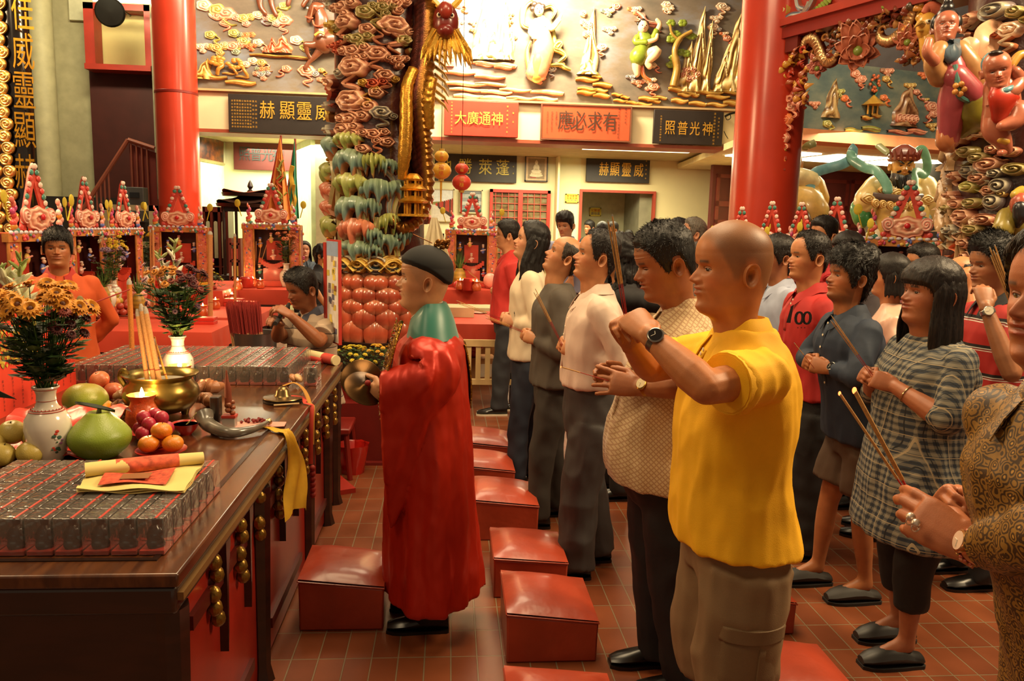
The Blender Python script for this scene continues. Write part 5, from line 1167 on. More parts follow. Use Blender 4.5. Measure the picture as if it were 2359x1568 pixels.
fe,fo=fig3('carved fairy in a pink robe with a looping scarf leaning from the right column','fairy_statue',dict(at=(2190,200,.2),parts=(('robe','964048',((((2190,125,.22),(2200,175,.24),(2195,235,.2),(2185,320,.15)),(.058,.072,.088,.065)),(((2200,175,.26),(2235,215,.26),(2250,235,.22)),(.075,.08,.05)))),('skirt','6e6420',((((2235,235,.20),(2240,270,.2),(2218,300,.15)),(.13,.12,.05)),)),('bodice','4a5a68',((((2176,105,.22),(2190,118,.28),(2208,108,.24)),(.055,.075,.055),.5),)),('sleeve','a87a4c',((((2165,115,.24),(2150,145,.24),(2165,175,.2)),(.055,.055,.07)),(((2212,112,.24),(2238,150,.26),(2255,195,.22)),(.05,.06,.08)))),('arm','b06a50',((((2152,140,.3),(2136,120,.34),(2140,95,.34)),(.035,.03,.025)),)),('neck','b87258',((((2186,108,.22),(2178,92,.20)),(.035,.032)),)),('hem','a8643c',((((2185,300,.15),(2180,330,.15),(2192,345,.12)),(.07,.06,.02)),(((2178,330,.12),(2186,310,.14),(2196,315,.12)),(.03,.03,.02)))))),B4)
cf=B4(2176,99,.20);Ff,Tf=statue_head(fe,fo,cf,.82,-118,8,0,'9a5a44',None)
q=MB().col('120c0c')
for x,y,r in((2172,62,.07),(2182,72,.06),(2180,45,.035),(2176,36,.03),(2190,84,.04),(2168,50,.045),(2196,62,.05)):q.ell(B4(x,y,.16),(r,r,r*1.1),12,8)
q.v,q.f,q.m,q.c=[],[],[],[]
for x,z,r in((-.035,.150,.098),(-.03,.20,.075),(-.03,.265,.05),(-.02,.31,.032)):q.ell(Tf(V((x,0,z)),True),(r*.84,r*.84,r*.84),14,10)
for sy in(-1,1):q.ell(Tf(V((-.02,sy*.062,.15)),True),(.04,.035,.06),12,8)
q.build('hair',PAINT,fe,fo)
for pts,w_ in(([(2212,115),(2235,100),(2248,118),(2270,130),(2290,90),(2296,60),(2280,62),(2262,78),(2262,110),(2275,128)],.045),([(2238,150),(2262,200),(2280,215),(2275,260),(2245,300)],.045),([(2205,140),(2225,180),(2250,200)],.04)):
 q=MB();P_=spline([B4(x,y,.22+.06*sin(i))for i,(x,y)in enumerate(pts)],40);q.col('c89a78').tube(P_,[w_]*len(P_),10,flat=.22,up=(-.3,-1,.2));q.build('scarf',PAINT,fe,fo,smooth=60)
q=MB().col('3e6a62')
q.tube(spline([B4(2200,150,.30),B4(2206,190,.32),B4(2210,222,.32),B4(2240,236,.28)],16),.016,7)
for k in range(5):a=k*1.256;q.col('c88a40').ell(B4(2210,205,.34)+V((.03*cos(a),0,.03*sin(a))),.018)
q.build('girdle',PAINT,fe,fo)
ce,co=fig3('carved plump child in a red bib kicking one leg on the right column','child_statue',dict(at=(2315,240,.2),parts=(('body','a8624a',((((2305,200,.22),(2308,240,.22),(2300,270,.2)),(.09,.10,.09)),(((2298,270,.2),(2294,300,.2),(2310,325,.2),(2318,345,.18)),(.085,.075,.05,.035)),(((2310,268,.22),(2345,258,.28),(2335,280,.3),(2308,290,.3)),(.08,.07,.05,.03)),(((2300,205,.26),(2325,212,.3),(2345,195,.3),(2350,175,.28)),(.045,.045,.04,.03)),(((2318,190,.24),(2345,180,.28),(2340,165,.3)),(.045,.04,.03)),(((2312,347,.18),(2305,352,.22)),(.03,.02)))),('bib','b0301e',((((2312,195,.27),(2312,225,.30),(2306,262,.28)),(.07,.095,.06),.5),)),('scarf','5a8a96',((((2290,190,.2),(2272,150,.2),(2285,130,.22),(2310,140,.2)),(.025,.03,.03,.02)),(((2298,216,.3),(2318,208,.33),(2335,200,.32)),(.015,.018,.015)))),('anklet','c89a3a',((((2304,322,.24),(2318,326,.24)),(.02,.02)),)),('coin_ring','b88a3a',((((2330,150,.3),(2345,130,.3),(2358,125,.3)),(.025,.025,.025)),)))),B5)
cf=B5(2304,196,.26);Fc,Tc=statue_head(ce,co,cf,.86,-120,-18,0,'aa6248',None,roll=12)
q=MB().col('2a2420').ell(Tc(V((.035,.0,.222)),True),(.04,.035,.018));q.build('hair',PAINT,ce,co)
we,wo=fig3('small carved bearded warrior with blue whirls low on the right column','warrior_statue',dict(at=(2340,520,.2),parts=(('robe','8a7a34',((((2345,490,.2),(2350,540,.18),(2345,600,.12)),(.07,.09,.08)),(((2320,500,.2),(2310,530,.24),(2300,550,.2)),(.06,.06,.04)))),('beard','1c1a1c',((((2350,478,.3),(2350,500,.3),(2345,520,.28)),(.04,.04,.015)),)),('hat','b89a3a',((((2340,448,.25),(2352,445,.25),(2359,450,.25)),(.03,.045,.03)),)))),B5)
q=MB().col('a04a34').ell(B5(2350,470,.27),(.055,.055,.07));q.build('head',PAINT,we,wo)
q=MB();
for x,y,r in((2310,430,24),(2295,465,22),(2330,520,18)):u,v=uB(x,y);curl(q,MBm,u,v,r*5.6/1807*.8,r*5.6/1807*.8,'dblue',.14,1)
q.build('whirl',PAINT,we,wo)
# beam and carved lintel on the right, side hall behind
bA,bB=V((2.92,7.25,0)),V((3.86,5.0,0));bd=(bB-bA).normalized();bn=V((-bd.y,bd.x,0));bn=-bn if bn.dot(-bA)<0 else bn
def onbeam(px,py,off=0.0):
 d=ray(px,py);o=bA+bn*off;t=(o-CO).dot(bn)/d.dot(bn);return CO+d*t
zb_=onbeam(1778,95,.17).z
def bpt(s,h,off):return bA+bd*s+bn*off+V((0,0,h))
def bbox(s0,s1,z0,z1,o0,o1,q):q.prism([(s0,z0),(s1,z0),(s1,z1),(s0,z1)],bA+bn*o0,bd,(0,0,1),bn*(o1-o0));return q
e=empty('wall_beam',bA,kind='structure')
bbox(.25,2.1,zb_,zb_+.10,-.17,.17,MB()).build('beam_soffit',mat('8a2418',.35,coat=.3),e,bA);bbox(.25,2.1,zb_+.10,zb_+.16,-.14,.20,MB()).build('moulding',mat('a8341f',.35,coat=.3),e,bA)
bbox(.25,2.1,zb_+.16,6.0,-.10,.12,MB()).build('panel',mat('a5301f',.4,coat=.2),e,bA)
bbox(.28,.42,zb_-.12,zb_,-.15,.15,MB()).build('corbel',mat('6a1c12',.4),e,bA)
Mb=lambda u,v,h:bpt(u,v,.12+h)
def ub(px,py):p=onbeam(px,py,.12);return(p-bA).dot(bd),p.z
pe=empty('dragon_relief',bpt(1,zb_+.6,.12),'green and blue scroll dragon relief on the red beam at the top right','carving');o=pe.location.copy()
for pts,w_,pal in(([(1790,60),(1786,35),(1796,12),(1815,20),(1805,45),(1795,30)],.035,'green'),([(1800,62),(1825,40),(1850,35),(1868,15),(1880,-5)],.05,'blue'),([(1812,66),(1826,58),(1838,52),(1862,40),(1885,20)],.035,'dblue'),([(1840,0),(1845,18),(1862,22),(1870,5)],.03,'blue'),([(1786,68),(1800,60),(1815,64)],.02,'blue')):
 q=MB();strip(q,Mb,[ub(*p)for p in pts],w_,pal,.06,26,(.8,1,.5));q.build('scroll',PAINT,pe,o,smooth=60)
for k in range(8):p=ub(1872+k*6,32-k*5);q=MB().col('8a9a3c');q.tube([Mb(*p,.02),Mb(p[0]+.04,p[1]-.05,.05)],[.03,.004],6,flat=.5);q.build('leaf',PAINT,pe,o)
C3=lambda x,y,h=0:onbeam(x,y,h)
def lotus(label,px,py,s,h=.05,pals=('a84a34','8a2f20','c87a5c'),n=9,tilt=(0,0),name='lotus_carving'):
 c=C3(px,py,h);e=empty(name,c,label,'carving');fw=(CO-c).normalized();rt=fw.cross(V((0,0,1))).normalized();up=rt.cross(fw)
 for ring,(rad,lift,m)in enumerate(((1.0,.15,n),(.78,.45,n-1),(.5,.75,n-3))):
  for k in range(m):
   a=2*PI*(k+.5*ring)/m;d=rt*cos(a)*.9+up*sin(a)*1.05+V((0,0,.32+.15*sin(k*2.3)));G_=[]
   for i in range(7):
    t=i/6;w_=s*.26*math.sin(PI*min(1,.12+.88*t))**.8*(1 if t<.95 else .3)
    cn=c+d*(s*rad*(.15+.85*t))+fw*(s*lift*(.2+.8*t-.5*t*t));tn=d.cross(fw).normalized()
    G_.append([cn+tn*(w_*x)+fw*(s*.13*(1-x*x)*(-1)+s*.05)for x in(-1,-.5,0,.5,1)])
   q=MB().sheet(G_,.008);q.c=[tuple(np.array(lin(pals[1]))*(1-i/6)+np.array(lin(pals[2]))*(i/6))for _ in(0,1)for i in range(7)for _ in range(5)];q.build('petal',PAINT,e,c,smooth=60)
 q=MB().col('7a8a3a').ell(c+fw*.03,s*.22);q.build('seed_pod',PAINT,e,c)
lotus('large red and pink wooden lotus hanging in the middle of the carved lintel',1976,118,.20,.12)
lotus('smaller carved blossom left of the phoenix head',2090,98,.12,.1,n=7);lotus('small carved rose at the lower left of the lintel',1882,158,.10,.1,('b04838','8a2c20','d88878'),7)
def scaly(label,pts,rad,name='dragon_carving',belly='c8a070',back='5a2418'):
 P_=[C3(*p)for p in pts];e=empty(name,P_[0],label,'carving');dragon_tube(P_,rad,'body',e,P_[0],46,belly,back,up=bn);return e
scaly('slender carved dragon arching left of the lotus',[(1850,110,.08),(1862,92,.1),(1878,92,.12),(1890,115,.12),(1905,143,.12),(1922,140,.1),(1932,118,.08)],[.03,.045,.05,.05,.045,.04,.02])
scaly('carved dragon coiling between the lotus and the phoenix',[(2028,60,.06),(2030,88,.1),(2048,96,.12),(2070,84,.12),(2092,62,.1),(2105,30,.1),(2120,0,.1)],[.02,.04,.045,.05,.05,.05,.05])
def spray(label,px,py,n,s,cols,seed,name='carving_cluster',hang=1.0,h=.06,elong=1.0):
 rd=random.Random(seed);c=C3(px,py,h);e=empty(name,c,label,'carving');sc=(c-CO).length/1807
 for k in range(n):
  x,y=px+rd.uniform(-1,1)*s,py+rd.uniform(-1,1)*s*elong;p=C3(x,y,h+rd.uniform(-.05,.08));q=MB().col(rd.choice(cols));a=rd.uniform(0,6.28);L_=rd.uniform(.04,.10)
  d=(bd*cos(a)+V((0,0,sin(a))));w_=rd.uniform(.012,.03)
  if k%3:q.tube(spline([p,p+d*L_*.5+bn*.04,p+d*L_*1.2],6),[.002,w_*.7,w_,w_*1.05,w_*.8,w_*.4,.001],8,flat=.35,up=bn)
  else:q.tube(spline([p+(bd*cos(t)+V((0,0,sin(t))))*(.035*(1-t/8))for t in(0,1,2,3,4,5,6)],18),[.003,.008]+[.013]*15+[.009,.003],6)
  q.build('leaf' if k%3 else 'scroll',PAINT,e,c,smooth=60)
 return e
WD=['8a4a28','7a3420','9a6430','6a2818','a8743c','4a3420']
spray('tangle of carved red and gold leaves behind the slender dragon',1900,100,46,34,WD,1);spray('carved leaves between dragon and lotus under the beam',1950,70,34,26,WD,2,elong=.8)
spray('carved clouds and leaves right of the lotus',2010,50,40,28,WD,3);spray('carved leaves above the second dragon',2070,28,44,30,WD+['7a8a3a'],4);spray('golden carved cluster left of the fairy',2115,20,36,26,['c8922c','b87a2a','d8a840'],5)
spray('carved leaves under the small blossom near the fairy',2105,125,26,18,WD,6);spray('gilded phoenix wing carving against the right red column',1830,150,60,26,['c89030','d8a444','a0502c','b8402c'],7,elong=1.5)
spray('carved flowers hanging at the lower end of the phoenix carving',1838,225,30,20,['c88a3a','b0503a','d88a70'],8)
c=C3(2136,62,.16);e=empty('phoenix_head',c,'yellow carved phoenix head with open beak beside the fairy','carving');q=MB().col('d8a040');sdir=-bd
fwd=V((-.85,-.5,0)).normalized()
q.ell(c,(.075,.075,.10),16,12);q.tube([c+V((.02,0,-.05)),c+V((.05,0,-.17)),c+V((.07,0,-.26))],[.07,.075,.05],12,rnd=True);q.build('head',PAINT,e,c)
q=MB().col('e8b860').tube([c+fwd*.05+V((0,0,.0)),c+fwd*.11+V((0,0,.01)),c+fwd*.17+V((0,0,-.03))],[.03,.02,.003],8);q.tube([c+fwd*.05+V((0,0,-.03)),c+fwd*.12+V((0,0,-.05))],[.02,.004],8);q.build('beak',PAINT,e,c)
q=MB().col('c86a50');q.tube(spline([c+V((-.03,0,.09)),c+V((0,0,.14)),c+V((.08,0,.12)),c+V((.13,.0,.08))],12),[.03]*5+[.045]*5+[.03,.02,.01],8,flat=.5,up=(0,-1,0));q.build('crest',PAINT,e,c)
q=MB().col('f0e8c8').ell(c+V((-.035,-.068,.02)),(.022,.012,.016));q.col('201008').ell(c+V((-.038,-.078,.02)),.008);q.build('eye',PAINT,e,c)
e=empty('cloud_pendant',C3(1815,300,.05),'string of small carved clouds hanging beside the right red column','carving');o=e.location.copy();rd=random.Random(4)
for i,(x,y)in enumerate(((1828,245),(1808,252),(1815,275),(1803,290),(1808,318),(1800,345),(1797,370),(1794,398),(1792,420),(1790,442))):
 M_=planar(C3(x,y,.06),bd,(0,0,1),bn);q=MB();curl(q,M_,0,0,.065,.05,('salm','gold','red','salm')[i%4],.05,1 if i%2 else-1,lobes=5);strip(q,M_,[(.0,-.04),(.05,-.08),(-.04,-.11)],.022,'salm',.03,10);q.build('cloud',PAINT,e,o,smooth=60)
# side hall
A2,B2_=V((4.05,9.955,0)),V((9.2,11.33,0));d2=(B2_-A2).normalized();n2=V((d2.y,-d2.x,0))
def on2(px,py,off=0.0):d=ray(px,py);o=A2+n2*off;t=(o-CO).dot(n2)/d.dot(n2);return CO+d*t
z0m=on2(2000,311).z;z1m=on2(2000,152).z;z0b=on2(1900,326,.15).z
q=MB();L2=(B2_-A2).length;q.prism([(0,z0m),(L2,z0m),(L2,z1m),(0,z1m)],A2,d2,(0,0,1),-n2*.1);struct(q,'wall_side_mural',plaster_mat('teal_plaster','4a5a5c','5c6a66','7d8272',1.6,.6))
q=MB();q.prism([(0,z0b),(L2,z0b),(L2,z0m),(0,z0m)],A2+n2*.15,d2,(0,0,1),-n2*.4);struct(q,'trim_6',mat('c07a50',.6))
q=MB();q.prism([(0,z1m),(L2,z1m),(L2,z1m+.05),(0,z1m+.05)],A2,d2,(0,0,1),-n2*.1);struct(q,'trim_7',mat('8a5a40',.6))
q=MB();q.add([A2+V((0,0,z1m)),B2_+V((0,0,z1m)),B2_+n2*-.1+V((0,-1.2,z1m+1.6)),A2+V((0,-1.2,z1m+1.6))],[(0,1,2,3)]);struct(q,'ceiling_slope',mat('6a6a70',.7))
q=MB();zc_=z0b+.06;q.prism([(4.0,10.2),(10,11.8),(10.5,16),(4.6,16)],(0,0,zc_),(1,0,0),(0,1,0),(0,0,.1));struct(q,'ceiling_side_hall',mat('e0cc98',.7))
for i in range(3):q=MB();a=4.75+i*1.25;q.prism([(0,0),(1.0,0),(1.0,1.1),(0,1.1)],(a,11.75+i*.28,zc_-.02),d2,(-d2.y,d2.x,0),(0,0,.02));thing(q,'ceiling_panel_light',emit('panel_glow2','fff2c8',6)if not i else bpy.data.materials['panel_glow2'],('left','middle','right')[i]+' of the three bright ceiling panels over the guardian statues','lamp')
quadwall('wall_side_back',(4.9,14.8,0),(10.4,15.9,0),0,zc_,mat('5c2018',.5,var=.2,scale=3));wall('wall_side_link',(5.3,12.76,0),(5.38,14.9,3.1),CREAMW)
wall('wall_right',(9.7,-1.5,0),(9.8,16,7),mat('4a3324',.8));quadwall('wall_side_pillar',(7.2,12.6,0),(7.55,12.7,0),0,zc_,mat('c8b890',.7));quadwall('wall_side_grey',(7.7,12.9,0),(9.7,13.4,0),0,zc_,mat('4a4640',.7))
A3w,B3w=V((4.95,14.75,0)),V((10.3,15.82,0));d3=(B3w-A3w).normalized();n3=V((d3.y,-d3.x,0));TEALM=plaster_mat('lattice_infill','5c2018','7a3a28','5a7a68',26,.5)
for i in range(7):
 o=A3w+d3*(.04+i*.75);e=empty('carved_door_leaf',o,kind='structure');q=MB();F_=mat('74281c',.45,coat=.2)
 for x0,x1,z0_,z1_ in((0,.07,0,2.75),(.63,.70,0,2.75),(0,.7,2.68,2.75),(0,.7,2.15,2.25),(0,.7,1.82,1.9),(0,.7,.9,1.0),(0,.7,.0,.1)):q.prism([(x0,z0_),(x1,z0_),(x1,z1_),(x0,z1_)],o,d3,(0,0,1),n3*.06)
 q.build('frame',F_,e,o)
 q=MB();q.prism([(.1,1.05),(.6,1.05),(.6,1.78),(.1,1.78)],o,d3,(0,0,1),n3*.03);q.build('lattice',TEALM,e,o)
 M_=planar(o,d3,(0,0,1),n3);q=MB();curl(q,M_,.35,2.03,.09,.07,'gold',.05);curl(q,M_,.24,2.45,.07,.05,'dgold',.04);curl(q,M_,.46,2.40,.07,.05,'dgold',.04);strip(q,M_,[(.2,2.35),(.35,2.5),(.5,2.45)],.02,'dgold',.03,12);q.build('carving',PAINT,e,o)
M2m=planar(A2,d2,(0,0,1),n2)
def u2(px,py):p=on2(px,py);return(p-A2).dot(d2),p.z
K2=10.3/1807
for i,(x,y,s,pal,kd,hd)in enumerate(sorted(((1875,240,14,'salm',2,1),(1905,285,16,'green',1,1),(1930,212,16,'green',2,1),(1945,226,14,'red',1,1),(1970,170,18,'salm',1,1),(1985,182,14,'salm',0,-1),(2042,165,18,'salm',2,1),(2040,182,14,'gold',1,1),(2125,172,14,'red',2,1),(2035,225,14,'red',1,1),(2095,198,16,'gold',2,1),(2110,212,13,'salm',1,1),(2145,245,20,'salm',0,1),(2150,262,18,'salm',1,-1),(2145,290,16,'gold',2,1),(2130,230,10,'gold',2,1)))):
 u,v=u2(x,y);o=M2m(u,v,0);e=empty('cloud_relief',o,uniq(f'{CN[pal]} cloud on the teal mural {"left" if x < 1960 else ("centre" if x < 2080 else "right")} side, {"upper" if y < 200 else "lower"} part',x),'carving','scroll clouds on the teal mural');cloud(M2m,e,o,u,v,s*K2,pal,hd,.05,rd,kd,'scroll')
def rel2(label,px,py,fn):u,v=u2(px,py);o=M2m(u,v,0);e=empty('landscape_relief',o,label,'carving');fn(e,o)
def r2a(e,o):q=MB();u,v=u2(1912,272);rock(q,M2m,u,v,.26,.50,.03,.07,('a07848','6a4a2a','c8a870'),rn);part(q,'crag',e,o)
rel2('brown crag at the left of the teal mural',1912,240,r2a)
def r2b(e,o):
 q=MB();u,v=u2(2082,292);rock(q,M2m,u,v,.5,.52,.02,.08,('9a6a48','6a4028','c09870'),rn);part(q,'crag',e,o);q=MB()
 for k in range(5):curl(q,M2m,u+(k-2)*.07,v+.1,.05,.07,'salm',.12,1,lobes=5)
 part(q,'lotus',e,o);q=MB();ledge(q,M2m,u-.3,u+.35,v-.04,.05,.09,rn,'salm');part(q,'ground',e,o)
rel2('brown peak with a lotus at its foot on the teal mural',2082,260,r2b)
def r2c(e,o):
 u,v=u2(2003,265);q=MB().col('c8963a');q.lathe([(.16,.0),(.13,.02),(.05,.09),(.01,.13)],M2m(u,v+.12,.05),8)
 for x in(-.08,0,.08):q.tube([M2m(u+x,v,.05),M2m(u+x,v+.13,.05)],.012,6)
 part(q,'pavilion',e,o);q=MB();ledge(q,M2m,u-.15,u+.17,v-.03,.04,.08,rn,'gold');ledge(q,M2m,u-.4,u+.15,v-.2,.045,.07,rn,'green');part(q,'ground',e,o)
 q=MB().col('4a7a6a');q.tube(spline([M2m(u,v+.2,.04),M2m(u+.05,v+.32,.05),M2m(u-.05,v+.42,.05)],8),.014,6);q.tube([M2m(u+.03,v+.3,.04),M2m(u+.11,v+.4,.05)],.01,6);part(q,'trunk',e,o);q=MB().col('c8643a')
 for k in range(14):q.ell(M2m(u+.14*cos(k*2.4)*rn.random(),v+.40+.10*sin(k*2.4),.05),.022,8,6)
 part(q,'blossom',e,o)
rel2('golden pavilion with an orange blossom tree on the teal mural',2003,230,r2c)
YG=8.9;PG=lambda x,y,h=0:at(x,y,YG-h)
ge,go_=fig3('large bearded guardian statue in cream and gold armour with green ribbons','guardian_statue',dict(at=(2070,640,0),parts=(('armour','d8b060',((((2068,465,.0),(2068,490,.05),(2066,530,.08),(2066,600,.0)),(.27,.33,.31,.34)),)),('collar','e8d49a',((((2022,446,.05),(2070,440,.12),(2125,446,.05)),(.10,.13,.10),.8),(((2072,440,.02),(2072,410,.04)),(.10,.09)))),('belly_plate','c8962e',((((2066,500,.16),(2066,545,.2)),(.19,.20),.6),)),('sleeve','dcc07c',((((2020,432,.02),(2000,462,.05),(1992,485,.05)),(.15,.16,.13)),(((2128,432,.02),(2138,465,.05),(2138,490,.05)),(.15,.16,.13)))),('frill','3e8a4a',((((1985,480,.0),(1992,505,.08),(2004,512,.08)),(.13,.12,.05)),(((2132,488,.0),(2142,505,.05)),(.13,.08)))),('forearm','9ab0a0',((((1998,500,.1),(2014,545,.14)),(.075,.07)),(((2132,500,.1),(2118,545,.14)),(.075,.07)))),('cuff','e8dcc0',((((2012,540,.14),(2018,556,.15)),(.085,.09)),(((2120,540,.14),(2110,556,.15)),(.085,.09)))),('hand','c8923c',((((2020,560,.16),(2030,580,.18),(2042,582,.2)),(.07,.065,.04)),(((2108,560,.16),(2096,578,.18)),(.07,.06)))),('skirt','a87c3c',((((2066,590,.0),(2066,680,.0),(2066,800,.0)),(.36,.42,.40)),)),('leg','6a4a2a',((((2040,780,.0),(2035,960,.0)),(.17,.15)),(((2095,780,.0),(2100,960,.0)),(.17,.15)))))),PG)
q=MB()
for k in range(7):curl(q,planar(PG(2066,475,.40),(1,0,0),(0,0,1),(0,-1,0)),(k-3)*.085,.03*abs(k-3)*.3,.045,.05,'gold',.05)
for x,y in((2040,438),(2068,446),(2096,438),(2000,458),(2135,460)):curl(q,planar(PG(x,y,.28),(1,0,0),(0,0,1),(0,-1,0)),0,0,.09,.055,'gold',.05,1,lobes=4)
curl(q,planar(PG(2066,540,.38),(1,0,0),(0,0,1),(0,-1,0)),0,0,.13,.16,'gold',.07,1,lobes=8);curl(q,planar(PG(2066,583,.38),(1,0,0),(0,0,1),(0,-1,0)),0,0,.16,.1,'dgold',.09,1,lobes=6);q.build('ornament',PAINT,ge,go_)
q=MB().col('5c4a44').tube([PG(2010,452,.27),PG(2068,458,.40),PG(2125,455,.27)],.045,8,flat=.6,up=(0,-1,0));q.build('belt',PAINT,ge,go_)
c_=PG(2074,412,.10);F,T=statue_head(ge,go_,c_,1.36,-112,-6,6,'d09a4c',None)
q=MB().col('14100f')
for k in range(26):
 a=R(-100+k*8);st=T(V((.07*cos(a)+.02,.062*sin(a),.022+.02*abs(sin(a)))));q.tube([st,st+(st-c_)*.25+V((0,0,-.06)),st+(st-c_)*.15+V((.02*sin(k),-.01,-.13-.03*cos(a)))],[.03,.026,.006],6)
q.tube([T(V((.10,.03,.072))),T(V((.08,.055,.06)))],.012,6);q.tube([T(V((.10,-.03,.072))),T(V((.08,-.055,.06)))],.012,6)
for s_ in(1,-1):q.tube([T(V((.105,s_*.012,.128))),T(V((.105,s_*.035,.142))),T(V((.08,s_*.06,.156)))],[.006,.010,.004],6)
q.build('beard',PAINT,ge,go_)
q=MB().col('7a3524');hc=T(V((.0,0,.17)));q.lathe([(.15,-.02),(.165,.03),(.13,.10),(.05,.15),(0,.16)],hc,20)
for k in range(-3,4):d=T(V((.115*cos(k*.4),.115*sin(k*.4),.20)));q.tube([T(V((.11*cos(k*.4),.11*sin(k*.4),.16))),d,d+(d-hc)*.2+V((0,0,.06))],[.035,.028,.004],6,flat=.6)
q.col('a8603a');q.lathe([(.155,-.03),(.168,-.01),(.155,.01)],hc,20);q.build('crown',PAINT,ge,go_)
def ribbon(pts,h,w_,parent,o,P3):q=MB();P_=spline([P3(*p)for p in pts],50);q.col(h).tube(P_,[w_*min(1,.15+.3*min(i,50-i))for i in range(51)],10,flat=.3,up=(0,-1,.1));q.build('ribbon',PAINT,parent,o,smooth=60)
ribbon([(1965,345,.0),(1962,365,.05),(1990,385,.1),(2020,395,.2),(2042,425,.3),(2045,450,.34)],'6a9a84',.06,ge,go_,PG);ribbon([(2020,332,.0),(2040,348,.1),(2050,352,.15)],'8a8a58',.045,ge,go_,PG)
ribbon([(2105,358,.1),(2125,345,.1),(2136,375,.1),(2130,400,.1),(2108,398,.2),(2105,430,.3),(2100,455,.34)],'6a9a74',.055,ge,go_,PG);ribbon([(2030,585,.25),(2005,620,.25),(1995,650,.2),(1998,700,.1)],'5a8a70',.07,ge,go_,PG)
g2_,go2=fig3('second guardian statue in cream armour half hidden by the right red column','guardian_statue',dict(at=(1850,640,0),parts=(('armour','d8b060',((((1845,455,.0),(1842,480,.05),(1838,560,.05)),(.24,.32,.30)),)),('collar','e8d49a',((((1830,412,.1),(1862,418,.08)),(.14,.13)),)),('sleeve','dcae50',((((1872,430,.02),(1890,465,.05),(1898,478,.05)),(.14,.11,.05)),)),('ornament','7a5a3a',((((1840,500,.28),(1860,540,.25)),(.13,.12)),)),('hem','7a9aa8',((((1850,560,.2),(1870,560,.2)),(.10,.05)),)),('skirt','a87c3c',((((1840,590,.0),(1838,700,.0),(1838,960,.0)),(.30,.34,.28)),)))),PG)
ribbon([(1965,330,.0),(1962,362,.0),(1940,378,.05),(1905,388,.05),(1875,400,.1),(1866,430,.2),(1862,460,.25)],'6a9aa0',.06,g2_,go2,PG);ribbon([(1850,345,.0),(1862,335,.1),(1880,328,.1)],'8a8a58',.045,g2_,go2,PG)
statue_head(g2_,go2,PG(1822,405,.05),1.25,-100,0,0,'c88a4c',None)
# the long altar table
TT=.85
def wood(name,a,b,sc=(1,1,1),rough=.25,coat=.5):
 m,nt,p,N=nodes(name);L=nt.links.new;tc=N('TexCoord');mp=N('Mapping');mp.inputs['Scale'].default_value=sc;no=N('TexNoise');no.inputs['Scale'].default_value=6;no.inputs['Detail'].default_value=8;no.inputs['Distortion'].default_value=.6
 L(tc.outputs['Object'],mp.inputs[0]);L(mp.outputs[0],no.inputs['Vector']);rp=N('ValToRGB');rp.color_ramp.elements[0].position=.35;rp.color_ramp.elements[1].position=.65
 rp.color_ramp.elements[0].color=(*lin(a),1);rp.color_ramp.elements[1].color=(*lin(b),1);L(no.outputs['Fac'],rp.inputs[0]);L(rp.outputs[0],p.inputs['Base Color']);p.inputs['Roughness'].default_value=rough;p.inputs['Coat Weight'].default_value=coat;p.inputs['Coat Roughness'].default_value=.12;return m
TW=wood('table_wood','3a1c0c','5c3418',(6,.6,2));DW=wood('dark_wood','1a0b07','2c130b',(1,1,4),.35);RW=mat('8a2014',.35,var=.2,scale=5,coat=.3)
AX0,AX1,AY0,AY1=-2.12,-.625,1.80,4.68
e=empty('altar_table',((AX0+AX1)/2,(AY0+AY1)/2,0),'long dark red lacquered altar table holding the offerings','table');o=e.location.copy()
q=MB();q.span((AX0,AY0,TT-.035),(AX1,AY1,TT));q.build('tabletop',TW,e,o,bevel=.006)
q=MB();q.span((AX1-.09,AY0+.09,TT),(AX1-.075,AY1-.09,TT+.003));q.span((AX0+.075,AY0+.075,TT),(AX1-.075,AY0+.09,TT+.003));q.build('inlay',mat('24120a',.3),e,o)
q=MB();q.span((AX0+.01,AY0+.01,TT-.11),(AX1-.01,AY1-.01,TT-.035));q.build('apron',DW,e,o,bevel=.012)
q=MB();q.span((AX1-.012,AY0+.02,TT-.075),(AX1+.004,AY1-.02,TT-.055));q.build('beading',mat('7a5a30',.4,.4),e,o)
q=MB();q.span((AX0+.05,AY0+.05,.02),(AX1-.05,AY1-.05,TT-.11));q.build('panel',RW,e,o)
q=MB();q.span((AX0+.04,AY0+.035,.0),(AX1-.04,AY0+.055,TT-.11));q.build('end_panel',DW,e,o)
def leg_post(x,y):q=MB();q.tube([(x,y,0),(x,y,.06),(x,y,.3),(x,y,TT-.11)],[.05,.035,.038,.045],8);q.build('leg',DW,e,o)
for y in(AY0+.07,2.75,3.7,AY1-.4,AY1-.07):leg_post(AX1-.045,y)
leg_post(AX0+.06,AY0+.07);leg_post(AX0+.06,AY1-.07)
for i,y in enumerate((2.18,2.46,2.72,3.02,3.3,3.58,3.9,4.2,4.5)):
 q=MB().col('8a6a2c');x=AX1-.03
 for k in range(5):q.ell((x,y+.02*sin(k*2),TT-.14-.045*k),(.022,.020,.026),8,6)
 q.build('carving',GILT,e,o)
 q=MB();q.prism([(0,0),(.05,0),(.045,-.04),(.02,-.12),(.01,-.30),(0,-.36)],(AX1-.055,y+.1,TT-.11),(0,1,0),(0,0,1),(.03,0,0));q.build('bracket',DW,e,o)
for y0 in(2.0,2.9,3.8):
 for z0 in(.12,.60):q=MB();q.span((AX1-.05,y0,z0),(AX1-.035,y0+.62,z0+.04));q.build('moulding',mat('4a130c',.4),e,o)
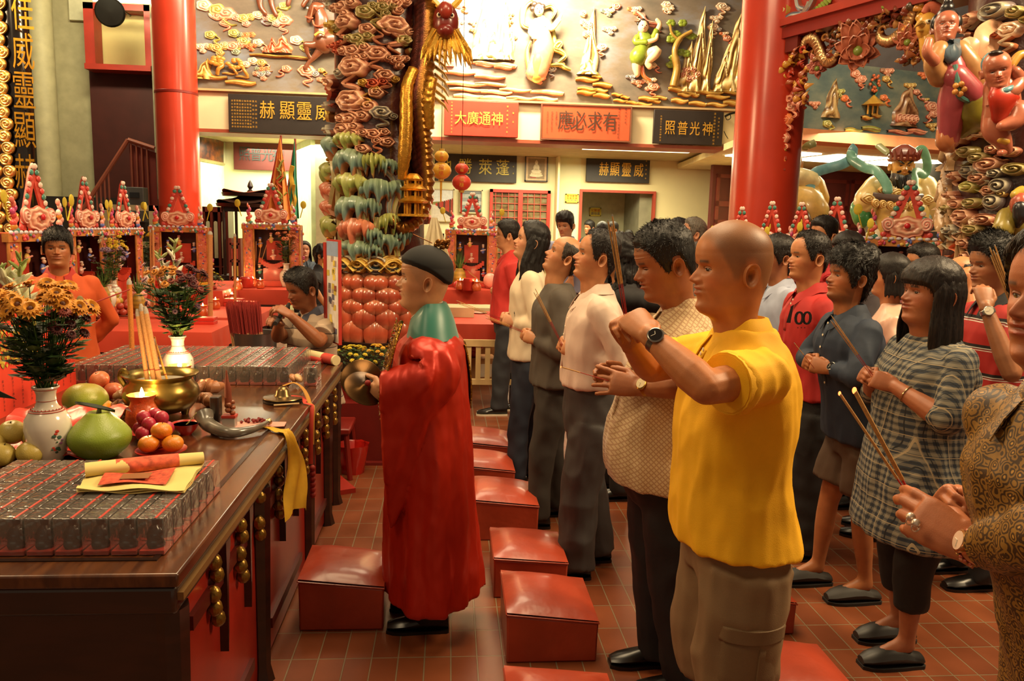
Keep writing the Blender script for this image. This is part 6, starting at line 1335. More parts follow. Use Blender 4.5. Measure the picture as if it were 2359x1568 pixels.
# clear boxes with dark figurines
def plastic():
 m=bpy.data.materials.new('clear_plastic');m.use_nodes=True;nt=m.node_tree;nt.nodes.clear();N=lambda t:nt.nodes.new('ShaderNode'+t);L=nt.links.new
 out=N('OutputMaterial');mx=N('MixShader');tr=N('BsdfTransparent');gl=N('BsdfGlossy');lw=N('LayerWeight');lw.inputs['Blend'].default_value=.28
 tr.inputs[0].default_value=(.93,.92,.90,1);gl.inputs['Roughness'].default_value=.12;gl.inputs[0].default_value=(.95,.9,.85,1)
 no=N('TexNoise');no.inputs['Scale'].default_value=26;tc=N('TexCoord');L(tc.outputs['Object'],no.inputs['Vector']);bp=N('Bump');bp.inputs['Distance'].default_value=.006;L(no.outputs['Fac'],bp.inputs['Height']);L(bp.outputs[0],gl.inputs['Normal'])
 df=N('BsdfDiffuse');df.inputs[0].default_value=(.62,.56,.50,1);m2=N('MixShader');m2.inputs[0].default_value=.10;L(tr.outputs[0],m2.inputs[1]);L(df.outputs[0],m2.inputs[2])
 mr=N('MapRange');mr.inputs[3].default_value=.10;mr.inputs[4].default_value=.75;L(lw.outputs['Fresnel'],mr.inputs[0]);L(mr.outputs[0],mx.inputs[0]);L(m2.outputs[0],mx.inputs[1]);L(gl.outputs[0],mx.inputs[2]);L(mx.outputs[0],out.inputs[0]);return m
PLA=plastic();FIGM=mat('120c0a',.25,var=.3,coat=.4);STRAP=mat('b03426',.4)
def figbox(w_,d_,h_):
 e=empty('clear_box',(0,0,0),'x','box');q=MB();t=.0
 q.box((0,0,h_/2),(w_*.97,d_*.97,h_));q.build('case',PLA,e,bevel=.003)
 q=MB();q.box((0,0,.006),(w_*.9,d_*.9,.010));q.build('base',STRAP,e)
 q=MB();r=min(w_,d_);q.lathe([(0,.011),(r*.30,.011),(r*.33,.02),(r*.28,.03),(r*.30,.045),(r*.22,.060),(r*.12,.068),(r*.14,.078),(r*.12,.088),(0,.093)],(0,0,0),14,rf=lambda a,i:1+.12*sin(3*a+i));q.ell((r*.2,-r*.1,.05),(.008,.008,.012),8,6)
 q.build('figurine',FIGM,e);q=MB();q.box((w_*.2,0,h_+.0006),(w_*.09,d_*.94,.0012));q.build('strap',STRAP,e);return e
b0=figbox(.0655,.068,.096);b0.location=(-.69-.034,1.905+.034,TT+.001)
nx,ny=9,7;first=True
for j in range(ny):
 for i in range(nx):
  x,y=-.69-.034-i*.0665,1.905+.034+j*.0695
  col_,row=('rightmost' if i==0 else f'{("second", "third", "fourth", "fifth", "sixth", "seventh", "eighth", "ninth")[i-1]} from the right'),('front' if j==0 else('back' if j==ny-1 else('second','third','fourth','fifth','sixth')[j-1]))
  lb=f'clear figurine box, {col_}, {row} row of the near block'
  if first:b0['label']=lb;b0['group']='clear figurine boxes in the near block';first=False
  else:dup(b0,(x,y,TT+.001),label=lb)
b1=figbox(.0650,.070,.096);K=0;ORD=['first','second','third','fourth','fifth','sixth','seventh','eighth','ninth','tenth','eleventh','twelfth','thirteenth','fourteenth','fifteenth','sixteenth']
b1['group']='clear figurine boxes in the far block'
for j in range(9):
 for i in range(16):
  x,y=-.80-.033-i*.0658,3.975+.036+j*.0715
  if x<-1.88:continue
  lb=f'clear figurine box in the far block, {ORD[i]} from right, {"front" if j == 0 else ORD[j]} row'
  if K==0:b1.location=(x,y,TT+.001);b1['label']=lb
  else:dup(b1,(x,y,TT+.001),label=lb)
  K+=1
dup(b0,(-.70,4.12,TT+.001),label='single clear box standing by itself at the right end of the far block');dup(b0,(-.695,4.00,TT+.001),label='clear box with rice cakes leaning on it near the cymbal stand')
# porcelain vases with flowers
PORC=mat('e2d8c6',.15,var=.04,coat=.6);BLOS=attr_mat('petals',.6,var=.15);LEAFM=attr_mat('leaves',.5,var=.25)
def vase(label,c,s,painted):
 e=empty('porcelain_vase',c,label,'vase');q=MB();P_=[(0,.0),(.040,0),(.043,.006),(.052,.03),(.064,.07),(.069,.105),(.066,.135),(.052,.160),(.034,.176),(.029,.190),(.028,.215),(.033,.232),(.040,.238),(.038,.242),(.026,.236),(.022,.20),(0,.19)]
 q.lathe([(r*s,z*s)for r,z in P_],c,40);q.build('body',PORC,e,c,smooth=60)
 c=V(c);q=MB().col('a8402c')
 for z,r in((.168,.046),(.163,.052),(.196,.0295),(.232,.0345)):q.lathe([(r*s,z*s-.001),(r*s+.0012,z*s),(r*s,z*s+.001)],c,40)
 for k in range(26):a=2*PI*k/26;q.ell(c+V((.0445*s*cos(a),.0445*s*sin(a),.1695*s)),(.0018,.0018,.004),6,4)
 q.build('band',MATTE,e,c)
 q=MB();ang=math.atan2(-c.y,-c.x)
 def on(a,z):r=np.interp(z,[0,.03,.07,.105,.135,.16],[.042,.052,.064,.069,.066,.052])*s+.0008;return c+V((r*cos(a),r*sin(a),z*s))
 for(da,z,rr,h)in painted:n_=(on(ang+da,z)-c);n_.z=0;Q=n_.normalized().to_track_quat('Z','Y');q.col(h).ell(on(ang+da,z),(rr*.9,rr*.75,.001),8,6,Q=Q)
 q.build('painted_flowers',MATTE,e,c);return e,c
PT=[(.30,.098,.006,'c23a24'),(.36,.106,.007,'c23a24'),(.22,.09,.008,'3e5a48'),(.32,.082,.006,'e8e0d8'),(.45,.085,.009,'3a5a4a'),(.36,.070,.004,'4a6a4a'),(.55,.065,.007,'a86a98'),(.60,.075,.005,'8a5a90'),(.30,.045,.007,'c2402c'),(.42,.048,.009,'35604a'),(.20,.052,.005,'c2402c'),(.52,.042,.006,'3e6a48'),(.14,.045,.004,'4a6a4a'),(.38,.035,.006,'3a5a4a')]
v1,c1=vase('white porcelain vase with painted red flowers in front of the pomelo',onz(115,1058,TT),1.06,PT)
PT2=[(.1+.09*i,.13-.012*(i%5)-.03*(i%2),.0045,('8a4a78','6a3a60','b06a90')[i%3])for i in range(11)]+[(.4,.12,.003,'3a5a3a'),(.55,.10,.004,'3a5a3a'),(.6,.06,.005,'a85a88')]
v2,c2=vase('white porcelain vase with small purple blossoms in front of the far block',onz(413,890,TT),1.05,PT2)
def daisy(mb,c,n,r,h,centre,np_=14):
 n=V(n).normalized();u=n.orthogonal().normalized();w_=n.cross(u)
 mb.col(h)
 for ring,k in((1.0,.0),(.72,.35)):
  for i in range(np_):
   a=2*PI*(i+.5*(k>0))/np_;d=u*cos(a)+w_*sin(a);tn=n.cross(d);t_=r*.19
   mb.add([c+d*r*.12,c+d*r*.55*ring+tn*t_+n*r*(.10+k),c+d*r*ring+n*r*(.02+k*.8),c+d*r*.55*ring-tn*t_+n*r*(.10+k)],[(0,1,2,3)])
 mb.col(centre).ell(c+n*r*.12,r*.24,8,6)
def bouquet(root,c,top,spread,h0,kinds,seed,nleaf=60,name='flowers',rad=.02):
 rd=random.Random(seed);c=V(c);lf=MB();st=MB().col('3d5a22')
 for(h,cc,n,zlo,zhi,r,ax,bx)in kinds:
  for i in range(n):
   a=rd.uniform(ax,bx);k=math.sqrt(rd.random());z=lerp(zlo,zhi,rd.random());p=c+V((spread*k*cos(a),spread*k*sin(a),h0+z*(1-.35*k)))
   q=MB();nn=(p-(c+V((0,0,h0-.12)))).normalized()+V((rd.uniform(-.3,.3),-.35,rd.uniform(-.1,.4)));daisy(q,p,nn,r*rd.uniform(.85,1.15),h,cc);q.build('blossom',BLOS,root,root.location,smooth=0)
   m=lerp(c,p,.5)+V((rd.uniform(-.01,.01),rd.uniform(-.01,.01),0));st.tube(spline([c+V((rd.uniform(-1,1)*rad,rd.uniform(-1,1)*rad,-.03)),m,p-nn.normalized()*.004],6),.0016,5)
 for i in range(nleaf):
  a=rd.uniform(0,6.28);k=rd.uniform(.2,.95);z=rd.uniform(.02,h0*1.02);s_=(.25+.75*z/h0)*spread*k;p=c+V((s_*cos(a),s_*sin(a),z));L_=rd.uniform(.035,.07);d=V((cos(a+rd.uniform(-.8,.8)),sin(a),rd.uniform(-.1,.7))).normalized();w_=d.cross(V((0,0,1))).normalized()*L_*.42
  lf.col(rd.choice(['2c4420','38521f','22381c','46602a']));n_=V((0,0,.006))
  lf.add([p,p+d*L_*.3+w_,p+d*L_*.42+w_*.5,p+d*L_*.6+w_*1.1,p+d*L_,p+d*L_*.6-w_*1.1,p+d*L_*.42-w_*.5,p+d*L_*.3-w_,p+d*L_*.5-n_],[(0,1,2,8),(2,3,4,8),(4,5,6,8),(6,7,0,8)])
 lf.build('leaves',LEAFM,root,root.location,smooth=0,kind='stuff');st.build('stems',LEAFM,root,root.location,kind='stuff')
r1=empty('flower_bouquet',c1+V((0,0,.255)),'large bouquet of orange yellow daisies in the near vase','flowers')
bouquet(r1,c1+V((0,0,.255)),0,.150,.235,[('c8841c','4a2410',30,.02,.13,.038,0,6.28),('b8701c','5a2a12',9,-.03,.06,.030,2.5,4.0),('4a1614','2a0c0a',9,-.10,.03,.024,-.9,.3),('7a2a1a','3a1208',5,.0,.06,.022,-1,.5)],11,280)
r2=empty('flower_bouquet',c2+V((0,0,.253)),'bouquet of dark red, purple and orange daisies in the far vase','flowers')
bouquet(r2,c2+V((0,0,.253)),0,.145,.24,[('4e1418','2a0a0a',14,-.04,.12,.026,-.9,.9),('c07a20','5a2a12',9,.02,.13,.026,-2.6,-.9),('a88088','6a4a50',9,.05,.16,.020,1.2,3.6),('7a5a66','4a3040',10,-.15,.02,.018,-3,1),('8a3a2a','4a1a10',6,-.02,.1,.022,-2,0)],21,240)
def gladiolus(label,base,pts,n,s,h='d8d8b0',g='8a9a4a'):
 P_=spline(pts,30);e=empty('gladiolus',base,label,'flowers');q=MB().col(g);q.tube(P_,[.004*s]*20+[.003*s]*11,6);q.build('stem',LEAFM,e,base)
 for i in range(n):
  t=12+int(18*i/n);p=P_[min(t,30)];k=1-.6*i/n;d=V((cos(i*2.4),sin(i*2.4)*.6,.9)).normalized();q=MB().col(h if i<n*.6 else g);q.tube([p,p+d*.03*s*k,p+d*.06*s*k,p+d*.085*s*k],[.005*s,.013*s*k,.012*s*k,.002],8);q.build('bud',LEAFM,e,base)
Yg=3.0;A_=lambda x,y,Y=Yg:at(x,y,Y)
gladiolus('tall pale green gladiolus spike at the left edge of the altar',A_(52,800),[A_(52,800),A_(50,720),A_(44,660),A_(48,580)],16,1.0);gladiolus('gladiolus spike leaning out of the frame at the left edge',A_(40,790),[A_(40,790),A_(20,680),A_(10,640),A_(-20,615)],10,1.0)
gladiolus('white gladiolus rising above the dark red bouquet, left stem',A_(398,760,4.04),[A_(408,790,4.04),A_(392,700,4.04),A_(375,620,4.04),A_(366,575,4.04)],11,1.0,'ece4cc','98a060');gladiolus('white gladiolus rising above the dark red bouquet, right stem',A_(402,760,4.04),[A_(412,790,4.04),A_(402,700,4.04),A_(400,600,4.04),A_(403,550,4.04)],13,1.0,'ece4cc','98a060')
# fruit
def sphere_fruit(name,label,cat,c,r,h,group=None,h2=None,dimple=True,sq=.92):
 mb=MB();a_,b_=np.array(lin(h)),np.array(lin(h2 or h));vs=[];cs=[];fs=[];nr,na=16,24;rd=random.Random(hash(round(c[0]*991+c[1]*77,3))%999)
 Q=V((rd.uniform(-.4,.4),rd.uniform(-.4,.4),1)).to_track_quat('Z','Y')
 for i in range(nr+1):
  th=PI*i/nr;z=cos(th);rr=sin(th);dm=(.14*math.exp(-(rr/.22)**2)if z>0 else .08*math.exp(-(rr/.25)**2))if dimple else 0
  for k in range(na):
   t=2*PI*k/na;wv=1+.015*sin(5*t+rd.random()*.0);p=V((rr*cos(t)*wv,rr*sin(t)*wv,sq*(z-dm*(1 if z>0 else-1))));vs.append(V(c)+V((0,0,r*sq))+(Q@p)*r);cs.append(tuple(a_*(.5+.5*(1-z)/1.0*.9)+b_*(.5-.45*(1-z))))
 for i in range(nr):
  for k in range(na):k2=(k+1)%na;fs.append((i*na+k,(i+1)*na+k,(i+1)*na+k2,i*na+k2))
 mb.add(vs,fs,cs);e=empty(name,c,label,cat,group);mb.build('flesh',FRUIT,e,c,smooth=80)
 q=MB().col('4a4020');q.tube([V(c)+V((0,0,r*sq))+(Q@V((0,0,sq*.84)))*r,V(c)+V((0,0,r*sq))+(Q@V((.05,0,sq*1.02)))*r],[r*.06,r*.04],6);q.build('stalk',FRUIT,e,c);return e
def dish(label,c,r,h='9a2014',name='plate'):q=MB();q.lathe([(0,0),(r*.55,0),(r*.6,.004),(r,.020),(r,.023),(r*.6,.008),(0,.007)],c,32);return thing(q,name,mat(h,.3),label,'plate',base=V(c))
c=onz(232,1052,TT);e=empty('pomelo',c,'big green pomelo with a dark leaf on the altar','fruit');q=MB();P_=[];S_=.102
for i in range(25):t=i/24;z=t*.168;r=S_*(math.sin(PI*min(1,.08+.86*(1-(1-t)**1.15)))**.55)*(1-.30*sst(.45,1,t));P_.append((r if i<24 else 0.012,z-(.012 if i==24 else 0)))
P_=[(0,.002)]+P_;q.col('84962a');n_=len(P_);q.lathe(P_,c,40,cols=[tuple(np.array(lin('5f7a1c'))*(1-i/n_)+np.array(lin('93a238'))*(i/n_))for i in range(n_)]);q.build('flesh',FRUIT,e,c,smooth=80)
tp=V(c)+V((0,0,.158));q=MB().col('6a6a3c').tube([tp-V((0,0,.01)),tp+V((.004,0,.014))],[.010,.007],8);q.build('stalk',FRUIT,e,c)
G_=[[tp+V((-.075+.13*t,.0,.030-.028*t))+V((0,.018*math.sin(PI*t)**.7*s_,.008*s_*s_))for s_ in(-1,0,1)]for t in[i/10 for i in range(11)]];q=MB().col('1e2814').sheet(G_,.0015);q.build('leaf',LEAFM,e,c)
sphere_fruit('pomelo','second pomelo half hidden behind the big one','fruit',onz(200,958,TT),.088,'7a8a34',h2='a8762c',sq=.8)
dish('red dish under the mandarins',onz(372,1048,TT),.085);mo=onz(372,1045,TT)
for i,(x,y,z,lb)in enumerate(((0.0,.01,.052,'mandarin on top of the mandarin pile'),(.045,-.012,.012,'right mandarin in the bottom of the pile'),(-.035,-.018,.012,'front left mandarin in the bottom of the pile'),(-.02,.045,.012,'mandarin at the back of the pile'))):sphere_fruit('mandarin',lb,'fruit',mo+V((x,y,z)),.036,'d07414','mandarins in front of the pomelo','d88a2a',sq=.82)
dish('red dish under the crimson eggs',onz(338,1012,TT)+V((0,.03,0)),.07);eo=onz(338,1025,TT)+V((0,.06,0))
for i,(x,y,z,lb)in enumerate(((0,-.03,.045,'front'),(-.03,.0,.062,'upper left'),(.035,.0,.062,'upper right'),(.0,.03,.066,'back upper'),(-.018,-.045,.014,'lower left'),(.03,-.035,.014,'lower right'),(-.045,.0,.02,'left side'),(.05,.01,.02,'right side'))):
 q=MB().col('a8243c');q.ell(eo+V((x,y,z+.026)),(.026,.025,.027),16,12);thing(q,'red_egg',FRUIT,f'crimson dyed egg, {lb} one of the pile beside the candle','egg','crimson eggs beside the candle')
po=onz(35,1068,TT)
for i,(x,y,z,r,lb)in enumerate(((0.05,.0,.0,.042,'round yellow pear nearest the vase'),(-.03,-.02,.0,.042,'yellow pear at the left edge, lower one'),(-.03,.05,.055,.044,'yellow pear on top at the left edge'),(.03,.07,.04,.040,'yellow pear in the middle of the pile'),(-.07,.0,.03,.042,'yellow pear cut by the left edge'))):sphere_fruit('yellow_pear',lb,'fruit',po+V((x,y,z)),r,'b8a04a','yellow pears beside the near vase','d0bc6c')
for i,(x,y,z,lb)in enumerate(((.055,.17,.05,'lime on top beside the near vase'),(.03,.15,.0,'lime in the lower left of the pile'),(.09,.16,.0,'lime touching the near vase'),(-.02,.19,.0,'lime behind the pears'))):sphere_fruit('lime',lb,'fruit',po+V((x,y,z)),.034,'5a7a1e','limes behind the yellow pears','7a9a34')
ap=onz(232,925,TT)
for i,(x,y,z,h,r,lb)in enumerate(((.0,.0,.062,'b85a34',.042,'red apple on top'),(-.05,-.02,.0,'c0603c',.040,'left red apple'),(.055,.0,.012,'b04a2c',.042,'right red apple'),(.0,-.05,.0,'b85038',.038,'front red apple'),(.0,.06,.0,'c8743c',.040,'back apple'))):sphere_fruit('red_apple',lb+' in the pile behind the pomelo','fruit',ap+V((x,y,z)),r,h,'apples behind the pomelo','d08a5c')
for i,(px,py,lb)in enumerate(((205,925,'orange left of the apples'),(240,958,'orange in front of the apples'),(100,985,'orange beside the red cloth'))):sphere_fruit('orange',lb,'fruit',onz(px,py,TT),.038,'d8801c',None,'e0982c')
def tuber(label,a,b,r,h,name='yam'):q=MB().col(h);P_=spline([a,lerp(a,b,.35)+V((0,.015,.008)),lerp(a,b,.7)-V((0,.01,0)),b],16);q.tube(P_,[r*math.sin(PI*(.08+.84*i/16))**.5*(1+.12*sin(i*2.1))for i in range(17)],12,rnd=True);return thing(q,name,FRUIT,label,'vegetable')
zz=V((0,0,.035))
tuber('long pale yam behind the near vase',onz(140,968,TT)+zz,onz(215,958,TT)+zz,.030,'a88a6a');tuber('brown yam behind the pomelo',onz(255,958,TT)+zz,onz(320,960,TT)+zz,.03,'7a4a2c');tuber('brown yam left of the brass burner',onz(270,938,TT)+V((0,0,.05)),onz(335,935,TT)+V((0,0,.05)),.035,'a07a52');tuber('brown yam lying right of the brass burner',onz(450,912,TT)+zz,onz(510,905,TT)+zz,.035,'9a6440');tuber('second yam below the one right of the burner',onz(455,935,TT)+zz*.8,onz(500,938,TT)+zz*.8,.028,'8a5a38');tuber('red yam near the pomelo',onz(262,925,TT)+V((0,.05,.05)),onz(300,930,TT)+V((0,0,.04)),.024,'8a3c24')
for i,(px,py,z,lb)in enumerate(((352,905,.06,'topmost pink bun behind the burner'),(318,905,.0,'leftmost pink bun behind the burner'),(335,905,.015,'second pink bun from the left behind the burner'),(355,908,.0,'middle pink bun behind the burner'),(372,905,.0,'right pink bun behind the burner'))):
 q=MB();c=onz(px,py,TT)+V((0,.1,z));q.lathe([(0,0),(.03,0),(.036,.014),(.034,.032),(.022,.048),(.006,.058),(0,.060)],c,20,cols=[lin('c8788a')]*3+[lin('d890a0')]*4);thing(q,'pink_bun',FRUIT,lb,'bun','pink buns behind the burner')
# brass incense burner
BR=mat('8c7438',.27,.9,var=.3,scale=9);c=onz(374,955,TT);r_=.150
e=empty('incense_burner',c,'wide brass incense burner with thick incense sticks','burner');q=MB();q.lathe([(0,.018),(r_*.5,.015),(r_*.78,.03),(r_*.99,.07),(r_*1.02,.095),(r_*.96,.125),(r_*.84,.145),(r_*.80,.155),(r_*.90,.168),(r_*1.0,.176),(r_*1.0,.181),(r_*.88,.174),(r_*.76,.158),(r_*.72,.145),(0,.145)],c,56);q.build('bowl',BR,e,c,smooth=60)
for k in range(3):a=-1.9+k*2.09;q=MB();p=c+V((r_*.6*cos(a),r_*.6*sin(a),0));q.tube([p,p+V((0,0,.03))],[.014,.022],10);q.build('foot',BR,e,c)
q=MB().col('8f8676');q.lathe([(0,.150),(r_*.74,.148),(r_*.74,.143)],c,40);q.build('ash',mat('8a8272',.95,bump=.004,bscale=60),e,c)
q=MB();q.tube(spline([c+V((-r_*.96,0,.12)),c+V((-r_*1.1,0,.16)),c+V((-r_*1.02,0,.19)),c+V((-r_*.9,0,.17))],12),.012,8);q.build('handle',BR,e,c)
JB=mat('b8895a',.8,var=.15)
def thick_stick(label,a,b,r,col_='bd8c58'):
 q=MB().col(col_);a,b=V(a),V(b);e=empty('thick_incense_stick',a,label,'incense');q.tube([a,b],r,12);q.build('stick',JOSS,e,a);q=MB().col('a89f92');q.tube([b,b+(b-a).normalized()*.014,b+(b-a).normalized()*.03],[r*1.02,r*.95,r*.5],12);q.build('ash_tip',JOSS,e,a)
 d=(b-a).normalized();q=MB().col('8a2a1c');p=lerp(a,b,.18);q.tube([p,p+d*.004],r*1.06,12);q.build('band',JOSS,e,a)
for i,(bx,tx,ty,r)in enumerate(((.0,318,728,.0095),(.028,327,716,.0105),(.050,337,722,.0100))):
 thick_stick(('leftmost','middle','rightmost')[i]+' of the three thick incense sticks in the brass burner',c+V((-.055+bx,.0,.14)),at(tx,ty,c.y),r)
thick_stick('thick orange incense stick standing behind the burner in front of the red tables',at(306,850,4.5),at(298,655,4.5),.014,'c87830');thick_stick('thin incense stick right of the three thick ones',c+V((.02,.02,.14)),at(360,795,3.4),.0045,'c8963c')
q=MB().col('c8843c');P_=spline([at(357,870,3.38),at(353,800,3.38),at(356,775,3.38),at(361,800,3.38),at(364,868,3.38)],20);q.tube(P_,.0022,5);thing(q,'bent_incense_stick',JOSS,'thin bent incense stick arching over the brass burner','incense')
# oil candles in orange glass
FLAME=emit('flame','ffd890',60);GLOW=emit('hot_wax','ffcf8a',2.2,'d8a060')
OGL=mat('c85a2c',.25,var=.2,scale=20,bump=.004,bscale=60,coat=.6)
def candle(label,c,s=1.0,gl=OGL,power=1.2,full=True,grp=None):
 c=V(c);e=empty('oil_candle',c,label,'candle',grp);q=MB();q.lathe([(0,0),(.042*s,0),(.048*s,.01*s),(.052*s,.035*s),(.046*s,.06*s),(.036*s,.078*s),(.034*s,.088*s),(.040*s,.102*s),(.044*s,.108*s),(.041*s,.106*s),(.034*s,.094*s),(0,.092*s)],c,28,rf=lambda a,i:1+(.03*sin(9*a+i)if full and i>6 else 0));q.build('glass',gl,e,c,smooth=60)
 q=MB();q.lathe([(0,.095*s),(.033*s,.095*s)],c,20);q.build('wax',GLOW,e,c);q=MB();q.lathe([(0,.094*s),(.006*s,.098*s),(.008*s,.108*s),(.004*s,.122*s),(0,.132*s)],c,10);q.build('flame',FLAME,e,c)
 if power:point('candle_light',c+V((0,0,.15*s)),power,(1,.62,.25),.012)
 return e
candle('large orange glass oil candle beside the crimson eggs',onz(330,985,TT),1.25,power=2.2);candle('oil candle behind the brass burner in front of the far vase',onz(416,905,TT),1.25,power=2.0)
# small things
c=onz(428,1000,TT);q=MB();q.lathe([(0,.004),(.022,0),(.024,.004),(.040,.022),(.050,.045),(.0515,.046),(.048,.042),(.036,.020),(0,.010)],c,32);e=empty('red_bowl',c,'small red bowl with a spoon beside the brass burner','bowl');q.build('bowl',mat('b0281a',.3,coat=.4),e,c,smooth=60);q=MB();q.lathe([(0,.040),(.046,.040)],c,24);q.build('broth',mat('8a2418',.15),e,c);q=MB();q.tube(spline([c+V((.0,0,.035)),c+V((.015,.0,.05)),c+V((.042,.0,.085))],8),[.006]*5+[.004]*4,6,flat=.4);q.build('spoon',mat('9a9a50',.4),e,c)
h0=onz(462,1000,TT)+V((0,0,.035));P_=spline([h0+V((.0,.05,.028)),h0+V((.03,.01,.0)),onz(530,1010,TT)+V((0,0,.024)),onz(585,1000,TT)+V((0,0,.022)),onz(618,985,TT)+V((0,0,.024))],40);e=empty('buffalo_horn',P_[20],'grey buffalo horn trumpet lying on the altar edge','horn');rr=[lerp(.034,.008,i/40)*(1+.12*math.exp(-i/3))for i in range(41)];q=MB().col('5a544a');q.tube(P_,rr,16);q.build('horn',mat('5e584e',.25,var=.3,scale=14,coat=.5),e,P_[20]);q=MB();d=(P_[-1]-P_[-2]).normalized();q.lathe([(.009,-.006),(.013,0),(.014,.008),(.010,.014),(0,.014)],P_[-1],16,axis=d);q.build('mouthpiece',mat('b8a878',.3,.8),e,P_[20])
G_=[];s0=onz(612,990,TT)+V((0,0,.012));K_=[s0,onz(640,995,TT)+V((0,0,.008)),V((AX1+.006,onz(662,1000,TT).y,TT+.004)),V((AX1+.030,3.06,TT-.11)),V((AX1+.036,3.02,TT-.20)),V((AX1+.045,2.98,TT-.28))];Kp=spline(K_,22)
for i,p in enumerate(Kp):
 t=i/22;w_=lerp(.012,.068,sst(0,.8,t));nrm=V((.42*sst(.35,.6,t),.9,0))if t>.35 else V((.3,.95,0));G_.append([p+nrm*(w_*x)+V((.007*sin(x*5+i*.5)*(t>.3),0,.003*sin(x*6+i)+(-.03*x*x if i==22 else 0)))for x in np.linspace(-1,1,9)])
q=MB().sheet(G_,.0015);thing(q,'yellow_cloth',mat('c89a1c',.75,var=.2,scale=10),'yellow cloth tied to the horn and hanging over the altar edge','cloth',base=s0,smooth=60)
q=MB().col('b83020')
for i in(8,12,15,19):p=Kp[i]+V((.010,0,0));
c=onz(652,925,TT);e=empty('bell_cymbal',c,'brass bell cymbal on a dark round stand with ribbons','cymbal');q=MB();q.lathe([(0,0),(.085,0),(.09,.006),(.09,.014),(.07,.018),(0,.018)],c,36);q.build('stand',mat('241a12',.4),e,c);q=MB();q.lathe([(.090,.020),(.088,.024),(.04,.028),(.034,.036),(.030,.055),(.018,.070),(.004,.074),(0,.074)],c,36);q.build('cymbal',mat('7a6440',.3,.9,var=.25),e,c)
for k,(h,pts)in enumerate((('b03018',[(.02,0,.03),(.09,0,.022),(.11,-.06,.0),(.125,-.10,-.10),(.13,-.12,-.26)]),('a8741c',[(0,0,.075),(.05,.02,.085),(.10,0,.05),(.135,-.05,-.03),(.14,-.08,-.18)]))):
 P_=spline([c+V(p)for p in pts],30);P_=[V((max(p.x,AX1+.012)if p.z<TT else p.x,p.y,p.z))for p in P_];q=MB().col(h);q.tube(P_,.010,8,flat=.25,up=(0,0,1));q.build('ribbon',MATTE,e,c)
q=MB().col('8a2014')
for i in range(6):p=V((AX1+.02,c.y-.12,TT-.28-.025*i));q.ell(p,(.014,.014,.016),8,6)
q.build('tassel',MATTE,e,c)
q=MB().col('b89a6a');q.tube([c+V((-.02,-.10,.006)),c+V((.09,-.085,.012))],.004,6);thing(q,'wooden_stick',MATTE,'small pale stick lying in front of the bell cymbal','stick')
for k,(px,lb)in enumerate(((676,'left'),(688,'right'))):q=MB().col('c8a070' if k else 'a8744a');q.ell(onz(px,888,TT)+V((0,0,.04)),(.026,.03,.016),16,10,Q=Matrix.Rotation(.8,3,'Y'));thing(q,'rice_cake',FRUIT,lb+' round brown cake above the bell cymbal','cake')
c=onz(512,985,TT);c=V((c.x+.01,c.y,TT));e=empty('candle_holder',c+V((.02,0,0)),'small figurine candle holder with a stub of red wax next to a dark block','candle holder');o=c+V((.02,0,0));q=MB();q.box(o+V((0,0,.022)),(.05,.04,.044));q.build('stand',mat('a8a49a',.3),e,o,bevel=.003);q=MB();q.box(o+V((0,0,.049)),(.054,.044,.010));q.build('tray',STRAP,e,o);q=MB().col('8a4a28')
for k in range(7):q.ell(o+V((.012*cos(k*2.2),.01*sin(k*2.2),.062+.007*k)),(.012,.012,.010),8,6)
q.build('figure',PAINT,e,o);q=MB().col('7a3418');q.tube([o+V((-.004,0,.10)),o+V((-.004,0,.16)),o+V((-.007,0,.19)),o+V((-.008,0,.235))],[.014,.0135,.008,.0025],12);q.build('wax_stub',MATTE,e,o)
q=MB();q.box(c+V((-.032,0,.065)),(.036,.05,.13));thing(q,'dark_block',mat('2a1c16',.35,coat=.3),'dark upright wooden block left of the figurine holder','block',bevel=.004)
q=MB();A_1,B_1,C_1,D_1=onz(490,992,TT),onz(655,985,TT),onz(660,975,TT),onz(500,975,TT)
q.add([p+V((0,0,.004+.003*i))for i in(0,1)for p in(A_1,B_1,C_1,D_1)],[(0,1,2,3),(4,5,6,7),(0,1,5,4),(1,2,6,5),(2,3,7,6),(3,0,4,7)]);thing(q,'pink_paper',mat('d8988a',.7),'folded pink paper sheet on the altar behind the horn','paper')
q=MB().col('7a1c14');rd=random.Random(2);cc=onz(583,977,TT)
for k in range(16):p=cc+V((rd.uniform(-.045,.045),rd.uniform(-.015,.015),.012));q.tube([p,p+V((rd.uniform(-.02,.02),rd.uniform(-.01,.01),rd.uniform(0,.012)))],[.007,.005],6)
thing(q,'dried_dates',MATTE,'heap of dark red dried bits on the pink paper','food')
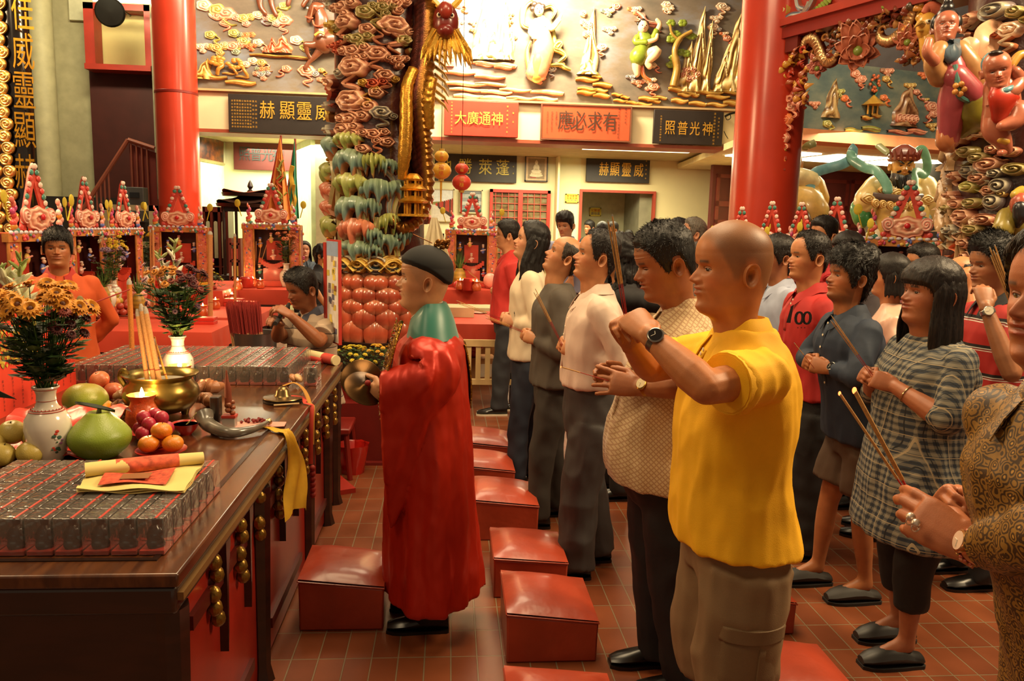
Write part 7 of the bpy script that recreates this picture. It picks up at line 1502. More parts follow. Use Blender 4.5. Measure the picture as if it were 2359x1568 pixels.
def joss(label,P4,z,n=3,roll=True):
 a,b,c,d=[onz(x,y,z)for x,y in P4];e=empty('joss_paper',a,label,'paper');g=lambda u,v,h:lerp(lerp(a,b,u),lerp(d,c,u),v)+V((0,0,h))
 for k in range(n):
  G_=[[g(i/14,j/10,.003+.004*k+.004*sin(i*.7+j*.5+k)+.003*sin(j*1.3))for j in range(11)]for i in range(15)];q=MB().sheet(G_,.0012);q.build('sheet',mat('d4bf74',.8,var=.08),e,a)
 top=.003+.004*n;q=MB()
 G_=[[g(.18+.62*i/12,.14+.56*j/8,top+.004*sin((.18+.62*i/12)*14*.7+(j*.7+1)*.5+n)+.004)for j in range(9)]for i in range(13)];q.sheet(G_,.0006);q.build('red_print',mat('c04a2c',.8,var=.5,scale=60),e,a)
 G_=[[g(.36+.26*i/6,.26+.26*j/4,top+.010)for j in range(5)]for i in range(7)];q=MB().sheet(G_,.0006);q.build('brown_square',mat('8a5424',.6),e,a)
 if roll:
  q=MB();A=g(.0,.86,.028);B=g(1.0,.98,.026);q.tube([lerp(A,B,t)for t in(0,.3,.6,1)],[.026,.028,.027,.022],20,flat=.75,up=(0,0,1));q.build('roll',mat('d8c078',.8,var=.05),e,a)
  q=MB();q.tube([lerp(A,B,t)for t in(.25,.5,.78)],[.0275,.0282,.0262],20,flat=.76,up=(0,0,1));q.build('roll_print',mat('cc5a3c',.8,var=.4,scale=50),e,a)
joss('yellow joss paper stack with a red print lying on the near block of boxes',((176,1136),(425,1136),(470,1072),(200,1100)),TT+.1)
r0,r1_=V((-.80,4.82,TT+.04)),V((-.60,4.62,TT+.03));e=empty('joss_paper',r0,'rolled joss papers at the far right corner of the altar','paper');q=MB();r0=onz(705,815,TT+.03);r1_=onz(775,830,TT+.03);q.tube([r0,r1_],.03,16);q.build('roll',mat('d0be8c',.8),e,e.location);q=MB();q.tube([lerp(r0,r1_,.62),lerp(r0,r1_,.95)],.031,16);q.tube([r0-V((0,.03,.012)),lerp(r0,r1_,.6)-V((0,.03,.012))],.018,12);q.build('red_band',mat('b03020',.7),e,e.location)
# red paper screen at the left
def redscreen():
 e=empty('paper_screen',onz(90,1000,TT),'folding red paper screen with yellow patterns at the left edge of the altar','screen');o=e.location.copy()
 A=onz(176,885,TT);B=onz(10,960,TT);B=A+(B-A).normalized()*.75;h_=at(176,695,A.y).z-TT
 q=MB();d=(B-A).normalized();n_=V((d.y,-d.x,0));n_=-n_ if n_.dot(CO-A)<0 else n_;q.prism([(0,0),(.75,0),(.75,h_*1.05),(0,h_)],A,d,(0,0,1),-n_*.012);q.build('panel',mat('c8321c',.6,var=.08),e,o)
 q=MB();rd=random.Random(3)
 q.col('b89a2c')
 for(u0,v0,w_,h2)in((.33,.50,.40,.40),):
  for i in range(16):
   for j in range(14):c=A+d*(u0+w_*(i+rd.random())/16)+V((0,0,h_*(v0+h2*(j+rd.random())/14)))+n_*.003;q.col(rd.choice(['b89a2c','8a7a1e','c8b040','6a6a1c']));r=rd.uniform(.006,.013);q.add([c+d*r,c+V((0,0,r)),c-d*r,c-V((0,0,r*1.2))],[(0,1,2,3)])
 for i in range(9):
  for j in range(8):c=A+d*(.06+.075*i)+V((0,0,.02+h_*.33*(j+.5)/8))+n_*.003;q.col('4a1810');letter(q,'清水祖師公千秋福'[j],c,-d if d.x<0 else d,(0,0,1),.012,.012,.001)
 q.build('pattern',MATTE,e,o,smooth=0);q=MB();q.prism([(.0,h_*.98),(.75,h_*1.03),(.75,h_*1.06),(0,h_*1.01)],A,d,(0,0,1),n_*.004);q.build('edge',mat('e88a7a',.6),e,o)
redscreen()
q=MB();P_=onz(60,1010,TT);q.add([],[])
G_=[[onz(-60,1060,TT)+V((i*.028,j*.03,.01+.10*sst(3,9,j)+.012*sin(i*1.3+j)+.01*sin(j*2.1)))for j in range(12)]for i in range(15)];q.sheet(G_,.002);thing(q,'red_bag',mat('c83424',.35,var=.15,coat=.2),'crumpled red plastic bag behind the limes and the near vase','bag',base=P_,smooth=70)
q=MB();a,b_=at(-40,770,3.35),at(298,667,4.45);q.tube(spline([a,lerp(a,b_,.5)-V((0,0,.015)),b_],14),.004,6);thing(q,'string_line',mat('8a1c14',.6),'red cord stretched from the left edge to the tall orange stick','cord')
q=MB();q.tube([at(178,920,4.0),at(285,843,5.0)],.008,6);thing(q,'wooden_rod',mat('5a2414',.5),'dark rod running behind the far block at the left end','rod')
# kneelers
VINYL=mat('9c3a22',.38,var=.18,scale=5,bump=.006,bscale=9,coat=.25)
def kneeler(label,x0,x1,y0,y1,za,zb,rz=0):
 """padded wedge: za height at the left end, zb at the right end"""
 cx,cy=(x0+x1)/2,(y0+y1)/2;e=empty('kneeling_stool',(cx,cy,0),label,'stool','red padded kneeling stools',rz=rz);q=MB();hx,hy=(x1-x0)/2,(y1-y0)/2;n=12;vs=[]
 q.loft([[V((sx*hx*k,sy*hy*k,(za if sx<0 else zb)*t))for sx,sy in((-1,-1),(1,-1),(1,1),(-1,1))]for t,k in((0,.985),(.5,.99),(.84,1))]);q.build('base',VINYL,e,bevel=.008)
 for i in range(n+1):
  for j in range(n+1):
   u,v=i/n*2-1,j/n*2-1;ed=(1-abs(u)**5)*(1-abs(v)**5);h=lerp(za,zb,(u+1)/2);vs.append((u*hx,v*hy,h*.84+.16*h*(.35+.65*ed)+.012*ed*(1-u*u*.5-v*v*.3)+.004*noise.noise(V((u*2+cx*9,v*2,0)))*ed))
 fs=[(i*(n+1)+j,(i+1)*(n+1)+j,(i+1)*(n+1)+j+1,i*(n+1)+j+1)for i in range(n)for j in range(n)]
 q=MB();q.add(vs,fs);q.build('cushion',VINYL,e,smooth=70)
 q=MB();P_=[(-hx,-hy,za*.85),(hx,-hy,zb*.85),(hx,hy,zb*.85),(-hx,hy,za*.85)]
 q.tube([V(p)for p in P_+[P_[0]]],.004,6);q.build('piping',VINYL,e)
for a in(('red kneeling stool between the altar and the priest',-.60,-.25,3.09,3.44,.255,.215),('red kneeling stool in the front row right of the priest, second from the bottom edge',.24,.60,2.82,3.20,.235,.19),('red kneeling stool with a round top behind the front pair',.22,.56,3.36,3.72,.22,.19),('red kneeling stool beside the robe hem, in front of the striped trousers',.12,.50,4.02,4.42,.26,.22),('red kneeling stool partly behind the robe, fourth from the front',.08,.42,4.62,4.98,.26,.22),('farthest red kneeling stool seen past the robe',.10,.45,5.08,5.48,.28,.24),('red kneeling stool cut by the bottom edge right of the priest',.20,.55,2.02,2.42,.26,.22),('low red kneeling stool behind the man in yellow',1.13,1.48,3.0,3.34,.22,.16),('red kneeling stool at the bottom edge behind the man in yellow',1.02,1.36,2.22,2.58,.26,.22)):kneeler(*a)
# offering tables
REDC=mat('c23e26',.65,var=.10,scale=4)
def ctable(label,x0,x1,y0,y1,z,drop=.16):
 e=empty('offering_table',((x0+x1)/2,(y0+y1)/2,0),label,'table');o=e.location.copy();q=MB();q.span((x0,y0,z-.03),(x1,y1,z));q.build('tabletop',mat('5a1e12',.5),e,o)
 q=MB();pts=[(x0-.01,y0-.012),(x1+.01,y0-.012),(x1+.01,y1+.01),(x0-.01,y1+.01)];rings=[]
 for zz_,g in((z+.002,.03),(z+.003,0),(z-.01,-.003),(z-drop*.6,-.008),(z-drop,-.012)):
  r=[]
  for i in range(4):
   a,b=V((*pts[i],0)),V((*pts[(i+1)%4],0));cc=V(((x0+x1)/2,(y0+y1)/2,0))
   for k in range(14):p=lerp(a,b,k/14);d=(p-cc).normalized();w_=.012*sin(k*1.9+i)*(1 if zz_<z-.02 else 0);p=p-d*(g-w_);r.append(V((p.x,p.y,zz_)))
  rings.append(r)
 q.loft(rings,cap=False);q.add(rings[0],[tuple(range(56))]);q.build('tablecloth',REDC,e,o,smooth=70)
 for x in(x0+.05,x1-.05):
  for y in(y0+.06,y1-.06):q=MB();q.tube([(x,y,0),(x,y,z-.03)],.02,8);q.build('leg',mat('2a1c18',.5),e,o)
 return e
ctable('wide red covered table behind the man in orange',-2.93,-1.84,6.2,6.95,.80);ctable('red covered table with candles behind the bouquet',-2.75,-1.76,7.15,8.1,.80,.12);ctable('red covered table in front of the shrine with the flags',-3.0,-1.72,8.75,9.9,.92)
ctable('red covered table along the left wall under three paper shrines',-3.9,-2.55,5.25,5.76,.86,.3);ctable('red covered table under the second and third paper shrines',-3.9,-2.98,7.0,8.1,.86,.3);ctable('red covered table of the shrine at the red column',-3.22,-2.3,8.15,8.7,.95);ctable('red covered table of the shrine right of the carved column',-.15,.75,8.9,9.9,.95);ctable('low red covered table with trays right of the priest',.02,.66,7.3,8.4,.76,.14)
ctable('red covered table hidden behind the crowd under the right paper shrines',2.15,4.6,6.1,6.75,.9)
# paper shrines
PCOL=['d8504a','e87a6a','e8a090','d8923a','e8c060','5a6ab0','c04a7a','4a8a7a','f0d0c0']
def paper_shrine(proto=True):
 e=empty('paper_shrine',(0,0,0),'x','shrine','paper shrines on the offering tables');rd=random.Random(9);W=.56;H=.56
 RP=mat('c4402c',.45,var=.15,scale=12,coat=.3);GP=mat('d08a4a',.35,.3,var=.25,scale=20)
 q=MB();q.box((0,.06,.03),(W+.04,.20,.06));q.build('base',RP,e,bevel=.004)
 def deco(q,x0,x1,z0,z1,y,n,s=.012):
  for k in range(n):q.col(rd.choice(PCOL));q.ell((rd.uniform(x0,x1),y,rd.uniform(z0,z1)),(rd.uniform(.5,1)*s,.006,rd.uniform(.5,1)*s),7,5)
 for sx in(-1,1):
  q=MB();q.box((sx*(W/2-.045),.0,.06+H/2),(.09,.012,H));q.build('side_panel',mat('d87a5c',.5,var=.25,scale=30),e)
  q=MB();deco(q,sx*(W/2-.045)-.035,sx*(W/2-.045)+.035,.08,.05+H,-.01,34);q.build('panel_ornament',PAINT,e)
  q=MB();q.tube([(sx*(W/2-.10),-.005,.06),(sx*(W/2-.10),-.005,.06+H)],.010,8);q.tube([(sx*(W/2),-.005,.06),(sx*(W/2),-.005,.06+H)],.010,8);q.build('gilt_post',GP,e)
  q=MB();q.box((sx*(W/2),.07,.06+H/2),(.012,.14,H));q.build('side_wall',mat('7a2418',.5),e)
  q=MB();deco(q,sx*(W/2+.008)-.002,sx*(W/2+.008)+.002,.1,.55,.13,6,.02);x=sx*(W/2-.06)
  for k in range(9):q.col(rd.choice(PCOL)).ell((x+.012*cos(k*2),-.01,.64+.022*k),(.030*(1-k/11),.016,.022),8,6)
  q.build('pinnacle',PAINT,e)
 q=MB();q.box((0,.14,.06+H/2),(W,.012,H));q.build('back_panel',mat('3c1610',.5,var=.3,scale=25),e)
 q=MB();q.box((0,.0,.06+H-.02),(W+.03,.04,.05));q.build('lintel',GP,e);q=MB();deco(q,-W/2,W/2,.06+H-.04,.06+H,-.028,30,.016)
 for k in range(13):q.col('d8d0d8').ell((-.27+.045*k,-.02,.06+H+.01),(.018,.01,.012),8,6)
 q.build('lintel_ornament',PAINT,e);q=MB();q.box((0,.07,.06+H),(W,.16,.012));q.build('roof_board',RP,e)
 q=MB();Z=.06+H;M_=planar((0,-.01,0),(1,0,0),(0,0,1),(0,-1,0));curl(q,M_,0,Z+.09,.13,.075,'salm',.03,1,lobes=8);curl(q,M_,-.12,Z+.11,.045,.05,'pink',.03);curl(q,M_,.12,Z+.11,.045,.05,'pink',.03,-1)
 q.col('c8242a').ell((0,-.045,Z+.10),(.02,.012,.02));q.build('crest',PAINT,e);q=MB();q.box((0,.005,Z+.03),(.12,.02,.07));q.build('crest_stand',RP,e)
 q=MB()
 for sx in(-1,1):q.prism([(0,.42),(sx*.03,.38),(sx*.155,.02),(sx*.10,.02),(0,.31)],(0,.0,Z),(1,0,0),(0,0,1),(0,.014,0))
 q.build('pointed_gable',mat('c84434',.45,var=.2,scale=18),e)
 q=MB()
 for sx in(-1,1):
  for k in range(11):t=k/10;q.col(PCOL[k%2*7 if k%3 else 8]);q.ell((sx*(.012+.135*t),-.004,Z+.40-.36*t),(.020,.008,.018),8,6)
 q.build('gable_ornament',PAINT,e)
 q=MB();n=12
 for k in range(n):t=k/(n-1)*2-1;q.box((t*.13,.07,.20+.06*t*t),(.026,.08,.05))
 q.build('throne',RP,e);q=MB();q.box((0,.08,.12),(.20,.09,.12));q.box((0,.12,.36),(.16,.01,.2));q.build('throne_back',RP,e)
 for k,(x,z)in enumerate(((-.13,.42),(.13,.40),(-.14,.15),(.14,.14),(.0,.30),(-.02,.47))):
  q=MB();q.col(PCOL[(k*2+3)%9]).ell((x,.06,z),(.022,.018,.034),8,6);q.col('e8c0a0').ell((x,.05,z+.045),.014,8,6);q.col(PCOL[(k*3+5)%9]).ell((x,.055,z+.064),(.016,.014,.010),8,6);q.tube([(x-.03,.05,z),(x+.03,.045,z+.015)],.006,6);q.build('figurine',PAINT,e)
 for k in range(2):q=MB();sx=(-1,1)[k];q.col('c8b030');q.tube([(sx*.29,-.02,.7),(sx*.32,-.03,.80)],.005,5);q.ell((sx*.325,-.03,.83),(.03,.008,.04),8,6);q.build('peacock_feather',MATTE,e)
 return e
PS=paper_shrine();zS=.95
PS['label']='paper shrine with a gilt frame in front of the left red column'
pos=at(416,655,8.3);PS.location=(pos.x,8.3,.955)
def ps(label,x,y,z,rz=0,s=1.0):return dup(PS,(x,y,z),rz,label,scale=s)
p=at(628,655,9.2);ps('paper shrine in front of the orange and green flags',p.x,9.2,.925,0,1.12);p=at(1085,655,9.3);ps('paper shrine right of the carved column with a pineapple before it',p.x,9.3,.955,0,1.06)
for(x,y,Y,lb,s)in((92,640,5.5,'nearest paper shrine against the left wall behind the man in orange',1.1),(205,640,7.2,'middle paper shrine on the table along the left wall',1.1),(292,640,7.85,'farthest paper shrine on the table along the left wall',1.1)):p=at(x,y,Y);ps(lb,p.x,Y,.865,R(84),s)
for(x,y,Y,lb,s,rz)in((1700,640,6.4,'paper shrine top showing left of the bald head',.95,-1.15),(1768,640,6.4,'paper shrine in front of the right red column, left one',1.0,-1.15),(1835,640,6.4,'paper shrine in front of the right red column, right one',1.0,-1.15),(1915,640,6.4,'paper shrine beside the smaller guardian statue',1.05,-1.1),(2078,640,6.4,'large paper shrine below the bearded guardian statue',1.2,-.5)):
 p=at(x,y,Y);ps(lb,p.x,Y,(.902 if x<2000 else .902),rz,s)
# offerings on the back tables
def ball(name,label,cat,c,r,h,grp,sq=1.0):q=MB().col(h);q.ell(V(c)+V((0,0,r*sq)),(r,r,r*sq),14,10);return thing(q,name,FRUIT,label,cat,grp,base=c)
def pile(name,cat,c,r,h,n3,where,hs=None,sq=.95):
 c=V(c);k=0;q=MB();q.lathe([(0,0),(r*1.6,0),(r*2.6,.012),(r*2.5,.015),(0,.006)],c,20);thing(q,'plate',mat('8a4a34',.4),f'plate under the {where}','plate',base=c)
 for lv,m in enumerate(n3):
  for i in range(m):a=2*PI*i/m+lv;dn=('right','back right','back','back left','left','front left','front','front right')[int(((a+PI/8)%(2*PI))/(PI/4))];rr=r*(1.45-.55*lv)*(m>1);ball(name,uniq(f'{name.replace("_", " ")} {"on top" if m == 1 else (dn+(" in the bottom ring" if lv == 0 else " in the upper ring"))} of the {where}',0),cat,c+V((rr*cos(a),rr*sin(a),.008+lv*r*1.5)),r*.95,(hs or[h])[k%len(hs or[h])],f'the {where}',sq);k+=1
Z8=.802
pile('peach_bun','bun',at(228,735,6.35)*1.0+V((0,0,0)),.05,'d89080',(6,4,1),'heap of pink peach buns next to the man in orange')if False else None
def onT(px,py,z):p=onz(px,py,z);return V((p.x,p.y,z+.001))
pile('peach_bun','bun',onT(230,735,.802),.052,'d08a7c',(6,5,1),'dusty pink heap',['c88074','d89a8c','b87468']);pile('peach_bun','bun',onT(318,712,.802),.052,'e89a8c',(6,3,1),'bright pink heap',['e8988c','f0a89c'])
pile('crimson_bun','bun',onT(362,700,.802),.034,'c8485a',(7,4,1),'crimson heap');pile('orange','fruit',onT(268,718,.802),.038,'d88a28',(5,3,1),'orange heap',['d88a28','e0a050','b8a040']);pile('apple','fruit',onT(285,728,.802),.034,'a83a28',(5,2),'small red heap')
for(x,y,z,r,h,lb)in((333,680,.865,.07,'8a9a3a','green pomelo behind the pink buns'),(245,700,.865,.075,'98a040','yellow green pomelo by the pineapple'),(312,690,.865,.04,'7a9a2a','small lime behind the orange stick'),(590,650,.925,.05,'9aa838','green fruit in front of the flag shrine'),(612,650,.925,.045,'d89a40','yellow fruit in front of the flag shrine'),(1055,648,.96,.05,'c8403a','red apple at the foot of the right shrine'),(222,735,.802,.03,'8aa030','tiny green fruit on the pink heap')):ball('fruit',lb,'fruit',onT(x,y,z)if x<1000 else V((at(x,y,9.0).x,9.0,.956)),r,h,None,.9)
for(x,y,lb)in((618,652,'left'),(632,650,'middle'),(645,652,'right')):ball('peach_bun',lb+' pink bun before the flag shrine','bun',onT(x,y,.925),.06,'e0a49a',None,.9)
ball('peach_bun','large pink bun on top of the pile before the flag shrine','bun',onT(632,650,.925)+V((0,0,.1)),.055,'e8b0a4',None);ball('peach_bun','large pink peach bun before the right shrine','bun',V((at(1128,650,9.1).x,9.1,.956)),.075,'e8a090',None,1.2)
def pineapple(label,c,s=1.0):
 c=V(c);e=empty('pineapple',c,label,'fruit');q=MB();n=9;q.lathe([(0,0)]+[(.05*s*math.sin(PI*(.12+.78*i/n))**.6*(1+.06*(i%2)),.15*s*i/n)for i in range(n+1)]+[(0,.15*s)],c,18,cols=[lin('8a6a24' if i%2 else 'b08830')for i in range(n+3)],rf=lambda a,i:1+.05*cos(9*a+i*1.5));q.build('flesh',FRUIT,e,c)
 q=MB().col('4a6a2c')
 for k in range(16):a=k*2.4;t=k/16;d=V((cos(a)*(.06*(1-t)+.01),sin(a)*(.06*(1-t)+.01),.08+.09*t))*s;b=c+V((0,0,.145*s));q.tube([b,b+d*.5+V((cos(a),sin(a),0))*.01,b+d],[.010*s,.008*s,.001],5,flat=.4)
 q.build('crown',LEAFM,e,c)
pineapple('pineapple between the man in orange and the yellow flowers',V((at(238,690,7.1).x,7.1,.866)),1.3);pineapple('pineapple behind the tall orange incense stick',V((at(318,672,7.4).x,7.4,.801)),1.2);pineapple('pineapple standing before the right paper shrine',V((at(1058,650,9.12).x,9.12,.956)),1.5)
def bvase(label,c,s,kinds,seed,spread=.14,h0=.22):
 e,cc=vase('small white vase '+label,c,s,[]);r=empty('flower_bouquet',cc+V((0,0,.24*s)),label.replace('under','bunch:').strip()if 0 else 'flowers '+label,'flowers');bouquet(r,cc+V((0,0,.24*s)),0,spread,h0,kinds,seed,70)
bvase('with mauve blossoms beside the man in orange',V((at(250,672,7.15).x,7.15,.866)),.9,[('8a6a80','3a2030',14,-.06,.08,.028,0,6.28)],1,.15,.26);bvase('with cream and yellow blossoms behind the pineapple',V((at(262,672,7.5).x,7.5,.866)),1.0,[('d8c8a0','8a7a40',12,.0,.12,.026,1.5,4.5),('d8b020','8a6a10',14,-.1,.10,.026,-1.5,1.5)],2,.14,.34)
bvase('with a single yellow mum left of the gilt shrine',V((at(338,665,8.25).x,8.25,.956)),.9,[('e0b41c','8a6a10',7,.05,.12,.035,0,6.28)],3,.08,.25);bvase('with mixed blossoms at the right of the gilt shrine',onT(460,660,.955),.9,[('c86a4a','5a2a1a',8,.0,.08,.026,0,6.28),('d8a040','8a6a10',6,.0,.08,.024,0,6.28)],4,.10,.22)
bvase('with orange lilies at the right of the flag shrine',onT(660,660,.925),1.1,[('c86a3c','5a2a1a',12,.0,.10,.030,0,6.28)],5,.12,.28);
for(x,y,z,s,lb)in((1060,667,.955,1.0,'left orange candle before the right shrine'),(1098,670,.955,1.0,'right orange candle before the right shrine'),(548,668,.925,1.0,'orange candle left of the drum of sticks'),(600,664,.925,.9,'orange candle before the flag shrine'),(520,702,.80,.9,'small candle on the second red table'),(535,698,.80,.9,'small candle right of another on the second red table'),(583,661,.925,.9,'third candle before the flag shrine'),(497,712,.80,.9,'low candle at the edge of the second red table'),(468,728,.80,.9,'candle at the right end of the wide red table')):candle(lb,onT(x,y,z),s,power=.5)
for i,(x,y,z,lb)in enumerate(((492,748,.80,'lower'),(492,748,.825,'upper'))):q=MB();c=onT(x-26,y-2,.8)+V((0,0,.03*i));q.box(c+V((0,0,.014)),(.22,.12,.028));e=thing(q,'red_box',mat('b82a1c',.4),lb+' flat red box at the right end of the wide red table','box',bevel=.003)
for i,(x,y,z,lb,w_)in enumerate(((565,712,.80,'stack of red boxes left of the musician',.2),(540,705,.80,'red box beside the candle near the musician',.18),(470,668,.955,'red and yellow box behind the bouquet',.16),(375,672,-1,'red pot beside the gilt shrine',.16))):
 c=onT(x,y,z)if z>0 else V((at(x,y,8.25).x,8.25,.956));e=empty('red_box',c,lb,'box')
 for k in range(2):q=MB();q.box(c+V((0,0,.02+.04*k)),(w_,.12,.038));q.build('carton',mat('b82a1c' if k==0 or i!=2 else 'd8a030',.4),e,c,bevel=.003)
c=onT(568,662,.925);q=MB();q.lathe([(0,0),(.07,0),(.075,.02),(.07,.04),(.075,.06),(.07,.08),(.075,.10),(.06,.12),(0,.12)],c,24);thing(q,'red_tin',mat('a82418',.35,coat=.4),'round red ribbed tin before the flag shrine','tin');c=onT(1082,668,.955);q=MB();q.lathe([(0,0),(.08,0),(.085,.03),(.08,.06),(.085,.09),(.08,.13),(0,.13)],c,24);thing(q,'red_tin',mat('a82418',.35,coat=.4),'round red tin between the two candles before the right shrine','tin')
for i,(x,y0,y1,Y,r,lb)in enumerate(((352,640,530,7.6,.012,'tall thick incense stick left of the gilt shrine'),(346,640,535,7.6,.008,'thinner incense stick left of the gilt shrine'),(484,700,540,7.2,.022,'tall post of incense right of the gilt shrine'),(541,690,545,7.6,.012,'tall incense stick before the black pagoda'))):thick_stick(lb,V((at(x,y0,Y).x,Y,.80)),at(x,y1,Y),r,'b87a48')
for i,(x,dx)in enumerate(((575,-12),(582,-4),(590,0),(598,4),(604,10),(568,8))):c=onT(590,650,.925);q=MB().col('b88a58');q.tube([c+V((.004*(i-3),0,.05)),at(x+dx,548+4*i,8.8)],.0035,5);thing(q,'incense_stick',JOSS,('second','third','fourth','fifth','rightmost','leftmost')[i]+' thin incense stick in the bunch before the flag shrine','incense','bunch of sticks before the flag shrine')
c=onT(1048,728,.76);q=MB();q.box(c+V((.06,0,.05)),(.26,.24,.10));thing(q,'paper_bag',mat('c8b088',.7),'open beige carton on the low red table right of the priest','box',bevel=.004)
for i,(x,y,lb)in enumerate(((1100,700,'far'),(1105,722,'near'))):c=onT(x,y,.76);q=MB();q.lathe([(0,0),(.05,0),(.08,.012),(.078,.014),(0,.005)],c,24);thing(q,'dish',mat('b8a090',.3),lb+' small dish on the low red table right of the priest','plate')
q=MB();R0=at(1075,790,7.0)
for k in range(7):q.span((.08+.085*k,6.98,.28),(.125+.085*k,7.0,.62))
q.span((.06,6.97,.60),(.68,7.01,.66));q.span((.06,6.97,.25),(.68,7.01,.30));thing(q,'wooden_rack',mat('b89a68',.7),'pale slatted rack under the low red table','rack')
def carton(label,c,d,rz=0,lab=True):e=empty('cardboard_box',c,label,'box',rz=rz);q=MB();q.box((0,0,d[2]/2),d);q.build('carton',mat('9a6a3c',.8,var=.08),e,bevel=.004);q=MB();q.box((d[0]*.1,-d[1]/2-.002,d[2]*.55),(d[0]*.5,.002,d[2]*.5));q.build('paper_label',mat('c8b8a0',.7),e)if lab else None
p=onz(1108,888,0);carton('cardboard box with a white label on the floor right of the priest',(p.x-.02,p.y+.2,0),(.34,.3,.28),.1);carton('larger cardboard box behind the labelled one',(p.x+.02,p.y+.62,0),(.42,.34,.42),-.05,False)
q=MB();c=V((p.x-.05,p.y+.2,.285));rd=random.Random(7)
for k in range(9):q.ell(c+V((rd.uniform(-.12,.12),rd.uniform(-.08,.08),.03+rd.uniform(0,.08))),(.06,.05,.045),10,7)
thing(q,'plastic_bag',mat('a82a20',.3,coat=.4),'crumpled red plastic bag on the labelled cardboard box','bag',smooth=80)
q=MB();c=V((p.x+.05,p.y+.6,.43));
for k in range(9):q.ell(c+V((rd.uniform(-.14,.14),rd.uniform(-.08,.08),.02+rd.uniform(0,.03))),(.05,.04,.03),10,7)
thing(q,'packets',mat('b05a34',.4,var=.3),'heap of red and yellow packets on the larger cardboard box','packet',smooth=80)
# bucket of joss sticks
c=onz(588,812,.62);c=V((at(588,780,5.75).x,5.75,.52));zr=at(590,772,5.6).z;r_=.155
e=empty('incense_bucket',c,'aluminium bucket packed with red ended joss sticks on a low stand','bucket');q=MB();q.lathe([(0,0),(r_*.85,0),(r_,zr-c.z),(r_*1.03,zr-c.z+.006),(r_*.97,zr-c.z),(r_*.82,.02)],c,36);q.build('bucket',mat('9a9a98',.3,.85),e,c);q=MB();q.span((c.x-.2,c.y-.2,0),(c.x+.2,c.y+.2,c.z));q.build('stand',DW,e,c)
q=MB();rd=random.Random(8)
for k in range(330):a=rd.uniform(0,6.28);rr=r_*.8*math.sqrt(rd.random());b=c+V((rr*cos(a)*.8-.03,rr*sin(a)*.8,.03));t=b+V((cos(a)*.02-.05,sin(a)*.02,rd.uniform(.36,.42)+zr-c.z-.22));m=lerp(b,t,.60);q.col('c89a68').tube([b,m],.0022,4);q.col('8e2018').tube([m,t],.0022,4)
q.build('sticks',JOSS,e,c,kind='stuff');
# notice board on the far end of the altar
a,b_=at(752,570,5.05),at(779,553,4.85);a2,b2=at(752,800,5.05),at(779,795,4.85);e=empty('notice_board',a2,'narrow red framed notice board with a pale printed sheet at the end of the altar','board');ztop,zbot=b_.z,b2.z
ux=(V((b_.x,b_.y,0))-V((a.x,a.y,0)));w_=ux.length;ux.normalize();n_=ux.cross(V((0,0,1)));n_=-n_ if n_.dot(CO-a)<0 else n_;o=V((a.x,a.y,0))
q=MB();q.prism([(-.0,zbot),(w_,zbot),(w_,ztop),(0,ztop)],o,ux,(0,0,1),-n_*.02);q.build('panel',mat('a82a1c',.5),e,a2);q=MB();q.prism([(-.035,.0),(.01,.0),(.01,ztop-.02),(-.035,ztop-.02)],o,ux,(0,0,1),n_*.01);q.build('post',mat('a82a1c',.5),e,a2)
q=MB();q.prism([(-.15,0),(w_+.1,0),(w_+.1,.03),(-.15,.03)],o+n_*.05,ux,(0,0,1),-n_*.12);q.build('foot',mat('a82a1c',.5),e,a2)
q=MB();q.col('d8d4cc').prism([(.012,zbot+.01),(w_-.004,zbot+.01),(w_-.004,ztop-.01),(.012,ztop-.01)],o,ux,(0,0,1),n_*.002);rd=random.Random(6)
q.col('8aa0c0').prism([(.012,ztop-.10),(w_-.004,ztop-.10),(w_-.004,ztop-.01),(.012,ztop-.01)],o+n_*.0021,ux,(0,0,1),n_*.001)
for k in range(26):x=rd.uniform(.014,w_*.7);z=rd.uniform(zbot+.05,ztop-.12);q.col(rd.choice(['c8b04a','8a4a3a','5a5a70','e0c85a','a09088']));q.prism([(x,z),(x+w_*.2,z),(x+w_*.2,z+.035),(x,z+.035)],o+n_*.003,ux,(0,0,1),n_*.001)
q.build('sheet',MATTE,e,a2,smooth=0)
# pots of mums before the column
def mums(label,c,r,h,n,cols,seed,pot='8a1c14'):
 c=V(c);e=empty('potted_mums',c,label,'potted plant');q=MB();q.lathe([(0,0),(r*.55,0),(r*.8,h),(r*.86,h+.01),(r*.74,h)],c,24);q.build('pot',mat(pot,.4),e,c);rd=random.Random(seed);q=MB()
 for k in range(260):a,b=rd.uniform(0,6.28),rd.uniform(0,1.5);p=c+V((r*1.5*cos(a)*sin(b),r*1.5*sin(a)*sin(b),h+.02+r*1.2*cos(b)));d=V((cos(a),sin(a),rd.uniform(-.4,.6))).normalized();s_=d.cross(V((0,0,1)))*.012;q.col(rd.choice(['2f4a1c','3f5a22','24381a']));q.add([p,p+d*.02+s_,p+d*.045,p+d*.02-s_],[(0,1,2,3)])
 q.build('foliage',LEAFM,e,c,smooth=0,kind='stuff')
 for k in range(n):a=rd.uniform(0,6.28);b=rd.uniform(0,1.2);p=c+V((r*1.5*cos(a)*sin(b),r*1.5*sin(a)*sin(b),h+.05+r*1.25*cos(b)));q=MB();daisy(q,p,(p-c),.022,rd.choice(cols),'b8901a',9);q.build('blossom',BLOS,e,c,smooth=0)
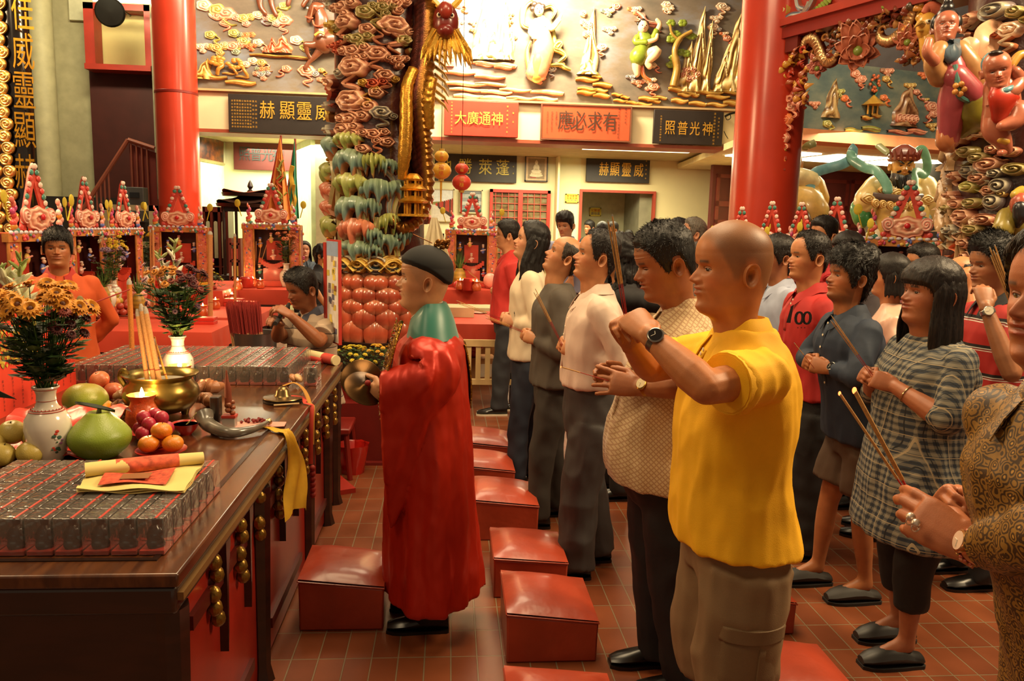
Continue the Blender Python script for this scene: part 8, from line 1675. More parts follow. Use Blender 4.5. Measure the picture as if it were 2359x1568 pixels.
for(x,y,Y,r,n,cl,lb,s)in((815,858,5.6,.13,30,['d8c030','c8b428'],'pot of yellow mums at the foot of the carved column beside the altar',1),(868,855,5.7,.13,26,['d8a028','e0b030'],'pot of orange yellow mums behind the cymbals',2),(480,676,8.3,.10,12,['c8c030'],'small green plant with yellow blossoms between the red tables',3)):
 p=at(x,y,Y);mums(lb,(p.x,Y,p.z-.18 if s<3 else .8),r,.16,n,cl,s)
q=MB();q.span((-.95,5.35,0),(-.25,6.0,.02));q.span((-.92,5.4,.02),(-.28,5.95,at(815,858,5.6).z-.18));thing(q,'plant_stand',mat('6a1610',.45),'low dark red stand carrying the pots of mums','stand')
p=at(812,962,5.35);q=MB();q.lathe([(0,0),(.07,0),(.095,.12),(.11,.2),(.10,.19),(.08,.1),(0,.05)],(p.x+.02,5.2,0),16,rf=lambda a,i:1+.08*sin(7*a+i*2));thing(q,'red_foil_pot',mat('b01c14',.25,coat=.5),'crinkled red foil flower pot on the floor behind the priest','pot')
# lanterns
def lantern(label,px,py0,py1,Y,h,h2):
 a,b=at(px,py0,Y),at(px,py1,Y);H=a.z-b.z;c=V((a.x,Y,b.z));e=empty('paper_lantern',c,label,'lantern');m_=mat(h,.5,var=.08,scale=5,coat=.2)
 for(z0,r,hh)in((.0,H*.36,H*.58),(.60,H*.26,H*.40)):
  q=MB();n=14;q.lathe([(r*(.35 if i in(0,n)else math.sin(PI*(.1+.8*i/n))**.7)*(1+.012*(i%2)),H*z0+hh*i/n)for i in range(n+1)],c,32);q.build('globe',m_,e,c,smooth=70)
  q=MB().col(h2);d=(CO-c);d.z=0;d.normalize();s_=V((0,0,1)).cross(d)
  for k,ch_ in enumerate('千福' if z0 else '福祿'):letter(q,ch_,c+V((0,0,H*z0+hh*(.68-.36*k)))+d*(r*1.02),s_ if s_.dot(CR)>0 else-s_,(0,0,1),r*.5,hh*.3,.004)
  q.build('writing',MATTE,e,c,smooth=0)
 q=MB().col(h);q.tube([c,c-V((0,0,.05)),c-V((0,0,.24))],[.012,.012,.008],6);q.build('tassel',MATTE,e,c);q=MB();q.lathe([(.03,0),(.03,-.025)],c,12);q.lathe([(.03,0),(.03,.02)],c+V((0,0,H)),12);q.build('cap',mat('b8902c',.4),e,c);q=MB();q.tube([c+V((0,0,H)),c+V((0,0,7-c.z))],.003,4);q.build('string',BLACKL,e,c)
lantern('double yellow paper lantern hanging right of the carved column',1017,347,412,8.5,'d8a22c','c04a1c');lantern('double red paper lantern hanging in front of the name board',1064,376,438,8.4,'d2402a','d8a030')
# pagoda cabinet and shelves in the left office
c=V((at(578,500,12.2).x,12.2,0));e=empty('pagoda_shrine',c,'black and red wooden pagoda shrine behind the flag shrine','shrine');zt=at(578,414,12.2).z;zr=at(578,470,12.2).z;M_=mat('2a1610',.4,var=.2);M2=mat('8a4030',.5,var=.2)
def roof(z,w_,h_,mt,nm):
 q=MB();rings=[]
 for t in(0,.15,.4,.7,1):r=w_*(1-t)**1.3+.05;rings.append([c+V((r*1.0*cos(a)*(1+.10*(1-t)*abs(cos(2*(a-PI/4)))**4),r*cos(0)*sin(a)*(1+.10*(1-t)*abs(cos(2*(a-PI/4)))**4),z+h_*t+.05*(1-t)**3*abs(cos(2*(a-PI/4)))**4))for a in[2*PI*k/32 for k in range(32)]])
 q.loft(rings);q.build(nm,mt,e,c,smooth=30);q=MB();q.lathe([(w_*1.02+.05,z-.05),(w_*1.06+.05,z)],c,4 if 0 else 32);q.build('eave',M_,e,c)
roof(zr,.42,.17,M_,'lower_roof');roof(zr+.16,.34,zt-zr-.36,M2,'upper_roof');q=MB();q.lathe([(.03,0),(.05,.03),(.02,.06),(.045,.10),(.03,.15),(0,.2)],c+V((0,0,zt-.2)),14);q.build('finial',M_,e,c)
for x in(-.33,-.15,.15,.33):q=MB();q.tube([c+V((x,-.25,.8)),c+V((x,-.25,zr))],.022,8);q.build('post',M_,e,c)
q=MB();q.span(c+V((-.4,-.3,0)),c+V((.4,.3,.85)));q.build('cabinet',M_,e,c,bevel=.01);q=MB();q.span(c+V((-.36,-.26,zr-.12)),c+V((.36,-.24,zr-.03)));q.build('fretwork',M_,e,c)
x0,x1=at(470,500,12.8).x,at(523,500,12.8).x;zt=at(490,476,12.8).z;e=empty('display_cabinet',((x0+x1)/2,12.8,0),'dark red cabinet with arched glass doors left of the pagoda shrine','cabinet');o=e.location.copy();MW=mat('4a1a12',.4,coat=.3)
q=MB();q.span((x0,12.8,0),(x1,13.1,.05));q.span((x0,12.78,zt-.08),(x1,13.1,zt));q.span((x0,13.08,0),(x1,13.1,zt));q.build('carcass',MW,e,o)
for k in range(4):x=lerp(x0,x1,k/3);q=MB();q.span((x-.02,12.78,0),(x+.02,13.1,zt));q.build('upright',MW,e,o)
for k in range(3):xm=lerp(x0,x1,(k+.5)/3);w_=(x1-x0)/6-.03;q=MB();pts=[(-w_,0),(w_,0),(w_,.55)]+[(w_*cos(a),.55+w_*sin(a))for a in[PI*j/10 for j in range(1,10)]]+[(-w_,.55)];q.prism(pts,(xm,12.79,zt-.80),(1,0,0),(0,0,1),(0,.01,0));q.build('arched_pane',mat('9aa888',.15),e,o)
for k in range(4):q=MB();q.span((x0,12.79,.25+.22*k),(x1,13.08,.27+.22*k));q.build('shelf',MW,e,o)
x0,x1=at(530,600,11.8).x,at(552,600,11.8).x;e=empty('wooden_shelf',((x0+x1)/2,12,0),'reddish wooden shelf unit with books below the pagoda shrine','shelf');o=e.location.copy()
for k in range(5):q=MB();q.span((x0,11.8,.3+.25*k),(x1,12.0,.33+.25*k));q.build('board',mat('6a2418',.5),e,o)
for x in(x0,x1):q=MB();q.span((x-.02,11.8,0),(x+.02,12.0,1.4));q.build('side',mat('6a2418',.5),e,o)
rd=random.Random(12)
for k in range(16):q=MB().col(rd.choice(['c89a3a','a83a28','d8c8a0','8a5a3a']));z=.34+.25*(k//4);x=x0+.03+(x1-x0-.06)*((k%4)+.5)/4;q.box((x,11.86,z+.08),(.035,.12,.15));thing(q,'book',MATTE,f'small upright book, {("first", "second", "third", "fourth")[k % 4]} from left, {("bottom", "second", "third", "top")[k//4]} board of the reddish shelf','book','books on the reddish shelf unit')
def flag(label,tip,bl,br,Y,col_,edge,pattern,seed):
 T_,A,B=at(*tip,Y),at(*bl,Y),at(*br,Y);e=empty('temple_flag',V((T_.x,Y,0)),label,'flag');o=e.location.copy();n=22;m=14;G_=[]
 for i in range(n+1):
  t=i/n;a,b=lerp(T_,A,t),lerp(T_,B,t);G_.append([lerp(a,b,j/m)+V((0,.05*t*sin(j*1.5+.6),.02*sin(j*1.1)*t))for j in range(m+1)])
 q=MB();q.sheet(G_,.004);c1_,c2_=lin(col_),lin(edge);N0=(n+1)*(m+1);q.c=[(c2_ if(k%(m+1))<3 else c1_)for _ in(0,1)for k in range(N0)];q.build('banner',MATTE,e,o,smooth=70)
 q=MB();rd=random.Random(seed)
 def gp(t,s_):i,j=min(n-1,int(t*n)),min(m-1,int(s_*m));return V(G_[i][j])+V((0,-.02,0))
 if pattern=='snake':
  P_=spline([gp(t,s_)for t,s_ in((.35,.5),(.45,.35),(.55,.6),(.66,.4),(.75,.7),(.86,.45),(.95,.75))],40);q.col('c8a030').tube(P_,.035,6,flat=.3,up=(0,-1,0));P_=spline([gp(t,s_)for t,s_ in((.55,.85),(.68,.75),(.8,.88),(.92,.6))],20);q.tube(P_,.022,6,flat=.3,up=(0,-1,0))
 else:
  for k in range(14):p=gp(rd.uniform(.4,.95),rd.uniform(.3,.8));q.col(rd.choice(['a8702c','8a8a3a','c04a28']));q.tube(spline([p,p+V((rd.uniform(-.08,.08),0,.08)),p+V((rd.uniform(-.08,.08),0,.15))],8),.012,5)
 q.build('embroidery',MATTE,e,o);q=MB();q.tube([V((T_.x,Y+.06,0)),T_+V((0,.06,.02))],.015,8);q.build('pole',mat('7a2a1c',.5),e,o)
flag('tall orange temple flag with a red border',(645,314),(602,515),(672,508),11.0,'d8803a','b8301e','x',1);flag('green temple flag with a gold dragon behind the orange one',(678,322),(648,520),(688,505),11.3,'2f7a5a','b0242a','snake',2)
q=MB().col('1e2814');G_=[[at(-10+48*i/8,905+14*i/8,2.4)+V((0,0,.012*s_*(1-i/8)))for s_ in(-1,0,1)]for i in range(9)];q.sheet(G_,.002);thing(q,'long_leaf',LEAFM,'dark pointed leaf poking in from the left edge above the pears','leaf')
c=V((-3.30,6.0,0));A=at(28,300,6.0);B=at(76,300,6.0);e=empty('couplet_column',(A.x,6,0),'black lacquered couplet board with gilt characters at the left edge','board');o=e.location.copy();zb=at(60,578,6.0).z
q=MB();n=14;G_=[]
cx=(A.x+B.x)/2;w_=(B.x-A.x)
for z in np.linspace(zb,4.6,12):G_.append([V((cx+w_*.62*sin(a)*1.0,6.0-.10*cos(a),z))for a in np.linspace(-1.3,1.3,n+1)])
q.sheet(G_,.02);q.build('board',mat('120d0b',.15,coat=.8),e,o,smooth=70)
for i,(ch_,py)in enumerate((('佳',28),('威',118),('靈',208),('顯',300),('赫',395))):
 q=MB().col('c8902c');p=at(52+i*2,py,5.88);letter(q,ch_,p,V((.96,.25,0)).normalized(),(0,0,1),.13,.24,.012);q.build('character',GOLD,e,o,smooth=0)
X0=at(-6,300,5.9).x;q=MB();q.span((X0-.6,5.86,zb-.1),(at(24,300,5.9).x,6.1,4.6));q.build('carved_border',mat('2a120a',.4),e,o)
M_=planar((0,5.86,0),(1,0,0),(0,0,1),(0,-1,0))
for k in range(34):q=MB();z=zb+.08*k;curl(q,M_,at(10,300,5.86).x+.02*(k%2),z,.045,.045,'gold',.03,1 if k%2 else-1);curl(q,M_,at(10,300,5.86).x-.09+.02*(k%2),z,.045,.045,'gold',.03,1);q.build('gilt_scroll',GILT,e,o)
q=MB();q.span((X0-.6,5.8,0),(B.x-.02,6.15,zb));q.build('pedestal',mat('3a100a',.5),e,o,bevel=.01)
# cloth patterns
def pat(name,fn,rough=.75,sheen=0):
 m,nt,b,N=nodes(name);L=nt.links.new;tc=N('TexCoord');sp_=N('SeparateXYZ');L(tc.outputs['Object'],sp_.inputs[0])
 def M(op,a,b_=None):
  n=N('Math');n.operation=op
  for i,x in enumerate((a,b_)):
   if x is None:continue
   if isinstance(x,(int,float)):n.inputs[i].default_value=x
   else:L(x,n.inputs[i])
  return n.outputs[0]
 def mix(f,a,c):
  n=N('Mix');n.data_type='RGBA';L(f,n.inputs[0])if not isinstance(f,float)else setattr(n.inputs[0],'default_value',f)
  for i,x in((6,a),(7,c)):
   if isinstance(x,str):n.inputs[i].default_value=(*lin(x),1)
   else:L(x,n.inputs[i])
  return n.outputs[2]
 L(fn(N,L,M,mix,tc,sp_),b.inputs['Base Color']);b.inputs['Roughness'].default_value=rough;b.inputs['Sheen Weight'].default_value=sheen;return m
def band(M,x,per,duty,off=0.0):return M('LESS_THAN',M('FRACT',M('ADD',M('MULTIPLY',x,1/per),off)),duty)
def plaidf(N,L,M,mix,tc,s):
 xy=M('ADD',s.outputs[0],M('MULTIPLY',s.outputs[1],.9));z=s.outputs[2]
 c=mix(band(M,xy,.026,.45),'232d3a','7a7668');h=mix(band(M,z,.026,.45),'232d3a','7a7668');k=mix(.5,c,h)
 k=mix(band(M,xy,.026,.08,.3),k,'14181f');k=mix(band(M,z,.026,.08,.3),k,'14181f');k=mix(band(M,xy,.068,.04,.1),k,'9a8c70');return mix(band(M,z,.068,.04,.1),k,'9a8c70')
def brocf(N,L,M,mix,tc,s):
 w_=N('TexNoise');w_.inputs['Scale'].default_value=22;L(tc.outputs['Object'],w_.inputs['Vector']);v=N('TexVoronoi');v.inputs['Scale'].default_value=52;ad=N('VectorMath');sc=N('VectorMath');sc.operation='SCALE';sc.inputs['Scale'].default_value=.03;L(w_.outputs['Color'],sc.inputs[0]);L(tc.outputs['Object'],ad.inputs[0]);L(sc.outputs[0],ad.inputs[1]);L(ad.outputs[0],v.inputs['Vector'])
 r=M('FRACT',M('MULTIPLY',v.outputs['Distance'],3.4));k=mix(M('LESS_THAN',r,.5),'3c2812','8a6426');return mix(M('LESS_THAN',v.outputs['Distance'],.12),k,'b88a3c')
def lattf(N,L,M,mix,tc,s):
 a=M('ADD',s.outputs[0],s.outputs[2]);b=M('SUBTRACT',s.outputs[0],s.outputs[2]);k=mix(band(M,a,.017,.28),'cdb488','a8845c');return mix(band(M,b,.017,.28),k,'b08c64')
def stripf(N,L,M,mix,tc,s):z=s.outputs[2];k=mix(band(M,z,.13,.16),'a01c16','1a1414');return mix(band(M,z,.0325*4,.035,.06),mix(band(M,z,.13,.035,-.02),k,'c8c0b4'),'c8c0b4')
def mstripf(N,L,M,mix,tc,s):z=s.outputs[2];k=mix(band(M,z,.11,.5),'a8927c','94806c');return mix(band(M,z,.11,.05),k,'3a3438')
PLAID=pat('plaid_cloth',plaidf);BROC=pat('brocade',brocf,.5);LATT=pat('lattice_print',lattf,.6,.2);STRP=pat('striped_knit',stripf);MSTR=pat('striped_shirt',mstripf)
def clo(h,r=.75,**k):return mat(h,r,var=.08,scale=8,bump=.0006,bscale=500,**k)
SATIN=mat('ae240e',.40,metal=.35,var=.06)
TRD=dict(mat=clo('1c1a1c'),end=.05)
def A(x,y,Y):return at(x,y,Y)
def duo(Y,e,w,h,d=.24,dw=.075,curl=((52,58,35),)*4,k=1,far=True,thumb=.8,up=0):
 """both hands meeting in front: elbow, wrist and finger-tip places of the near hand, mirrored for the far one"""
 E,W,H=A(*e,Y-d),A(*w,Y-dw),A(*h,Y-.02);m=lambda p:V((p.x,2*Y-p.y,p.z));out=[]
 for sd in(1,-1):
  if sd<0 and not far:break
  e_,w_,h_=(E,W,H)if sd>0 else(m(E),m(W)+V((-.012,0,.012)),m(H));out.append((sd,e_,w_,dict(D=h_-w_,N=V((-.1,sd,-.15)),curl=list(curl),k=k,thumb=thumb)))
 return out
def down(Y,x,y0,wid=.24,hands=True):
 o=[]
 for sd in(1,-1):E=A(x,y0,Y-sd*wid);W=E+V((-.03,0,-.25));o.append((sd,E,W,dict(D=V((-.05,0,-1)),N=V((0,sd,0)),curl=[(25,30,20)]*4)))
 return o
BK='17110d'
YY=2.12
F=person('bald man in a yellow polo shirt raising incense sticks in front of his face',(1700,505),YY,skin='b4703f',hair=('short',BK,0,0),head=dict(buzz=1,hs=1.09,pitch=-2,wide=1.05,jowl=.004),fat=1.10,belly=.035,base=(.84,YY),sw=1.02,arms=((1,A(1628,893,YY-.30),A(1496,772,YY-.16),dict(D=A(1442,715,YY-.06)-A(1496,772,YY-.16),N=(.1,1,-.35),curl=[(62,62,40)]*4,k=1.05,thumb=.9)),(-1,A(1500,850,YY+.22),A(1452,790,YY+.06),dict(D=A(1425,715,YY)-A(1452,790,YY+.06),N=(.1,-1,-.2),curl=[(62,62,40)]*4,k=1.05,thumb=.9))),shirt=dict(mat=clo('f2b60c'),hem=.80,sleeve=.66,wide=1.6,ease=.02,placket=(clo('e8ae0c'),2,1.25)),legs=dict(mat=clo('7c6344'),end=.34,w=(.112,.112,.105,.10,.10),bare=1,name='cargo_shorts'))
wristwatch(F,0)
s_=F['s'];hp=F['sp'](F['sh']-.60*s_)+V((0,-.088*s_*1.1,0));an=V((F['base'].x+.02,F['base'].y-.10*s_,.09));kn=lerp(hp,an,.48)+V((-.025,0,0));CM=clo('745c3e')
def lg(z,a,e):t=(hp.z-z)/(hp.z-kn.z);c=lerp(hp,kn,t);r=lerp(.112,.105,t)*s_*1.1-.004+e;return V((c.x+r*sin(a),c.y-r*cos(a),z))
def pk(nm,z0,z1,a0,a1,e):G_=[[lg(lerp(z1,z0,i/8),lerp(a0,a1,j/12),e*(.4 if i in(0,8)or j in(0,12)else 1))for j in range(13)]for i in range(9)];q=MB();q.sheet(G_,.006);q.build(nm,CM,F['root'],F['base'],smooth=50)
pk('cargo_pocket',.455,.60,-.75,.85,.010);pk('pocket_flap',.585,.635,-.80,.90,.016);pk('pocket_pleat',.46,.585,.10,.26,.014)
incense(A(1437,700,YY-.05),A(1406,505,YY-.05)-A(1437,700,YY-.05),3,'three joss sticks held up by the man in yellow',L=.235,r=.0022)
YP=2.70
F=person('stout man in a cream lattice print shirt looking down at his joined hands',(1532,516),YP,skin='9c5f38',hair=('short','15110e',.013,.005,'spiky'),head=dict(hs=1.07,pitch=-16,wide=1.06,jowl=.006,nose=1.1,eyes=.6,nw=1.2,old=1),fat=1.14,belly=.075,base=(.80,YP),feet=(-.06,-.02),arms=((1,A(1590,885,YP-.30),A(1475,893,YP-.16),dict(D=A(1350,868,YP-.10)-A(1475,893,YP-.16),N=(0,1,-.3),curl=[(14,16,10),(24,22,14),(18,20,12),(12,14,10)],spread=16,thumb=.5,k=1.05)),(-1,A(1500,880,YP+.24),A(1440,870,YP+.02),dict(D=A(1362,850,YP)-A(1440,870,YP+.02),N=(0,-1,-.2),curl=[(30,30,20)]*4))),shirt=dict(mat=LATT,hem=.80,sleeve=.72,wide=1.8,ease=.024,flare=.03,placket=(LATT,4,1.0)),legs=dict(TRD,k=1.0))
wristwatch(F,0,'d8c8a0','b88a3c',.9)
incense(A(1372,868,YP-.12),A(1282,842,YP-.12)-A(1372,868,YP-.12),1,'single lit joss stick held level by the man in the lattice print shirt',True,L=.12,r=.002)
Y=3.66
F=person('man in a white long sleeved shirt with a pen in the pocket gazing upward',(1385,537),Y,skin='c08256',hair=('recede','1c1512',.018,.008),head=dict(pitch=12,nose=1.1),belly=.025,feet=(.08,-.06),fat=1.04,arms=duo(Y,(1440,842),(1338,812),(1282,790)),shirt=dict(mat=clo('d4bcaa',.6),hem=.965,sleeve=1.9,ease=.018,flare=.006,placket=(clo('d4bcaa'),5,1.05)),legs=dict(mat=clo('3a3736',.6),waist=1.04,w=(.10,.098,.085,.085,.09)))
q=MB();c=F['sp'](.95);q.lathe([(.172,-.016),(.175,0),(.172,.016)],c,32,rf=lambda a,i:1-.22*abs(cos(a)));q.build('belt',BLACKSHOE,F['root'],F['base']);q=MB();p=A(1358,738,Y-.17);q.box(p,(.022,.006,.02));q.tube([p,p+V((-.02,0,-.03))],.003,5);q.build('pocket_pen',BLACKSHOE,F['root'],F['base'])
incense(A(1280,765,Y-.05),A(1231,668,Y-.05)-A(1280,765,Y-.05),3,'three joss sticks slanting up from the hands of the man in white',L=.22)
Y=4.3
F=person('balding man in a dark grey collarless jacket tilting his head far back',(1312,553),Y,skin='b47a50',hair=('ring','3c342c',.010,.012),head=dict(pitch=26,old=1,nose=1.1),feet=(.1,-.05),arms=duo(Y,(1300,812),(1240,785),(1198,768)),shirt=dict(mat=clo('4a4238'),hem=.86,sleeve=1.95,ease=.022,collar=0),legs=dict(mat=clo('2e2822')),lod=.8)
incense(A(1195,760,Y),A(1115,728,Y)-A(1195,760,Y),3,'joss sticks pointing left from the hands of the man in the grey jacket',L=.20)
Y=5.0
F=person('woman with very long wavy black hair in a cream cardigan',(1232,516),Y,skin='c48c66',hair=('side','120e0c',.020,.016),head=dict(pitch=14,long=(75,285,-.42,.10),curl=1,lips=1.3),feet=(.08,-.06),sw=.9,fat=.92,arms=duo(Y,(1245,752),(1190,742),(1145,732)),shirt=dict(mat=clo('d8c6a8'),hem=.84,sleeve=1.9,collar=0),legs=dict(mat=clo('1c2230'),shoe={}),lod=.8)
incense(A(1140,728,Y),A(1065,700,Y)-A(1140,728,Y),3,'joss sticks held by the long haired woman',L=.26)
Y=6.95
F=person('man with glasses in a red polo shirt and dark jeans',(1172,509),Y,skin='c48a60',hair=('short',BK,.022,.010),head=dict(yaw=-4),fat=1.08,belly=.03,feet=(.1,-.12),arms=duo(Y,(1205,688),(1158,672),(1120,676)),shirt=dict(mat=clo('bf2c26'),hem=.82,sleeve=.62,placket=(clo('b02620'),2,1.2)),legs=dict(mat=clo('24262c'),shoe=dict(sole=mat('c8b8a0',.6))),lod=.7)
eyeglasses(F,'7a3a20');wristwatch(F,0,'2a2a2a','4a3a30',.2);incense(A(1122,660,Y),A(1072,620,Y)-A(1122,660,Y),2,'joss sticks held by the man in the red polo',L=.22)
YR=3.18
F=person('old priest in a red satin robe and black skullcap facing the altar',(985,572),YR,skin='b88258',hair=('short','7a6e60',0,0),head=dict(buzz=.3,old=1,jowl=.007,nose=1.12,eyes=.7,hs=1.03,pitch=2),h=1.60,arms=((1,A(985,868,YR-.22),A(890,905,YR-.20),dict(D=A(848,905,YR-.16)-A(890,905,YR-.20),N=(0,1,.1),curl=[(48,50,30)]*4,k=1.1)),(-1,A(985,868,YR+.22),A(880,895,YR+.06),dict(D=V((-1,-.3,0)),N=(0,-1,0),curl=[(50,50,30)]*4))),shirt={},legs=dict(mat=clo('1a1414'),end=.05))
root,bs,T=F['root'],F['base'],F['T'];q=MB();rg=[];sp_=F['sp']
for i in range(34):
 t=i/33;z=lerp(F['sh']+.015,.15,t);c=sp_(max(z,.3));c.z=z;r=[];ts=sst(-.01,.085,t)
 for k in range(96):
  a=2*PI*k/96;fo_=(.5+.5*sin(k*.785+1.3*sin(t*2+k*.11)))*(.026*t**1.3)+.014*t*sin(a*3+t*3);ca,sa=cos(a),sin(a);w_=lerp(.08,lerp(.205,.26,t**.8),ts)+fo_;fr=lerp(.06,lerp(.135,.17,t),ts)+fo_;bk=lerp(.08,lerp(.135,.22,t),ts)+fo_
  r.append(c+V((-ca*(fr if ca>0 else bk),-sa*w_,0)))
 rg.append(r)
q.loft(rg)
for sd in(1,-1):
 S=sp_(F['sh']-.02)+V((.0,-sd*.145,.0));E=A(985,868,YR-.22)if sd>0 else A(985,868,YR+.22);W=A(880,903,YR-sd*.19);rg=[];P_=spline([S,lerp(S,E,.5),E,lerp(E,W,.5),W],26)
 for i,p in enumerate(P_):
  t=i/26;dz=lerp(.085,.14,sst(0,.5,t))+.42*sst(.45,1,t);hw=lerp(.085,.05,t);v_=V((0,0,1))if t>.55 else lerp(V((-1,0,.12)).normalized(),V((0,0,1)),sst(.25,.55,t)).normalized();r=[]
  for k in range(40):
   a=2*PI*k/40;s_=sin(a);up_=.075 if s_>0 else dz;k0=sst(-.10,.13,t);fo_=.014*sin(s_*10+t*7)*t*(s_<0);r.append(p+V((0,cos(a)*(hw+fo_)*(1-.2*(s_<-.3))*k0,0))+v_*(s_*up_*k0)+V((.03*(-s_)*sst(.4,.8,t)*(s_<0),0,0)))
  rg.append(r)
 q.loft(rg)
v,n_,fs=remesh(q,.0075,4);v=wrinkle(v,n_,.009,sc=(8,8,1.6),seed=4);v=wrinkle(v,n_,.003,sc=(20,20,7),seed=8);rb=MB();rb.add([tuple(p)for p in v],fs);rb.build('robe',SATIN,root,bs,smooth=180)
TEAL=mat('1c6a5a',.4,var=.1,sheen=.3);G_=[];cc=sp_(F['sh']+.02)
for k in range(33):
 a=lerp(R(14),R(346),k/32);ca,sa=cos(a),sin(a);dr=-.15*max(0,ca)**1.5;G_.append([cc+V((-ca*r_-.012,-sa*r_*(1+dk_*.30),z+dr*dk_))for r_,z,dk_ in((.064,.075,.4),(.070,.084,.5),(.084,.060,.75),(.100,.022,.95),(.112,-.020,1.1),(.122,-.055,1.2))])
q=MB();q.sheet(G_,.004);q.build('teal_stole',TEAL,root,bs,smooth=70);G_=[]
for k in range(29):a=lerp(R(22),R(338),k/28);ca,sa=cos(a),sin(a);G_.append([cc+V((-ca*r_-.02,-sa*r_,z-.07*max(0,ca)))for r_,z in((.058,.02),(.062,.085),(.066,.088))])
q=MB();q.sheet(G_,.004);q.build('white_collar',mat('c8b8a4',.7),root,bs,smooth=70)
def sequin(pts,w_,nm):
 P_=spline(pts,24);q=MB();G_=[[p+V((0,-w_*x,0))+V((-.014*(1-x*x),0,.004*sin(x*7)))for x in np.linspace(-1,1,9)]for p in P_];q.sheet(G_,.006);o=q.build(nm,mat('8a6420',.25,.9,var=.5,scale=60,bump=.004,bscale=120),root,bs,smooth=80);rd=random.Random(4);q=MB()
 for k in range(150):p=rd.choice(P_)+V((-.020,rd.uniform(-1,1)*w_*.9,rd.uniform(-.015,.015)));q.col(rd.choice(['d8c080','e8e0d0','b88a3c','8a5a24']));q.ell(p,(.003,.0045,.0045),5,4)
 q.build('sequins',GILT,o,bs)
sequin([A(925,742,YR-.10),A(908,800,YR-.15),A(893,860,YR-.17),A(886,925,YR-.17),A(890,960,YR-.17)],.05,'gold_trim');sequin([A(1070,790,YR),A(1080,840,YR),A(1084,890,YR),A(1082,935,YR)],.05,'gold_trim')
F2=dict(F);F2['hair']=('cap','080707',.013,.012,'cap');cp=make_hair(F2,T,'skullcap',root,bs,1.3);cp.name='skullcap';cp.data.materials.clear();cp.data.materials.append(mat('0b0a0a',.8))
q=MB().col('8a5a24');tp=T(V((-.058,0,.252)),True);rd=random.Random(3)
for k in range(40):q.ell(tp+V((rd.uniform(-.028,.028),rd.uniform(-.02,.02),rd.uniform(-.012,.016))),(.007,.006,.008),7,5)
q.build('cap_ornament',GILT,root,bs);q=MB().col('7a4a24');q.tube([T(V((-.02,0,.255)),True),T(V((.055,0,.285)),True)],.0022,5);q.build('cap_pin',GILT,root,bs)
BZ=mat('4a3218',.3,.9,var=.3,scale=16)
for i,(x,y,Y_,ax,lb)in enumerate(((848,893,YR-.17,(.35,-.55,.75),'dark brass cymbal held flat in the priest\'s hand'),(838,872,YR+.02,(.1,-.9,.45),'second dark cymbal behind the first in the priest\'s other hand'))):
 c=A(x,y,Y_)+V((-.01,0,0));e=empty('hand_cymbal',c,lb,'cymbal');q=MB();q.lathe([(0,.026),(.018,.022),(.026,.004),(.08,-.002),(.084,-.004),(.08,-.006),(.024,-.002),(0,.016)],c,40,axis=ax);q.build('disc',BZ,e,c,smooth=60);q=MB().col('8a1c14').ell(c+V(ax).normalized()*.03,.012);q.build('cord_knot',MATTE,e,c)
Y=4.5;person('person with black hair in a pale blue shirt behind the bald man',(1797,546),Y,skin='9a623e',hair=('low',BK,.024,.014),arms=down(Y,1830,790),shirt=dict(mat=clo('9aa2b8'),sleeve=1.8,wr=.009),legs=TRD,lod=.7)
Y=3.85;F=person('man in a red long sleeved shirt with black printed numbers',(1872,537),Y,skin='b8794e',hair=('recede','1a1411',.016,.008),head=dict(pitch=2),base=(1.86,Y),arms=duo(Y,(1925,760),(1860,800),(1825,800)),shirt=dict(mat=clo('a81c18'),sleeve=1.85,hem=.86,placket=(clo('a01a16'),2,1.2)),legs=dict(mat=clo('191718')))
q=MB();ux_=V((.93,-.36,0)).normalized()
for x_,w_ in((1840,.034),(1858,.034)):
 for dx in(0,.002,.004):letter(q,'0',A(x_,732,Y-.19)+V((dx,0,0)),ux_,(0,0,1),w_,.066,.004)
c=A(1819,722,Y-.185);q.add([c+ux_*u+V((0,-.004,z))for u,z in((-.014,-.045),(.006,-.045),(.014,.045),(.002,.035))],[(0,1,2,3)])
for k in range(3):letter(q,'★',A(1838+8*k,754,Y-.195),ux_,(0,0,1),.009,.009,.004)
q.build('chest_print',mat('1c1012',.7),F['root'],F['base'],smooth=0)
Y=3.38;F=person('young bearded man with thick black hair in a navy shirt and brown shorts',(1968,580),Y,skin='a8693f',hair=('low','120e0c',.040,.018,'wavy'),head=dict(beard=.9,pitch=6,lips=.9,brow=1.4),base=(1.90,Y),feet=(-.02,.12),arms=duo(Y,(1975,868),(1915,850),(1862,835),far=True),shirt=dict(mat=clo('1e2a3c'),hem=.80,sleeve=1.75,ease=.022,placket=(clo('1e2a3c'),6,.9)),legs=dict(mat=clo('54402f'),end=.52,bare=1,name='shorts',w=(.10,.105,.09,.09,.09),shoe=dict(clog=1,mat=mat('2a2622',.6),sole=mat('1c1916',.7))))
wristwatch(F,0,'1a1a1a','a8a8a0',.6);incense(A(1868,838,Y-.05),A(1842,805,Y-.05)-A(1868,838,Y-.05),1,'joss stick in the hands of the young bearded man',L=.12)
Y=2.85;F=person('woman with dark hair and a fringe in a blue checked tunic and black leggings',(2158,601),Y,skin='9c6040',hair=('bangs','1c120e',.018,.016),head=dict(pitch=4,hs=1.03,long=(70,290,-.13),lips=1.3,wide=1.08,jowl=.004,nw=1.15),base=(1.86,Y),fat=1.12,belly=.04,feet=(.06,-.02),arms=duo(Y,(2180,968),(2062,890),(1990,862),k=.95),shirt=dict(mat=PLAID,hem=.56,sleeve=1.25,ease=.03,flare=.07,wide=1.5,name='tunic'),legs=dict(mat=clo('0c0b0c'),end=.24,bare=1,w=(.095,.09,.066,.06,.055),name='leggings',shoe=dict(clog=1,buckle=1,mat=mat('1a1716',.45),sole=mat('141211',.6))))
